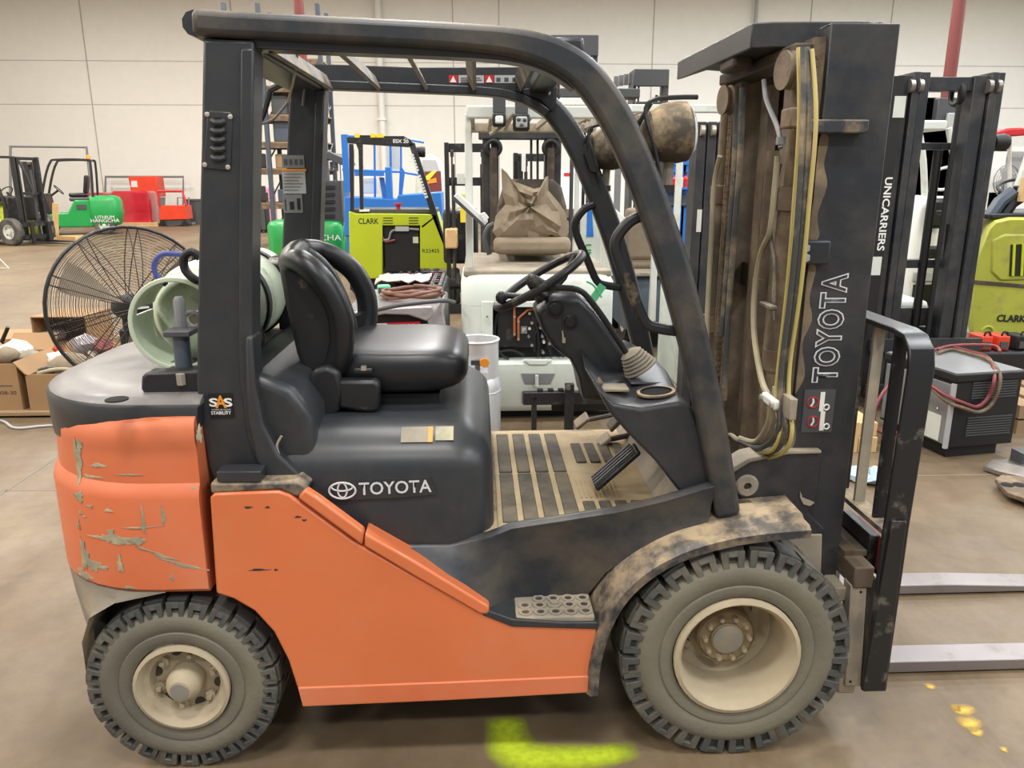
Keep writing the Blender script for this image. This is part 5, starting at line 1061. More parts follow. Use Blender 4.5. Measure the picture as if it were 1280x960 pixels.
# seat with a torn cover
ys = yW+.75
sr = []
for z, w, t in ((zt_+.1, .24, .05), (zt_+.2, .27, .07), (zt_+.42, .26, .07), (zt_+.56, .22, .06), (zt_+.62, .15, .03)):
    sr.append([V((W(664, 300, ys).x+w*math.copysign(abs(math.cos(a))**.5, math.cos(a)), ys+.12*(z-zt_)*-1+t*math.copysign(abs(math.sin(a))**.7, math.sin(a)), z)) for a in [2*math.pi*k/16 for k in range(16)]])
MB().loft(sr).build('seat_back', 'grime_dark', T, ang=60); 
cx_ = W(664, 300, ys).x; MB().loft([sring_ for sring_ in [[V((cx_+.25*math.copysign(abs(math.cos(a))**.4, math.cos(a)), ys+.05+y_, zt_+.13+.07*math.copysign(abs(math.sin(a))**.5, math.sin(a)))) for a in [2*math.pi*k/16 for k in range(16)]] for y_ in (-.12, -.05, .4, .48)]]).build('seat_cushion', 'tan_cloth', T, ang=60)
pbox(T, 617, 297, 714, 318, ys-.2, .14, 'seat_apron', 'tan_cloth', .04)
cov = [(627, 210), (634, 216), (640, 226), (652, 230), (668, 236), (678, 234), (682, 222), (686, 220), (686, 238), (698, 252), (708, 266), (712, 290), (706, 300), (690, 294), (676, 300), (660, 296), (640, 300), (622, 298), (616, 290), (620, 270), (632, 256), (628, 240)]
g = MB(); P = XZ(cov, ys-.18); n = len(P); cxx = sum(p[0] for p in P)/n; czz = sum(p[1] for p in P)/n; rg = []
for f in (1, .8, .6, .4, .2, .02):
    rg.append([V((cxx+(x-cxx)*f, ys-.14-.05*math.sin((1-f)*2.6)-.03*random.uniform(-1, 1)*(f < 1), czz+(z-czz)*f)) for x, z in P])
bk_ = [V((p.x, p.y+.02, p.z)) for p in rg[0]]
g.loft([bk_]+rg, cap=False).build('torn_seat_cover', 'tan_cloth', T, ang=20)
ptube(T, [(612, 318), (606, 300), (610, 285), (618, 280)], ys-.1, .02, 'armrest', 'grey_dark')
# its mast, in front of the seat
ym = yW+2.35
a, b = W(603, 160, ym).x, W(702, 160, ym).x; zm = W(650, 160, ym).z
for x, s in ((a, 1), (b, -1)):
    MB().bb(x, x+s*.07, ym, ym+.16, .1, zm-.05).build('mast_rail', 'mast_black', T); MB().bb(x+s*.08, x+s*.15, ym+.03, ym+.16, .1, zm-.1).build('mast_rail', 'mast_black', T)
    c = V((x+s*.1, ym-.02, W(615, 185, ym).z)); MB().torus(c, (0, 1, 0), .065, .022, 20, 8).build('chain_pulley', 'black', T); MB().cyl((x+s*.1, ym-.04, .3), (x+s*.1, ym-.04, c.z), .035, 10).build('lift_cylinder', 'grime_dark', T)
pbox(T, 598, 162, 705, 174, ym-.02, .2, 'mast_header', 'mast_black', .01)
for px in (664, 672): ptube(T, [(px, 172), (px, 320)], ym+.1, .012, 'mast_hose', 'grime_dark')
MB().cyl(((a+b)/2-.05, ym+.08, .3), ((a+b)/2-.05, ym+.08, zm-.3), .02, 10).build('free_lift_cylinder', 'black', T)
# white bracket board and blue maker stripe on its right-hand neighbour
T = thing('tilted_screen', 'white tilted document board fixed to the pale forklift post', 'board', tuple(W(588, 262, yW+.1)))
slab(T, [(566, 246), (572, 241), (610, 277), (605, 283), (603, 280)], yW+.02, .22, 'board', 'white', .004); slab(T, [(564, 248), (567, 245), (606, 281), (604, 284)], yW+.0, .24, 'edge', 'grey_dark'); slab(T, [(600, 268), (606, 266), (611, 272), (606, 278)], yW+.01, .1, 'clip', 'white')
slab(T, [(583, 262), (590, 258), (594, 262), (588, 268)], yW+.15, .1, 'clamp', 'grey_dark')
# ---- black fork carriage lying in front of it
yB = 2.15
T = thing('fork_carriage', 'black fork carriage with toothed bar standing behind the orange forklift', 'carriage', (W(712, 540, yB).x, yB, 0))
pbox(T, 654, 491, 790, 505, yB, .05, 'carriage_bar', 'black_paint', .004); pbox(T, 690, 500, 790, 513, yB+.08, .05, 'carriage_bar', 'black_paint', .004)
a = W(668, 500, yB); MB().bb(a.x-.015, a.x+.015, yB, yB+.06, 0, a.z+.02).build('upright', 'black_paint', T); a = W(712, 480, yB-.03); MB().bb(a.x-.027, a.x+.027, yB-.05, yB-.001, 0, a.z).build('upright', 'black_paint', T)
a = W(790, 500, yB); MB().bb(a.x-.015, a.x+.015, yB, yB+.06, 0, a.z+.02).build('upright', 'black_paint', T)
for k in range(10): x = W(672, 489, yB).x+k*.065; MB().bb(x, x+.035, yB+.005, yB+.045, W(672, 491, yB).z, W(672, 487.5, yB).z).build('tooth', 'black_paint', T)
MB().lathe([(.016, 0), (.016, -.015), (0, -.016)], W(710, 484, yB-.05), (0, 1, 0), 10).build('pin', 'steel', T)
# ---- aluminium gas bottle
q = UZ(597, 552); q.y = 2.32; bx = W(597, 480, 2.32).x; zt_ = W(597, 424, 2.32).z
T = thing('gas_bottle', 'silver aluminium gas bottle standing on the floor behind the seat', 'gas bottle', (bx, 2.32, 0))
zc = W(597, 466, 2.32).z; r_ = (W(626, 500, 2.32).x-W(569, 500, 2.32).x)/2
MB().lathe([(0, .0), (r_*.9, .01), (r_, .05), (r_, zc-.09), (r_*.93, zc-.02), (r_*.8, zc+.005), (r_*.5, zc+.02), (0, zc+.02)], (bx, 2.32, 0), (0, 0, 1), 32).build('bottle_body', 'aluminium', T)
MB().torus((bx, 2.32, .36), (0, 0, 1), r_, .004, 32, 6).build('weld_seam', 'aluminium', T)
cg = MB(); rr = r_*.93
def cyl_arc(a0, a1, z0, z1):
    rg = []
    for j in range(15):
        a = R(a0+(a1-a0)*j/14); e = V((math.cos(a), math.sin(a), 0)); rg.append([V((bx, 2.32, z0))+e*rr, V((bx, 2.32, z1))+e*rr, V((bx, 2.32, z1))+e*(rr-.005), V((bx, 2.32, z0))+e*(rr-.005)])
    cg.loft(rg)
zo0, zo1 = zc+.03, zc+.14
cyl_arc(-60, 240, zc-.02, zt_); cyl_arc(-121, -59, zc-.02, zo0); cyl_arc(-121, -59, zo1, zt_)
cg.build('bottle_collar', 'aluminium', T); MB().torus((bx, 2.32, zt_), (0, 0, 1), rr, .008, 32, 8).build('collar_rim', 'aluminium', T)
MB().cyl((bx, 2.30, zc), (bx, 2.30, zc+.09), .018, 12).build('valve', 'grey', T); MB().lathe([(.028, -.018), (.032, 0), (.028, .018)], (bx+.045, 2.22, zc+.09), (0, 1, 0), 14).build('valve_knob', 'amber', T); MB().box((bx-.01, 2.24, zc+.085), (.06, .02, .03)).build('valve_fitting', 'grey_dark', T)
# ---- wrapped batteries
def battery_box(label, x0, x1, y0, y1, h):
    T = thing('truck_battery', label, 'battery', ((x0+x1)/2, y0, 0)); MB().bb(x0, x1, y0+.02, y1, .02, h).build('case', 'black', T, bevel=.02); MB().bb(x0-.02, x1+.02, y0+.1, y1+.02, 0, .06).build('skid', 'wood_dark', T); return T
zB = .80; a, b = UZ(430, 393, zB), UZ(548, 390, zB); yb0 = b.y
T = battery_box('black truck battery in grey stretch wrap with red maker label', a.x, b.x, yb0, yb0+1.05, zB)
text('BULLDOG', W(504, 408.5, yb0-.004), (1, 0, .03), (0, 0, 1), 'white', T, width=.155, height=.035, off=.03, depth=.004); text('BATTERY', W(505, 416.5, yb0-.004), (1, 0, .03), (0, 0, 1), 'white', T, width=.15, height=.035, off=.03, depth=.004)
slab(T, [(467, 405), (525, 402), (525, 421), (467, 423)], yb0-.002, .02, 'maker_label', 'red'); slab(T, [(467, 405), (483, 404), (490, 412), (484, 422), (467, 423)], yb0-.0045, .01, 'label_panel', 'offwhite')
pd = MB().ball(W(480, 413, yb0-.006), .035, .006, .03, 12, 8).build('label_emblem', 'grey_light', T)
text('Power Series', W(497, 427, yb0-.003), (1, 0, .03), (0, 0, 1), 'yellow', T, width=.145, height=.028, off=.01, shear=.25, depth=.02)
slab(T, [(446, 404), (464, 403), (464, 413), (446, 414)], yb0-.003, .02, 'paper_label', 'white'); slab(T, [(510, 435), (525, 434.5), (525, 437), (510, 437)], yb0-.003, .02, 'label_stripe', 'yellow'); slab(T, [(467, 425), (482, 431), (480, 433), (467, 427)], yb0-.003, .02, 'label_stripe', 'white')
# stretch wrap gathered at the corners and over the top
slab(T, [(546, 384), (551, 374), (563, 440), (563, 470), (545, 470), (543, 425), (534, 402)], yb0-.03, .05, 'stretch_wrap', 'clear_wrap', .01); slab(T, [(438, 392), (455, 386), (540, 383), (546, 392), (534, 402), (510, 394), (480, 393), (455, 398), (440, 408)], yb0-.03, .05, 'stretch_wrap', 'clear_wrap', .01)
MB().bb(b.x-.02, b.x+.03, yb0, yb0+1.0, .1, zB).build('stretch_wrap', 'grey', T, bevel=.02); MB().bb(a.x, b.x, yb0+.02, yb0+1.0, zB, zB+.02).build('stretch_wrap', 'clear_wrap', T, bevel=.01)
battery_top = zB+.02
T2 = battery_box('open-topped truck battery with rows of dark cells behind the wrapped battery', UZ(478, 360, zB).x, UZ(556, 360, zB).x, yb0+1.25, yb0+2.2, zB-.02)
x0_, x1_ = UZ(478, 360, zB).x+.04, UZ(556, 360, zB).x-.04
for i in range(6):
    for j in range(6):
        x = x0_+(x1_-x0_)*(i+.5)/6; y = yb0+1.3+j*.145; MB().bb(x-.045, x+.045, y, y+.12, zB-.03, zB+.01).build('cell', 'grey_dark', T2, bevel=.006); MB().cyl((x, y+.06, zB), (x, y+.06, zB+.03), .018, 8).build('cell_cap', 'black' if (i+j) % 3 else 'cable_red', T2)
def coil(name, label, m, cx, cy, z, rx, ry, turns, r):
    pts = []
    for k in range(int(turns*16)+1):
        a = 2*math.pi*k/16; f = 1+.10*math.sin(k*.9)+.05*math.cos(k*2.3); pts.append(V((cx+rx*f*math.cos(a), cy+ry*f*math.sin(a), z+r+.008+.012*(k/16)+.006*math.sin(k*1.7))))
    return tag(MB().tube(smoothpath(pts, 2), r, 7).build(name, m), label, 'cable')
c = UZ(512, 374, battery_top); coil('battery_cable', 'brown battery cables coiled on top of the wrapped battery', 'cable_brown', c.x+.02, c.y+.02, battery_top, .20, .16, 4.3, .013)
c = UZ(512, 372, battery_top+.1); tag(MB().tube(smoothpath([V((c.x-.22, c.y, battery_top+.02)), V((c.x-.05, c.y-.05, battery_top+.06)), V((c.x+.2, c.y+.05, battery_top+.07)), V((c.x+.28, c.y+.25, battery_top+.03))], 5), .014, 8).build('battery_cable', 'grey_dark'), 'dark cable end lying over the brown coiled cables', 'cable')
c = UZ(480, 362, battery_top+.05); T = thing('battery_plug', 'green battery plug lying beside the brown cable coil', 'plug', (c.x, c.y, battery_top)); MB().box((c.x, c.y, battery_top+.05), (.09, .07, .07), Matrix.Rotation(.3, 3, 'Z')).build('housing', 'green_tag', T, bevel=.01); MB().box((c.x-.01, c.y-.05, battery_top+.05), (.05, .04, .04), Matrix.Rotation(.3, 3, 'Z')).build('contacts', 'grey_dark', T)
c = UZ(505, 352, battery_top); g = MB(); rg = []
for j in range(9):
    rg.append([V((c.x-.22+.44*i/8, c.y-.22+.5*j/8, battery_top+.012+.03*abs(math.sin(i*1.3+j*.8)))) for i in range(9)])
vs = [p for r in rg for p in r]+[p-V((0, 0, .01)) for r in rg for p in r]; n = 9; fs = []
for j in range(8):
    for i in range(8): fs += [(j*n+i, j*n+i+1, (j+1)*n+i+1, (j+1)*n+i), tuple(81+q for q in ((j+1)*n+i, (j+1)*n+i+1, j*n+i+1, j*n+i))]
tag(g.add(vs, fs).build('plastic_sheet', 'sheet', ang=80), 'crumpled pale plastic sheet on top of the wrapped battery', 'sheet')
# ---- second pale truck further right, its mast and the dark masts behind
yS = 4.7
T = thing('pale_forklift', 'pale forklift with blue stripe and dusty guard behind the front legs', 'forklift', (W(830, 480, yS).x, yS, 0))
slab(T, [(726, 272), (738, 262), (770, 262), (775, 345), (726, 345)], yS, .05, 'side_board', 'offwhite', .005); slab(T, [(734, 263), (740, 262), (742, 296), (733, 296)], yS-.006, .01, 'blue_stripe', 'blue')
q1_, q2_ = W(733, 327, yS-.004), W(737, 302, yS-.004); text('UN', (q1_+q2_)/2, (0, 0, -1), (1, 0, 0), 'green', T, width=.13, height=.055, off=.02, depth=.002)
x0, x1 = W(782, 400, yS+.4).x, W(905, 400, yS+.4).x; zz = W(800, 345, yS+.4).z
MB().loft([rrect(x0, x1, yS+.4, yS+1.9, .1, z, 4) for z in (.2, zz-.1)]+[rrect(x0+.04, x1-.04, yS+.44, yS+1.86, .1, zz, 4)]).build('body', 'steel_blue', T, ang=40)
MB().bb(x0, x1, yS+.35, yS+1.8, zz, zz+.04).build('deck', 'dusty_grey', T, bevel=.01); seat(T, W(800, 330, yS+.9).x, yS+.9, zz+.03, 'tan_cloth', 1.0, (0, 1))
x = W(816, 380, yS+.2).x; MB().prism([(W(811, 400, yS+.2).x, W(811, 402, yS+.2).z), (W(820, 400, yS+.2).x, W(820, 402, yS+.2).z), (W(822, 320, yS+.2).x, W(822, 318, yS+.2).z), (W(815, 320, yS+.2).x, W(815, 318, yS+.2).z)], yS+.2, yS+.26).build('grab_rail', 'offwhite', T, bevel=.01)
zg = W(820, 138, yS+.5).z
for px in (741, 772, 848): x = W(px, 250, yS+.5).x; MB().bb(x-.028, x+.028, yS+.5, yS+.56, zz-.1, zg).build('guard_post', 'offwhite' if px != 772 else 'grey', T, bevel=.006)
MB().bb(W(735, 140, yS+.5).x, W(905, 140, yS+.5).x, yS+.45, yS+.55, zg-.02, zg+.05).build('roof_beam', 'offwhite', T, bevel=.01); MB().bb(W(735, 140, yS+.5).x, W(905, 140, yS+.5).x, yS+1.6, yS+1.7, zg-.02, zg+.05).build('roof_beam', 'dusty_grey', T, bevel=.01)
for k in range(6): x = W(745, 140, yS+.5).x+k*.16; MB().bb(x-.015, x+.015, yS+.5, yS+1.65, zg, zg+.04).build('roof_bar', 'dusty_grey', T)
for x, s in ((x0+.12, -1), (x1-.12, 1)):
    bwheel(T, x, yS+.75, .27, .27, .18, (s, 0, 0), m='black'); bwheel(T, x, yS+1.7, .27, .27, .18, (s, 0, 0), m='black')
slab(T, [(762, 264), (768, 260), (786, 276), (788, 286), (780, 288)], yS-.3, .06, 'document_board', 'white', .004)
# mast just left of the big one
yk = 2.35
T = thing('parked_forklift', 'dark grey truck mast standing close behind the hoses of the orange forklift', 'forklift', (W(885, 500, yk).x, yk, 0))
for x0, x1, m_ in ((872, 884, 'steel_blue'), (886, 897, 'steel_blue'), (899, 912, 'steel_blue')):
    a, b = W(x0, 152, yk), W(x1, 152, yk); MB().bb(a.x, b.x, yk, yk+.15, .1, a.z).build('mast_rail', 'mast_black', T, bevel=.004)
    q = W((x0+x1)/2, 163, yk-.01); MB().lathe([(.03, -.012), (.03, .012), (.01, .014)], q, (1, 0, 0), 14).build('mast_roller', 'bolt', T)
pbox(T, 870, 330, 960, 352, yk+.02, .1, 'carriage_bar', 'mast_black'); pbox(T, 866, 470, 960, 500, yk-.02, .1, 'carriage_bar', 'mast_black'); pbox(T, 872, 262, 876, 290, yk-.006, .01, 'label', 'offwhite'); pbox(T, 870, 349, 960, 500, yk+.16, 1.0, 'truck_body', 'offwhite', .03)
for x in (880, 950): q = W(x, 500, yk+.4); bwheel(T, q.x, yk+.5, .25, .25, .15, (1, 0, 0) if x > 900 else (-1, 0, 0), m='black')
yH = 7.2
T = mast_front('parked_forklift', 'tall grey mast with ribbed header rising behind the pale forklift', 792, 837, 87, yH, depth=.3, m='grey_dark', cat='forklift', rails=1); pbox(T, 793, 86, 836, 108, yH-.04, .05, 'header', 'grey_dark', .01); pbox(T, 796, 127, 836, 142, yH-.04, .05, 'crossbar', 'grey_dark')
for k in range(4): pbox(T, 768+k*6.2, 95-k*1.3, 773+k*6.2, 108-k*1, yH+.5-k*.12, .06, 'header_rib', 'grey', .004)
pbox(T, 790, 300, 840, 360, yH+.35, 1.3, 'truck_body', 'grey_dark', .05); pbox(T, 814, 125, 816, 133, yH-.06, .02, 'bolt', 'bolt')
yH2 = 6.75
T = mast_front('parked_forklift', 'grey plated mast top rising above the overhead guard arch', 690, 748, 43, yH2, depth=.3, m='grey_dark', cat='forklift', rails=1); pbox(T, 688, 43, 748, 70, yH2-.04, .05, 'header', 'grey_dark', .01); pbox(T, 700, 110, 800, 122, yH2-.1, .3, 'roof_beam', 'grey_dark', .01); pbox(T, 700, 122, 752, 132, yH2-.12, .3, 'roof_beam', 'white', .01)
pbox(T, 690, 330, 750, 400, yH2+.35, 1.0, 'truck_body', 'offwhite', .05)
# blue lift with bottles far behind
yL = 9.5
T = thing('platform_lift', 'blue steel lift frame far behind the dusty work lamp', 'lift', (W(848, 300, yL).x, yL, 0))
for x in (832, 840, 849, 858, 866): pbox(T, x-2, 186, x+2, 330, yL, .05, 'upright', 'blue')
MB().bb(W(828, 250, yL).x, W(870, 250, yL).x, yL-.05, yL+.6, 0, W(850, 322, yL).z).build('base', 'blue', T, bevel=.03)
for y in (186, 204, 222, 240): pbox(T, 830, y-2, 868, y+2, yL-.02, .05, 'crossbar', 'blue')
pbox(T, 830, 242, 868, 258, yL-.05, .6, 'toolbox', 'steel_blue', .02)
yv = yL-.12; zsh = W(850, 234, yL-.1).z
pbox(T, 836, 234, 866, 237, yL-.25, .25, 'shelf', 'blue')
for x, m_ in ((844, 'red'), (850, 'offwhite'), (856, 'red')):
    q = W(x, 234, yL-.15); t = thing('spray_bottle', ('red' if m_ == 'red' else 'white')+' bottle standing on the shelf of the blue lift', 'bottle', tuple(q), group='bottles on the blue lift'); MB().lathe([(.05, 0), (.05, .12), (.02, .16), (.02, .19), (0, .19)], q, (0, 0, 1), 12).build('body', m_, t); MB().lathe([(.025, .18), (.025, .22), (0, .22)], q, (0, 0, 1), 10).build('cap', 'black', t)
T = thing('white_panel_van', 'white panelled box trailer with small red and white signs near the far wall', 'trailer', tuple(UZ(735, 300))); q = UZ(735, 300); pbox(T, 700, 212, 745, 262, q.y, 2.4, 'box_body', 'white', .03); pbox(T, 700, 262, 745, 272, q.y-.02, 2.3, 'base_frame', 'rust_plate'); 
for x in (708, 738): r_ = W(x, 296, q.y); bwheel(T, r_.x, q.y+.4, .35, .35, .2)
pbox(T, 705, 216, 714, 220, q.y-.02, .03, 'sign', 'red')
# ================================================================== pedestal fan
yF = 1.55; fcn = W(168, 384, yF); ang = R(40); fn = V((math.sin(ang), -math.cos(ang), .10)).normalized()
fe1 = V((math.cos(ang), math.sin(ang), 0)); fe2 = fn.cross(fe1)*-1
if fe2.z < 0: fe2 = -fe2
T = thing('pedestal_fan', 'large black wire-guarded pedestal fan behind the counterweight', 'fan', (fcn.x, fcn.y+.1, 0))
RF = .405
def fring(r, h): return [fcn+fn*h+(fe1*math.cos(2*math.pi*k/40)+fe2*math.sin(2*math.pi*k/40))*r for k in range(40)]
MB().tube(fring(RF, 0), .009, 8, closed=True).build('guard_rim', 'black_paint', T)
g = MB()
for k in range(44):
    f = (k+1)/45; r = .055+(RF-.055)*f; h = .11*(1-f**2.2); g.tube(fring(r, h), .0012, 4, closed=True)
g.build('guard_wires', 'black_paint', T, kind='stuff')
g = MB()
for k in range(22):
    f = (k+1)/23; r = .08+(RF-.08)*f; h = -.12*(1-f**2.2); g.tube(fring(r, h), .0014, 4, closed=True)
g.build('rear_guard_wires', 'black_paint', T, kind='stuff')
for k in range(10):
    a = 2*math.pi*(k+.3)/10
    for da in (-.055, .055):
        for sg in (1, -1):
            P = [fcn+fn*(sg*.113*(1-f**2.2))+(fe1*math.cos(a+da*(1.6-f*.5))+fe2*math.sin(a+da*(1.6-f*.5)))*(.055+(RF-.055)*f) for f in (0, .25, .5, .75, 1)]
            MB().tube(P, .0026, 5).build('guard_spoke', 'black_paint', T)
MB().lathe([(.055, 0), (.055, .012), (.045, .018), (0, .02)], fcn+fn*.11, fn, 24).build('hub_badge', 'black', T)
MB().box(fcn+fn*.131, (.06, .002, .010), Matrix((fe1, fn, fe2)).transposed()).build('badge_mark', 'white_print', T)
MB().lathe([(.06, -.20), (.07, -.06), (.05, .03), (.03, .06), (0, .06)], fcn, fn, 20).build('motor', 'black', T)
for k in range(3):
    a0 = 2*math.pi*k/3+.5; rg = []
    for j in range(7):
        f = j/6; r = .05+.31*f; w_ = .16+.16*math.sin(f*2.4); e = []
        for i in range(5):
            a = a0+(i/4-.5)*w_*1.6; e.append(fcn+fn*(.03*(i/4-.5)*2)+(fe1*math.cos(a)+fe2*math.sin(a))*r)
        rg.append(e+[p-fn*.004 for p in reversed(e)])
    MB().loft(rg).build('fan_blade', 'tan_cloth', T)
pb = V((fcn.x-fn.x*.16, fcn.y-fn.y*.16, 0)); MB().cyl(pb+V((0, 0, .03)), pb+V((0, 0, fcn.z)), .022, 14).build('pole', 'black_paint', T); MB().box(pb+V((0, 0, fcn.z*.62)), (.07, .07, fcn.z*.5)).build('pole_sleeve', 'black_paint', T, bevel=.01); MB().lathe([(.30, 0), (.30, .025), (.08, .05), (.03, .06)], pb, (0, 0, 1), 28).build('base', 'black_paint', T)
MB().tube([pb+V((0, 0, fcn.z)), fcn-fn*.1], .03, 10).build('tilt_joint', 'black', T)
# ================================================================== low trolley of scrap boxes
yT = 3.0; zd = W(40, 515, yT).z
xa_, xb_ = W(-150, 515, yT).x, W(190, 515, yT).x
T = thing('low_trolley', 'low wooden trolley carrying cardboard boxes of scrap parts', 'trolley', ((xa_+xb_)/2, yT, 0))
for k in range(7): MB().bb(xa_, xb_, yT+k*.22, yT+k*.22+.2, zd-.03, zd).build('deck_board', 'wood_dark', T, bevel=.004)
for k in range(3): x = xa_+.15+k*(xb_-xa_-.3)/2; MB().bb(x-.05, x+.05, yT+.05, yT+1.45, .0, zd-.03).build('bearer', 'wood_dark', T)
def carton(name, label, x0, x1, y0, d, z, h, flaps=True, m='cardboard', openf=.0):
    T = thing(name, label, 'box', ((x0+x1)/2, y0, z)); t = .008
    MB().bb(x0, x1, y0, y0+d, z, z+.006).build('bottom', m, T)
    for nm, bb in (('front', (x0, x1, y0, y0+t)), ('back', (x0, x1, y0+d-t, y0+d)), ('side', (x0, x0+t, y0+t, y0+d-t)), ('side', (x1-t, x1, y0+t, y0+d-t))): MB().bb(*bb, z+.006, z+h).build(nm, m, T)
    if flaps:
        MB().box(((x0+x1)/2, y0+d+.06, z+h+.05), (x1-x0, t, .17), Matrix.Rotation(R(-50), 3, 'X')).build('flap', m, T); MB().box((x0-.03, y0+d/2, z+h+.04), (t, d, .13), Matrix.Rotation(R(-40), 3, 'Y')).build('flap', m, T)
    return T
b1 = carton('cardboard_box', 'tall cardboard box with printed code on the low trolley', W(-40, 470, yT+.05).x, W(22, 470, yT+.05).x, yT+.05, .5, zd, W(10, 455, yT+.05).z-zd)
text('H08-30', W(8, 491, yT+.05), (1, 0, 0), (0, 0, 1), 'black', b1, width=.14, height=.028); MB().bb(W(-4, 484, yT+.05).x, W(16, 484, yT+.05).x, yT+.048, yT+.05, W(0, 485, yT).z, W(0, 484, yT).z).build('printed_line', 'grey_dark', b1)
b2x0, b2x1, b2h = W(33, 480, yT+.04).x, W(108, 480, yT+.04).x, W(60, 468, yT+.04).z-zd
carton('cardboard_box', 'open cardboard box heaped with old tubes and cable ends', b2x0, b2x1, yT+.04, .5, zd, b2h)
b3y = yT+.95; b3z = W(60, 434, b3y).z
T = thing('cardboard_box', 'cardboard box lying on its side with a white paper roll inside', 'box', (W(75, 434, b3y).x, b3y, b3z)); x0, x1, z1 = W(38, 400, b3y).x, W(107, 400, b3y).x, W(60, 396, b3y).z
for bb in ((x0, x1, b3y, b3y+.45, b3z, b3z+.008), (x0, x1, b3y, b3y+.45, z1-.008, z1), (x0, x0+.008, b3y, b3y+.45, b3z+.008, z1-.008), (x1-.008, x1, b3y, b3y+.45, b3z+.008, z1-.008), (x0, x1, b3y+.442, b3y+.45, b3z+.008, z1-.008)): MB().bb(*bb).build('panel', 'cardboard', T)
MB().box(((x0+x1)/2, b3y-.06, b3z-.01), (x1-x0, .13, .008)).build('flap', 'cardboard', T)
q = W(58, 422, b3y+.1); tag(MB().cyl((q.x-.02, b3y+.1, b3z+.009+.05), (q.x+.03, b3y+.28, b3z+.009+.05), .05, 16).build('paper_roll', 'offwhite'), 'white paper roll inside the tipped cardboard box', 'roll')
# supporting crate and red timber behind
tag(MB().bb(x0-.05, x1+.05, b3y-.02, b3y+.6, zd, b3z-.001).build('crate', 'wood_dark'), 'brown crate under the tipped cardboard box', 'crate')
for k in range(4):
    z = zd+.40+k*.0; 
for k in range(3): x_ = W(-60, 420, yT+1.2).x; tag(MB().bb(x_, W(36, 420, yT+1.2).x, yT+1.05, yT+1.5, b3z-.05+k*.035, b3z-.05+k*.035+.032).build('flat_carton', 'pipe_red' if k < 2 else 'cardboard'), ('red-brown' if k < 2 else 'tan')+' flat carton in the pile left of the tipped box', 'carton', 'flat cartons beside the tipped box')
tag(MB().bb(W(-60, 420, yT+1.2).x, W(36, 420, yT+1.2).x-.02, yT+1.08, yT+1.45, zd, b3z-.051).build('crate', 'cardboard'), 'closed brown box under the flat cartons', 'box')
q = W(5, 430, yT+.9); ptube(None, [(2, 428), (10, 409)], yT+.95, .016, 'steel_bar', 'black'); tag(bpy.data.objects['steel_bar'], 'short black steel bar leaning on the flat cartons', 'bar')
# heap in the boxes
random.seed(11)
def scrap(px, py, Y, kind, label, nm, m, sz, cat='scrap', grp='scrap parts in the boxes'):
    c = W(px, py, Y)
    if kind == 'tube':
        a = random.uniform(-.5, .5); d = V((math.cos(a), math.sin(a)*.5, random.uniform(-.12, .2))).normalized()*sz; g = MB().tube(smoothpath([c-d, c+V((0, 0, .02)), c+d], 3), sz*.12, 8)
    elif kind == 'rag':
        g = MB(); rg = []
        for j in range(6):
            t = j/5*math.pi; rg.append([c+V((sz*max(math.sin(t), .05)*math.cos(2*math.pi*k/9)*random.uniform(.7, 1.2), sz*.7*max(math.sin(t), .05)*math.sin(2*math.pi*k/9)*random.uniform(.7, 1.2), -sz*.6*math.cos(t)*random.uniform(.8, 1.2))) for k in range(9)])
        g.loft(rg)
    else:
        g = MB().lathe([(sz*.3, -sz*.5), (sz*.5, -sz*.5), (sz*.5, -sz*.2), (sz*.35, -.1*sz), (sz*.35, .4*sz), (sz*.5, .4*sz), (sz*.5, .5*sz), (0, .5*sz)], c, (random.uniform(-1, 1), random.uniform(-.4, .4), .5), 12)
    tag(g.build(nm, m, ang=60), label, cat, grp)
scrap(60, 463, yT+.2, 'tube', 'black rubber hose end sticking out of the open box', 'hose_end', 'hose_dark', .12); scrap(72, 465, yT+.15, 'tube', 'beige pipe lying across the open box', 'pipe_end', 'hose', .13); scrap(50, 466, yT+.3, 'rag', 'grey casting heaped in the open box', 'casting', 'grey', .09)
scrap(90, 458, yT+.3, 'rag', 'cream canvas bundle on the open box', 'canvas_bundle', 'tan_cloth', .16); scrap(76, 452, yT+.45, 'rag', 'pale sack behind the open box', 'sack', 'offwhite', .13); scrap(100, 468, yT+.2, 'fit', 'steel fitting at the edge of the open box', 'fitting', 'steel', .09)
scrap(20, 440, yT+.5, 'rag', 'white tangled rags heaped on the tall box', 'rag_heap', 'offwhite', .15); scrap(36, 448, yT+.45, 'rag', 'grey tangled rags beside the tall box', 'rag_heap', 'dusty_grey', .12); scrap(8, 446, yT+.4, 'rag', 'cream rags spilling from the tall box', 'rag_heap', 'tan_cloth', .12)
scrap(56, 441, yT+.75, 'fit', 'small red machine part under the tipped box', 'machine_part', 'red_orange', .12); scrap(72, 442, yT+.75, 'fit', 'large red machine part under the tipped box', 'machine_part', 'red_orange', .16); scrap(28, 452, yT+.35, 'tube', 'thin dark rod among the white rags', 'rod', 'black', .1)
scrap(130, 438, yT+.5, 'fit', 'red ribbed canister seen through the fan guard', 'canister', 'pipe_red', .14); scrap(108, 432, yT+.6, 'rag', 'clear plastic scraps seen through the fan guard', 'plastic_scrap', 'clear_wrap', .14); scrap(115, 452, yT+.4, 'fit', 'grey coupling seen through the fan guard', 'coupling', 'dusty_grey', .12); scrap(140, 455, yT+.4, 'rag', 'olive bundle seen through the fan guard', 'bundle', 'lime_dull', .12)
carton('cardboard_box', 'low cardboard box of plastic scraps behind the fan', W(100, 470, yT+.3).x+.12, W(160, 470, yT+.3).x+.05, yT+.3, .5, zd, .22, False)
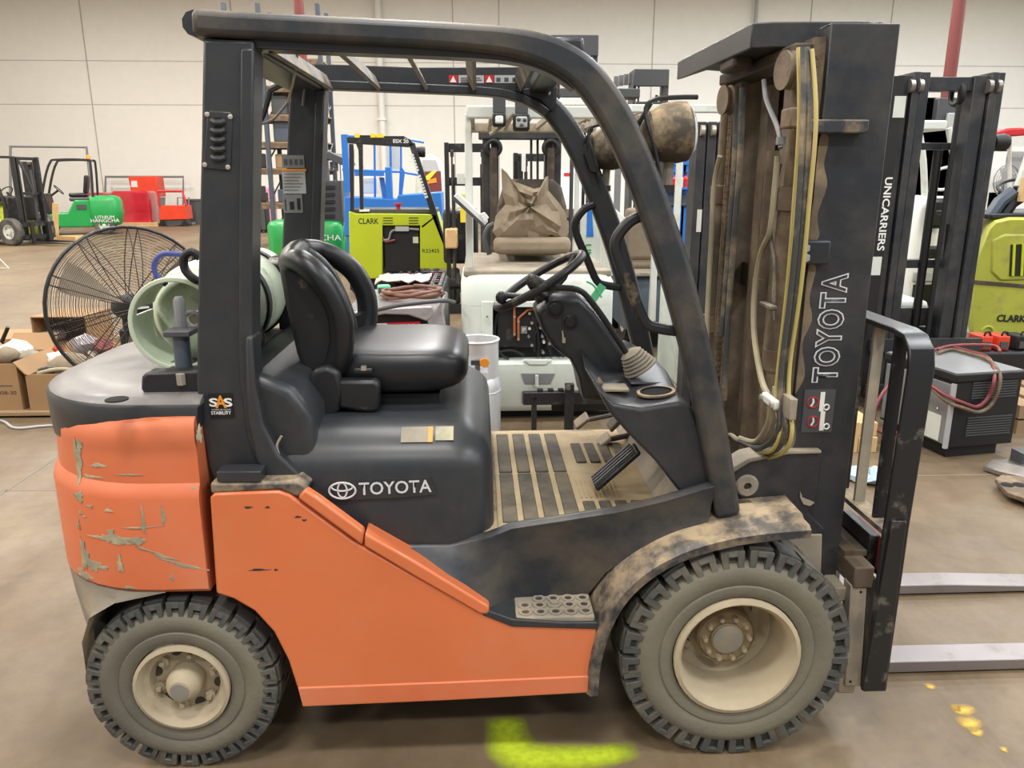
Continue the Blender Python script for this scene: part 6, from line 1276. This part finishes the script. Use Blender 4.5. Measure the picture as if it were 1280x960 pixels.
tag(MB().tube(smoothpath([V((W(-30, 520, yT-.1).x, yT-.1, .01)), UZ(2, 526, .01), UZ(20, 535, .01), UZ(60, 532, .01), UZ(130, 530, .01)], 5), .009, 8).build('floor_cable', 'grey_light'), 'pale cable lying on the floor in front of the trolley', 'cable')
# ================================================================== right-hand side
# truck with the tall triple mast, facing the camera
yU = 2.95
T = thing('parked_forklift', 'white forklift behind a tall black triple mast facing the battery charger', 'forklift', (W(1160, 520, yU).x, yU, 0))
zu = W(1240, 90, yU).z
def rails(px_list, top):
    for i, (x0, x1) in enumerate(px_list):
        a, b = W(x0, top, yU), W(x1, top, yU); r_ = MB().bb(a.x, b.x-.006, yU+.02*abs(i-1), yU+.17, .08, zu-.02*(i == 0)).build('mast_rail', 'mast_black', T, bevel=.004)
        if i < 2: q = V((b.x-.005, yU+.01, zu-.09)); MB().lathe([(.045, -.014), (.045, .014), (.012, .016)], q, (1, 0, 0), 18).build('mast_roller', 'steel', T)
rails([(1127, 1142), (1143, 1153), (1154, 1167)], 92); rails([(1222, 1240), (1241, 1251), (1252, 1261)], 92)
a, b = W(1167, 95, yU), W(1222, 113, yU); MB().bb(a.x, b.x, yU+.04, yU+.14, b.z, a.z).build('mast_crossbar', 'mast_black', T, bevel=.004); a, b = W(1085, 98, yU), W(1140, 108, yU); MB().bb(a.x, b.x, yU+.05, yU+.13, b.z, a.z).build('mast_crossbar', 'mast_black', T)
for y0, y1 in ((177, 186), (328, 338), (390, 412), (445, 470)):
    a, b = W(1080, y0, yU), W(1214, y1, yU); MB().bb(a.x, b.x, yU+.16, yU+.24, b.z, a.z).build('mast_crossbar', 'mast_black', T, bevel=.004)
for px in (1106, 1208): x = W(px, 110, yU).x; MB().torus((x, yU+.1, zu-.13), (1, 0, 0), .07, .02, 18, 8).build('chain_pulley', 'black', T); MB().bb(x-.014, x+.014, yU+.05, yU+.07, .3, zu-.12).build('lift_chain', 'black', T); MB().cyl((x-.05, yU+.15, .1), (x-.05, yU+.15, zu-.5), .03, 12).build('lift_cylinder', 'black', T)
for px in (1180, 1196): ptube(T, [(px+6, 280), (px, 340), (px-4, 420), (px-6, 470)], yU+.1, .018, 'mast_hose', 'black')
ptube(T, [(1205, 120), (1196, 250), (1190, 330)], yU+.2, .008, 'mast_rod', 'grey'); ptube(T, [(1112, 165), (1104, 260)], yU+.2, .010, 'mast_rod', 'offwhite')
q1_, q2_ = W(1094, 313, yU-.005), W(1112, 222, yU-.005); 
a, b = W(1088, 330, yU+.03), W(1127, 100, yU+.03); MB().bb(W(1114, 92, yU+.03).x, W(1128, 92, yU+.03).x, yU-.012, yU+.03, .1, zu-.03).build('mast_plate', 'black', T)
text('UNICARRIERS', (q1_+q2_)/2+V((.012, -.009, 0)), (0, 0, -1), (1, 0, 0), 'white', T, width=abs(q2_.z-q1_.z), height=.05, off=.02)
pbox(T, 1119, 120, 1130, 147, yU-.016, .01, 'capacity_label', 'offwhite'); pbox(T, 1090, 321, 1100, 344, yU-.016, .01, 'capacity_label', 'offwhite')
x0, x1 = W(1092, 400, yU).x, W(1200, 400, yU).x
MB().bb(x0, x1, yU+.4, yU+1.9, .15, .75).build('chassis', 'offwhite', T, bevel=.04); MB().bb(x0+.05, x1-.05, yU+.9, yU+1.9, .75, 1.0).build('hood', 'offwhite', T, bevel=.06)
for z in (.36, .5): MB().bb(x0, x1, yU+.36, yU+.4, z, z+.05).build('front_grille', 'black', T)
q = W(1250, 178, yU+.1); MB().lathe([(.05, -.05), (.06, .02), (.05, .05), (0, .05)], q, (1, 0, 0), 14).build('work_lamp', 'black', T); MB().tube([q, q-V((.16, 0, 0))], .015, 6).build('lamp_arm', 'black', T)
for x, s in ((x0+.02, -1), (x1-.02, 1)): bwheel(T, x, yU+.6, .3, .3, .2, (s, 0, 0), m='black'); bwheel(T, x, yU+1.6, .25, .25, .18, (s, 0, 0), m='black')
MB().bb(W(1080, 480, yU).x, W(1214, 480, yU).x, yU-.05, yU-.001, .12, .2).build('carriage_bar', 'mast_black', T); MB().bb(W(1080, 480, yU).x, W(1214, 480, yU).x, yU-.05, yU-.001, .45, .54).build('carriage_bar', 'mast_black', T)
# white truck further back, seen through the gap of the tall mast
yN = 5.15
T = thing('parked_forklift', 'white forklift with cream guard post seen through the tall black mast', 'forklift', (W(1172, 420, yN).x, yN, 0))
z1 = W(1160, 246, yN).z
MB().loft([rrect(W(1143, 280, yN).x, W(1200, 280, yN).x, yN, yN+1.2, .08, z, 4) for z in (.3, z1-.1)]+[rrect(W(1146, 280, yN).x, W(1197, 280, yN).x, yN+.04, yN+1.16, .08, z1, 4)]).build('hood', 'white', T, ang=50)
pbox(T, 1143, 340, 1200, 352, yN-.02, .05, 'bumper', 'grey_light', .01); pbox(T, 1143, 356, 1200, 384, yN-.02, .05, 'front_grille', 'black')
pbox(T, 1164, 248, 1184, 286, yN-.12, .1, 'seat_back', 'vinyl', .04); pbox(T, 1160, 308, 1200, 330, yN-.06, .1, 'cowl', 'black', .03)
for px in (1152, 1190): ptube(T, [(px+4, 250), (px+2, 200), (px-4, 160)], yN+.1, .032, 'guard_post', 'offwhite')
ptube(T, [(1188, 208), (1170, 214), (1168, 228), (1173, 237), (1188, 235)], yN+.06, .014, 'grab_handle', 'offwhite'); pbox(T, 1140, 150, 1184, 163, yN+.05, 1.0, 'roof_frame', 'offwhite', .02)
for k in range(6): pbox(T, 1141+k*8, 122, 1147+k*8, 246, yN+1.0, .05, 'rear_bar', 'black')
pbox(T, 1174, 122, 1205, 162, yN+.9, .1, 'roof_box', 'grey_dark', .01); pbox(T, 1186, 141, 1202, 160, yN+.85, .05, 'mirror', 'grey_light', .01)
for px, s in ((1150, -1), (1194, 1)): x = W(px, 400, yN).x; bwheel(T, x, yN+.3, .28, .28, .18, (s, 0, 0), m='black'); bwheel(T, x, yN+.95, .28, .28, .18, (s, 0, 0), m='black')
# ---- battery charger
cA = UZ(1162, 556); cB = UZ(1256, 571); yQ = 2.05
# box turned so that a door side and the louvred side both show
P0, P1, P2 = UZ(1181, 574), UZ(1150, 548), UZ(1262, 567)
ex = (P2-P0).normalized(); ey = V((-ex.y, ex.x, 0)); wq = .50; dq = .62
hq = 1.02
wq = (P2-P0).length*1.0; 
q = P0+ey*0
zq = UY(1177, 468, P0.y).z; hq = zq
M3 = Matrix((ex, ey, V((0, 0, 1)))).transposed()
T = thing('battery_charger', 'grey and black battery charger cabinet with red cables on top', 'charger', tuple(P0))
def cb(u0, u1, v0, v1, z0, z1, name, m, p=None, bevel=0): return MB().box(P0+ex*((u0+u1)/2)+ey*((v0+v1)/2)+V((0, 0, (z0+z1)/2)), (abs(u1-u0), abs(v1-v0), abs(z1-z0)), M3).build(name, m, p or T, bevel=bevel)
cb(0, wq, 0, dq, .07, hq-.05, 'cabinet', 'black', bevel=.006); cb(.03, wq-.08, .03, dq-.03, 0, .07, 'plinth', 'black'); cb(-.015, wq+.015, -.015, dq+.015, hq-.05, hq, 'top_cover', 'black', bevel=.008); cb(-.005, wq, 0, dq, hq, hq+.004, 'top_sheet', 'grey')
dr = cb(-.012, 0, .015, dq-.02, .09, hq-.07, 'door', 'grey', bevel=.003); cb(-.02, .004, -.006, .014, .07, hq-.06, 'door_edge', 'grey_light'); cb(-.016, -.012, .06, .26, .10, .26, 'rating_label', 'offwhite', dr); c = P0-ex*.014+ey*.10+V((0, 0, hq*.55)); MB().ball(c, .01, .01, .01, 10, 6).build('door_lock', 'chrome', dr)
for z_ in (hq-.16, .14):
    for k in range(8): cb(wq*.25, wq*.93, -.006, .002, z_-k*.016 if z_ > .5 else z_+k*.016, (z_-k*.016 if z_ > .5 else z_+k*.016)+.008, 'louvre', 'grey_dark')
for i, off in enumerate((0, .03)):
    P = smoothpath([V(UX(1170, 432+6*i, UZ(1200, 440, hq).x-.05)), UZ(1176, 428+6*i, hq+.02), UZ(1200, 436+4*i, hq+.02), UZ(1240, 432+3*i, hq+.02), UZ(1262, 440+3*i, hq+.02)], 4)
    P = smoothpath([UZ(1172, 437+4*i, hq+.02), UZ(1190, 434+3*i, hq+.018), UZ(1215, 440+3*i, hq+.018), UZ(1236, 448+2*i, hq+.018), P0+ex*(wq*.52+off)-ey*(.02+off*.4)+V((0, 0, hq-.02)), P0+ex*(wq*.46+off)-ey*(.03+off*.4)+V((0, 0, hq-.14-off)), P0+ex*(wq*.30+off*.5)-ey*(.035+off*.4)+V((0, 0, hq-.20-off)), P0+ex*(wq*.08)-ey*(.035+off*.4)+V((0, 0, hq-.17-off)), P0-ex*.05+ey*.02+V((0, 0, hq-.13-off)), P0-ex*.06+ey*.2+V((0, 0, hq-.08))], 5)
    tag(MB().tube(P, .011, 8).build('charger_cable', 'cable_red' if i == 0 else 'rust_plate'), ('dark red' if i == 0 else 'rusty brown')+' cable looped over the battery charger', 'cable')
P = smoothpath([UZ(1165, 438, hq+.02), UZ(1190, 432, hq+.03), UZ(1225, 431, hq+.03), UZ(1245, 433, hq+.03), UZ(1250, 440, hq+.03)], 5); tag(MB().tube(P, .010, 8).build('charger_cable', 'cable_red'), 'straight red cable lying along the charger top', 'cable')
tag(MB().tube(smoothpath([UY(1142, 448, 2.88), UY(1126, 462, 2.6), UY(1112, 480, 2.3), UY(1096, 505, 2.2), UY(1093, 530, 2.2), UY(1104, 541, 2.15), UY(1130, 540, 2.1)], 5), .012, 8).build('charger_cable', 'cable_red'), 'red cable hanging down beside the load backrest', 'cable')
# connectors on a black case behind the charger
yO = 3.05
zc_ = W(1245, 440, yO).z
tag(MB().bb(W(1219, 440, yO).x, W(1300, 440, yO).x, yO, yO+.35, 0, zc_-.001).build('equipment_case', 'black', bevel=.02), 'black equipment case behind the battery charger', 'case')
for px, m_, lb in ((1225, 'red_orange', 'orange battery connector beside the tall black mast'), (1246.5, 'red_orange', 'orange battery connector next to the black connector'), (1270, 'black', 'black battery connector on the equipment case')):
    c = W(px, 439, yO+.1); T = thing('battery_connector', lb, 'connector', (c.x, yO+.1, zc_)); MB().bb(c.x-.048, c.x+.048, yO+.04, yO+.2, zc_, zc_+.115).build('housing', m_, T, bevel=.012); MB().tube(smoothpath([V((c.x-.02, yO+.05, zc_+.11)), V((c.x-.01, yO+.05, zc_+.14)), V((c.x+.02, yO+.05, zc_+.14)), V((c.x+.03, yO+.05, zc_+.11))], 3), .008, 6).build('handle', 'black', T); MB().bb(c.x-.03, c.x+.03, yO+.03, yO+.05, zc_+.02, zc_+.07).build('socket', 'grey_dark', T)
# ---- lime truck at the right edge
yK = 3.75
T = thing('parked_forklift', 'weathered lime forklift counterweight behind the orange connectors', 'forklift', (W(1262, 500, yK).x, yK, 0))
pl = [(1214, 425), (1214, 345), (1222, 318), (1236, 284), (1244, 276), (1262, 272), (1400, 272), (1400, 425)]
P = XZ(pl, yK); cxx = sum(p[0] for p in P)/len(P); czz = sum(p[1] for p in P)/len(P)
MB().loft([[V((cxx+(x-cxx)*f+.58*dy, yK+dy, czz+(z-czz)*f)) for x, z in P] for f, dy in ((.95, -.02), (.985, .02), (1, .08), (1, .9))]).build('counterweight', 'lime_dull', T, ang=30)
slab(T, [(1240, 300), (1256, 292), (1400, 292), (1400, 348), (1250, 352), (1238, 340)], yK-.03, .05, 'vent_recess', 'lime_dull', .02); slab(T, [(1264, 306), (1300, 304), (1300, 345), (1262, 345)], yK-.036, .02, 'vent_opening', 'black'); slab(T, [(1267, 305), (1270, 305), (1268, 345), (1265, 345)], yK-.045, .02, 'vent_bar', 'lime'); slab(T, [(1278, 305), (1281, 305), (1279, 345), (1276, 345)], yK-.045, .02, 'vent_bar', 'lime')
text('CLARK', W(1264, 398, yK-.022), (1, 0, -.03), (.03, 0, 1), 'black', T, width=W(1281, 398, yK).x-W(1246, 398, yK).x, height=.055, off=.04, depth=.003); q = W(1232, 415, yK); MB().torus(q-V((0, .02, 0)), (0, 1, 0), .05, .012, 20, 8).build('tow_eye', 'lime_dull', T)
slab(T, [(1216, 350), (1400, 366), (1400, 370), (1216, 355)], yK-.025, .03, 'panel_gap', 'grime_dark')
MB().bb(W(1236, 440, yK+.5).x, W(1380, 440, yK).x, yK+.1, yK+.8, 0, W(1230, 425, yK).z+.01).build('underbody', 'black', T)
ptube(T, [(1236, 272), (1250, 252), (1266, 240)], yK+.3, .055, 'air_cleaner', 'steel_blue', smooth=False); ptube(T, [(1252, 272), (1264, 255), (1274, 248)], yK+.3, .05, 'air_cleaner', 'black', smooth=False); q = W(1270, 233, yK+.7); MB().torus(q, (-.3, -.3, .9), .14, .014, 24, 8).build('steering_wheel', 'black', T); MB().tube([q, q+V((0, .05, -.25))], .02, 8).build('steering_column', 'black', T)
slab(T, [(1238, 268), (1400, 264), (1400, 274), (1240, 274)], yK+.1, .8, 'deck', 'black', .01); slab(T, [(1276, 252), (1282, 222), (1300, 222), (1300, 252)], yK+.2, .05, 'plank', 'wood'); slab(T, [(1272, 232), (1290, 180), (1296, 180), (1280, 234)], yK+.5, .05, 'guard_post', 'offwhite')
yX = 5.9
T = thing('parked_forklift', 'dark red truck body between the tall mast and the lime counterweight', 'forklift', (W(1240, 420, yX).x, yX, 0)); slab(T, [(1205, 420), (1210, 272), (1260, 270), (1262, 420)], yX, 1.2, 'body', 'red', .06); slab(T, [(1205, 362), (1262, 362), (1262, 372), (1205, 372)], yX-.03, .05, 'bumper', 'grime_dark'); slab(T, [(1206, 372), (1240, 372), (1236, 425), (1204, 425)], yX-.05, .3, 'white_skirt', 'white', .03)
slab(T, [(1240, 166), (1262, 160), (1300, 158), (1300, 168), (1246, 172)], yX+.2, 1.0, 'roof', 'red', .02); 
for px in (1215, 1256): q = W(px, 420, yX); bwheel(T, q.x, yX+.4, .3, .3, .2, m='black')
for px in (1262, 1296): ptube(T, [(px, 168), (px, 272)], yX+.4, .02, 'guard_post', 'offwhite')
# white framed partition and a second fan far behind
yZ = 13.0
T = thing('window_partition', 'white framed glass partition with a fan behind the dark red truck', 'partition', (W(1262, 290, yZ).x, yZ, 0))
for bb in ((1236, 186, 1242, 300), (1318, 186, 1326, 300), (1236, 184, 1326, 190), (1236, 240, 1326, 300)): pbox(T, *bb, yZ, .15, 'frame', 'white', .01)
pbox(T, 1242, 190, 1318, 240, yZ+.3, .02, 'panel', 'grey_light')
q = W(1258, 226, yZ-.3); T = thing('pedestal_fan', 'grey pedestal fan standing by the white framed partition', 'fan', (q.x, yZ-.3, 0)); MB().torus(q, (.2, -1, 0), .30, .012, 28, 6).build('guard_rim', 'grey', T)
for r_ in (.06, .11, .16, .21, .26): MB().torus(q-V((0, .03, 0)), (.2, -1, 0), r_, .006, 24, 4).build('guard_ring', 'grey', T)
for k in range(4):
    a = k*math.pi/2+.4; e = V((math.cos(a), 0, math.sin(a))); MB().box(q+V((0, .02, 0))+e*.15, (.22, .01, .12), Matrix.Rotation(-a, 3, 'Y')).build('fan_blade', 'grey_light', T)
MB().cyl((q.x, yZ-.22, 0), (q.x, yZ-.22, q.z), .03, 10).build('pole', 'grey', T); MB().lathe([(.3, 0), (.3, .03), (.03, .06)], (q.x, yZ-.22, 0), (0, 0, 1), 18).build('base', 'grey', T)
# ---- things on the floor at the right
q = UZ(1068, 566); T = thing('timber_block', 'stacked pale timber blocks standing behind the load backrest', 'timber', tuple(q))
for k, (px0, px1, h0, h1, dy) in enumerate(((1046, 1058, .0, .22, .1), (1060, 1074, .0, .2, .0), (1074, 1098, .0, .1, .0), (1074, 1098, .102, .19, .02))):
    a, b = UY(px0, 550, q.y), UY(px1, 550, q.y); MB().bb(a.x, b.x-.004, q.y+dy, q.y+dy+.3, h0, h1).build('block', 'wood', T, bevel=.004)
q = UZ(1085, 600); g = MB(); rg = []
for j in range(7):
    t = j/6*math.pi; rg.append([q+V((.13*max(math.sin(t), .06)*math.cos(2*math.pi*k/14)*random.uniform(.7, 1.3), .11*max(math.sin(t), .06)*math.sin(2*math.pi*k/14)*random.uniform(.7, 1.3), max(.002, .028-.03*math.cos(t)+random.uniform(-.02, .025)))) for k in range(14)])
tag(g.loft(rg).build('shop_rag', 'rag', ang=25), 'crumpled blue and white shop rag lying on the floor', 'rag')
q = UZ(1262, 596); T = thing('machined_casting', 'shiny silver tapered metal part lying on the floor', 'casting', tuple(q))
a = UZ(1230, 582, .02); P = [UZ(1229, 583, .03), UZ(1250, 590, .03), UZ(1280, 597, .03), UZ(1320, 600, .03), UZ(1330, 585, .03), UZ(1290, 578, .03), UZ(1262, 581, .03), UZ(1244, 584, .03)]
MB().loft([[V((p.x, p.y, .004)) for p in P], [V((p.x, p.y, .035)) for p in P], [V((p.x*.8+P[3].x*.2, p.y*.8+P[5].y*.2, .075)) for p in P]]).build('body', 'steel', T, bevel=.006); MB().bb(P[4].x-.3, P[4].x-.18, P[4].y-.05, P[4].y+.05, .05, .14).build('boss', 'grey_dark', T)
q = UZ(1270, 620); T = thing('rusty_manifold', 'rusty pink-brown cast manifold lying on the floor beside the silver part', 'casting', tuple(q))
P = [UZ(1243, 603, .03), UZ(1252, 598, .03), UZ(1270, 600, .03), UZ(1300, 600, .03), UZ(1320, 612, .03), UZ(1310, 640, .03), UZ(1276, 627, .03), UZ(1258, 621, .03), UZ(1250, 612, .03)]
MB().loft([[V((p.x, p.y, .03)) for p in P], [V((p.x, p.y, .055)) for p in P]]).build('flange', 'rust_plate', T, bevel=.004)
for px, py in ((1259, 606), (1274, 606), (1290, 610)): c = UZ(px, py, .056); MB().lathe([(.032, 0), (.032, .002), (0, .0025)], c, (0, 0, 1), 16).build('port', 'hole', T)
for px, py in ((1262, 612), (1285, 620), (1300, 625)): c = UZ(px, py, .03); MB().lathe([(.04, -.03), (.04, -.002), (.02, 0)], c, (0, 0, 1), 12).build('foot', 'rust_plate', T)
q = UZ(1280, 542); T = thing('stacked_pallets', 'stack of grey wooden pallets standing beside the charger', 'pallet', tuple(q)); a = UY(1270, 540, q.y).x
for k in range(2):
    z_ = k*.105; MB().bb(a, a+1.0, q.y, q.y+.08, z_, z_+.06).build('bearer', 'wood_dark', T); MB().bb(a, a+1.0, q.y+.6, q.y+.68, z_, z_+.06).build('bearer', 'wood_dark', T)
    for j in range(5): MB().bb(a+j*.2, a+j*.2+.14, q.y, q.y+.68, z_+.06, z_+.09).build('board', 'wood_dark', T)
# ---- paint on the floor
def paint_material(name, col):
    m = bpy.data.materials.new(name); m.use_nodes = True; nt = m.node_tree; N = nt.nodes; L = nt.links; b = N['Principled BSDF']; b.inputs['Base Color'].default_value = col; b.inputs['Roughness'].default_value = .7
    at = N.new('ShaderNodeAttribute'); at.attribute_name = 'cover'; nz = N.new('ShaderNodeTexNoise'); nz.inputs['Scale'].default_value = 38; nz.inputs['Detail'].default_value = 6
    tc = N.new('ShaderNodeTexCoord'); L.new(tc.outputs['Object'], nz.inputs['Vector'])
    ad = N.new('ShaderNodeMath'); ad.operation = 'MULTIPLY_ADD'; L.new(nz.outputs['Fac'], ad.inputs[0]); ad.inputs[1].default_value = .9; ad.inputs[2].default_value = -.45
    a2 = N.new('ShaderNodeMath'); a2.operation = 'ADD'; L.new(at.outputs['Fac'], a2.inputs[0])
    mu = N.new('ShaderNodeMath'); mu.operation = 'MULTIPLY'; L.new(ad.outputs[0], mu.inputs[0]); L.new(at.outputs['Fac'], mu.inputs[1]); L.new(mu.outputs[0], a2.inputs[1])
    cl_ = N.new('ShaderNodeClamp'); L.new(a2.outputs[0], cl_.inputs[0]); L.new(cl_.outputs[0], b.inputs['Alpha']); MATS[name] = m
paint_material('spray_lime', rgb(186, 206, 40)); paint_material('worn_yellow', rgb(214, 176, 70))
def paint(name, pts, ws, m, label, z=.0016, k=5, cover=.95):
    P = smoothpath([UZ(a, b) for a, b in pts], k); n = len(P); vs = []; cov = []; fs = []; C = 7
    for i, p in enumerate(P):
        t = (P[min(i+1, n-1)]-P[max(i-1, 0)]).normalized(); nn = V((-t.y, t.x, 0)); f = i/(n-1)*(len(ws)-1); j = min(int(f), len(ws)-2); w = ws[j]+(ws[j+1]-ws[j])*(f-j)
        ef = min(1, min(i, n-1-i)/3)
        for c in range(C):
            s = c/(C-1)*2-1; vs.append(tuple(p+nn*s*w+V((0, 0, z)))); cov.append(cover*max(0, 1-s*s)**1.2*ef)
    for i in range(n-1):
        for c in range(C-1): fs.append((i*C+c, i*C+c+1, (i+1)*C+c+1, (i+1)*C+c))
    me = bpy.data.meshes.new(name); me.from_pydata(vs, [], fs); at = me.attributes.new('cover', 'FLOAT', 'POINT'); at.data.foreach_set('value', cov); me.materials.append(MATS[m])
    o = bpy.data.objects.new(name, me); COL.objects.link(o); return tag(o, label, 'paint mark')
paint('spray_paint_arc', [(632, 895), (634, 915), (640, 935), (658, 946), (690, 948), (740, 946), (800, 938)], [.07, .075, .09, .085, .07, .06, .04], 'spray_lime', 'lime green spray paint arc on the floor under the orange forklift')
random.seed(5)
for i, (px, py, w, l) in enumerate(((1206, 888, .035, 16), (1214, 904, .035, 20), (1222, 915, .02, 12), (1196, 884, .015, 8), (1164, 858, .016, 9), (1256, 936, .012, 6))):
    paint('paint_flake', [(px-l*.6, py-l*.5), (px, py+random.uniform(-2, 2)), (px+l*.6, py+l*.4)], [w, w*1.3, w*.8], 'worn_yellow', 'flaking yellow paint remnant on the floor below the forks' , k=3, cover=1.0)['group'] = 'yellow paint remnants'
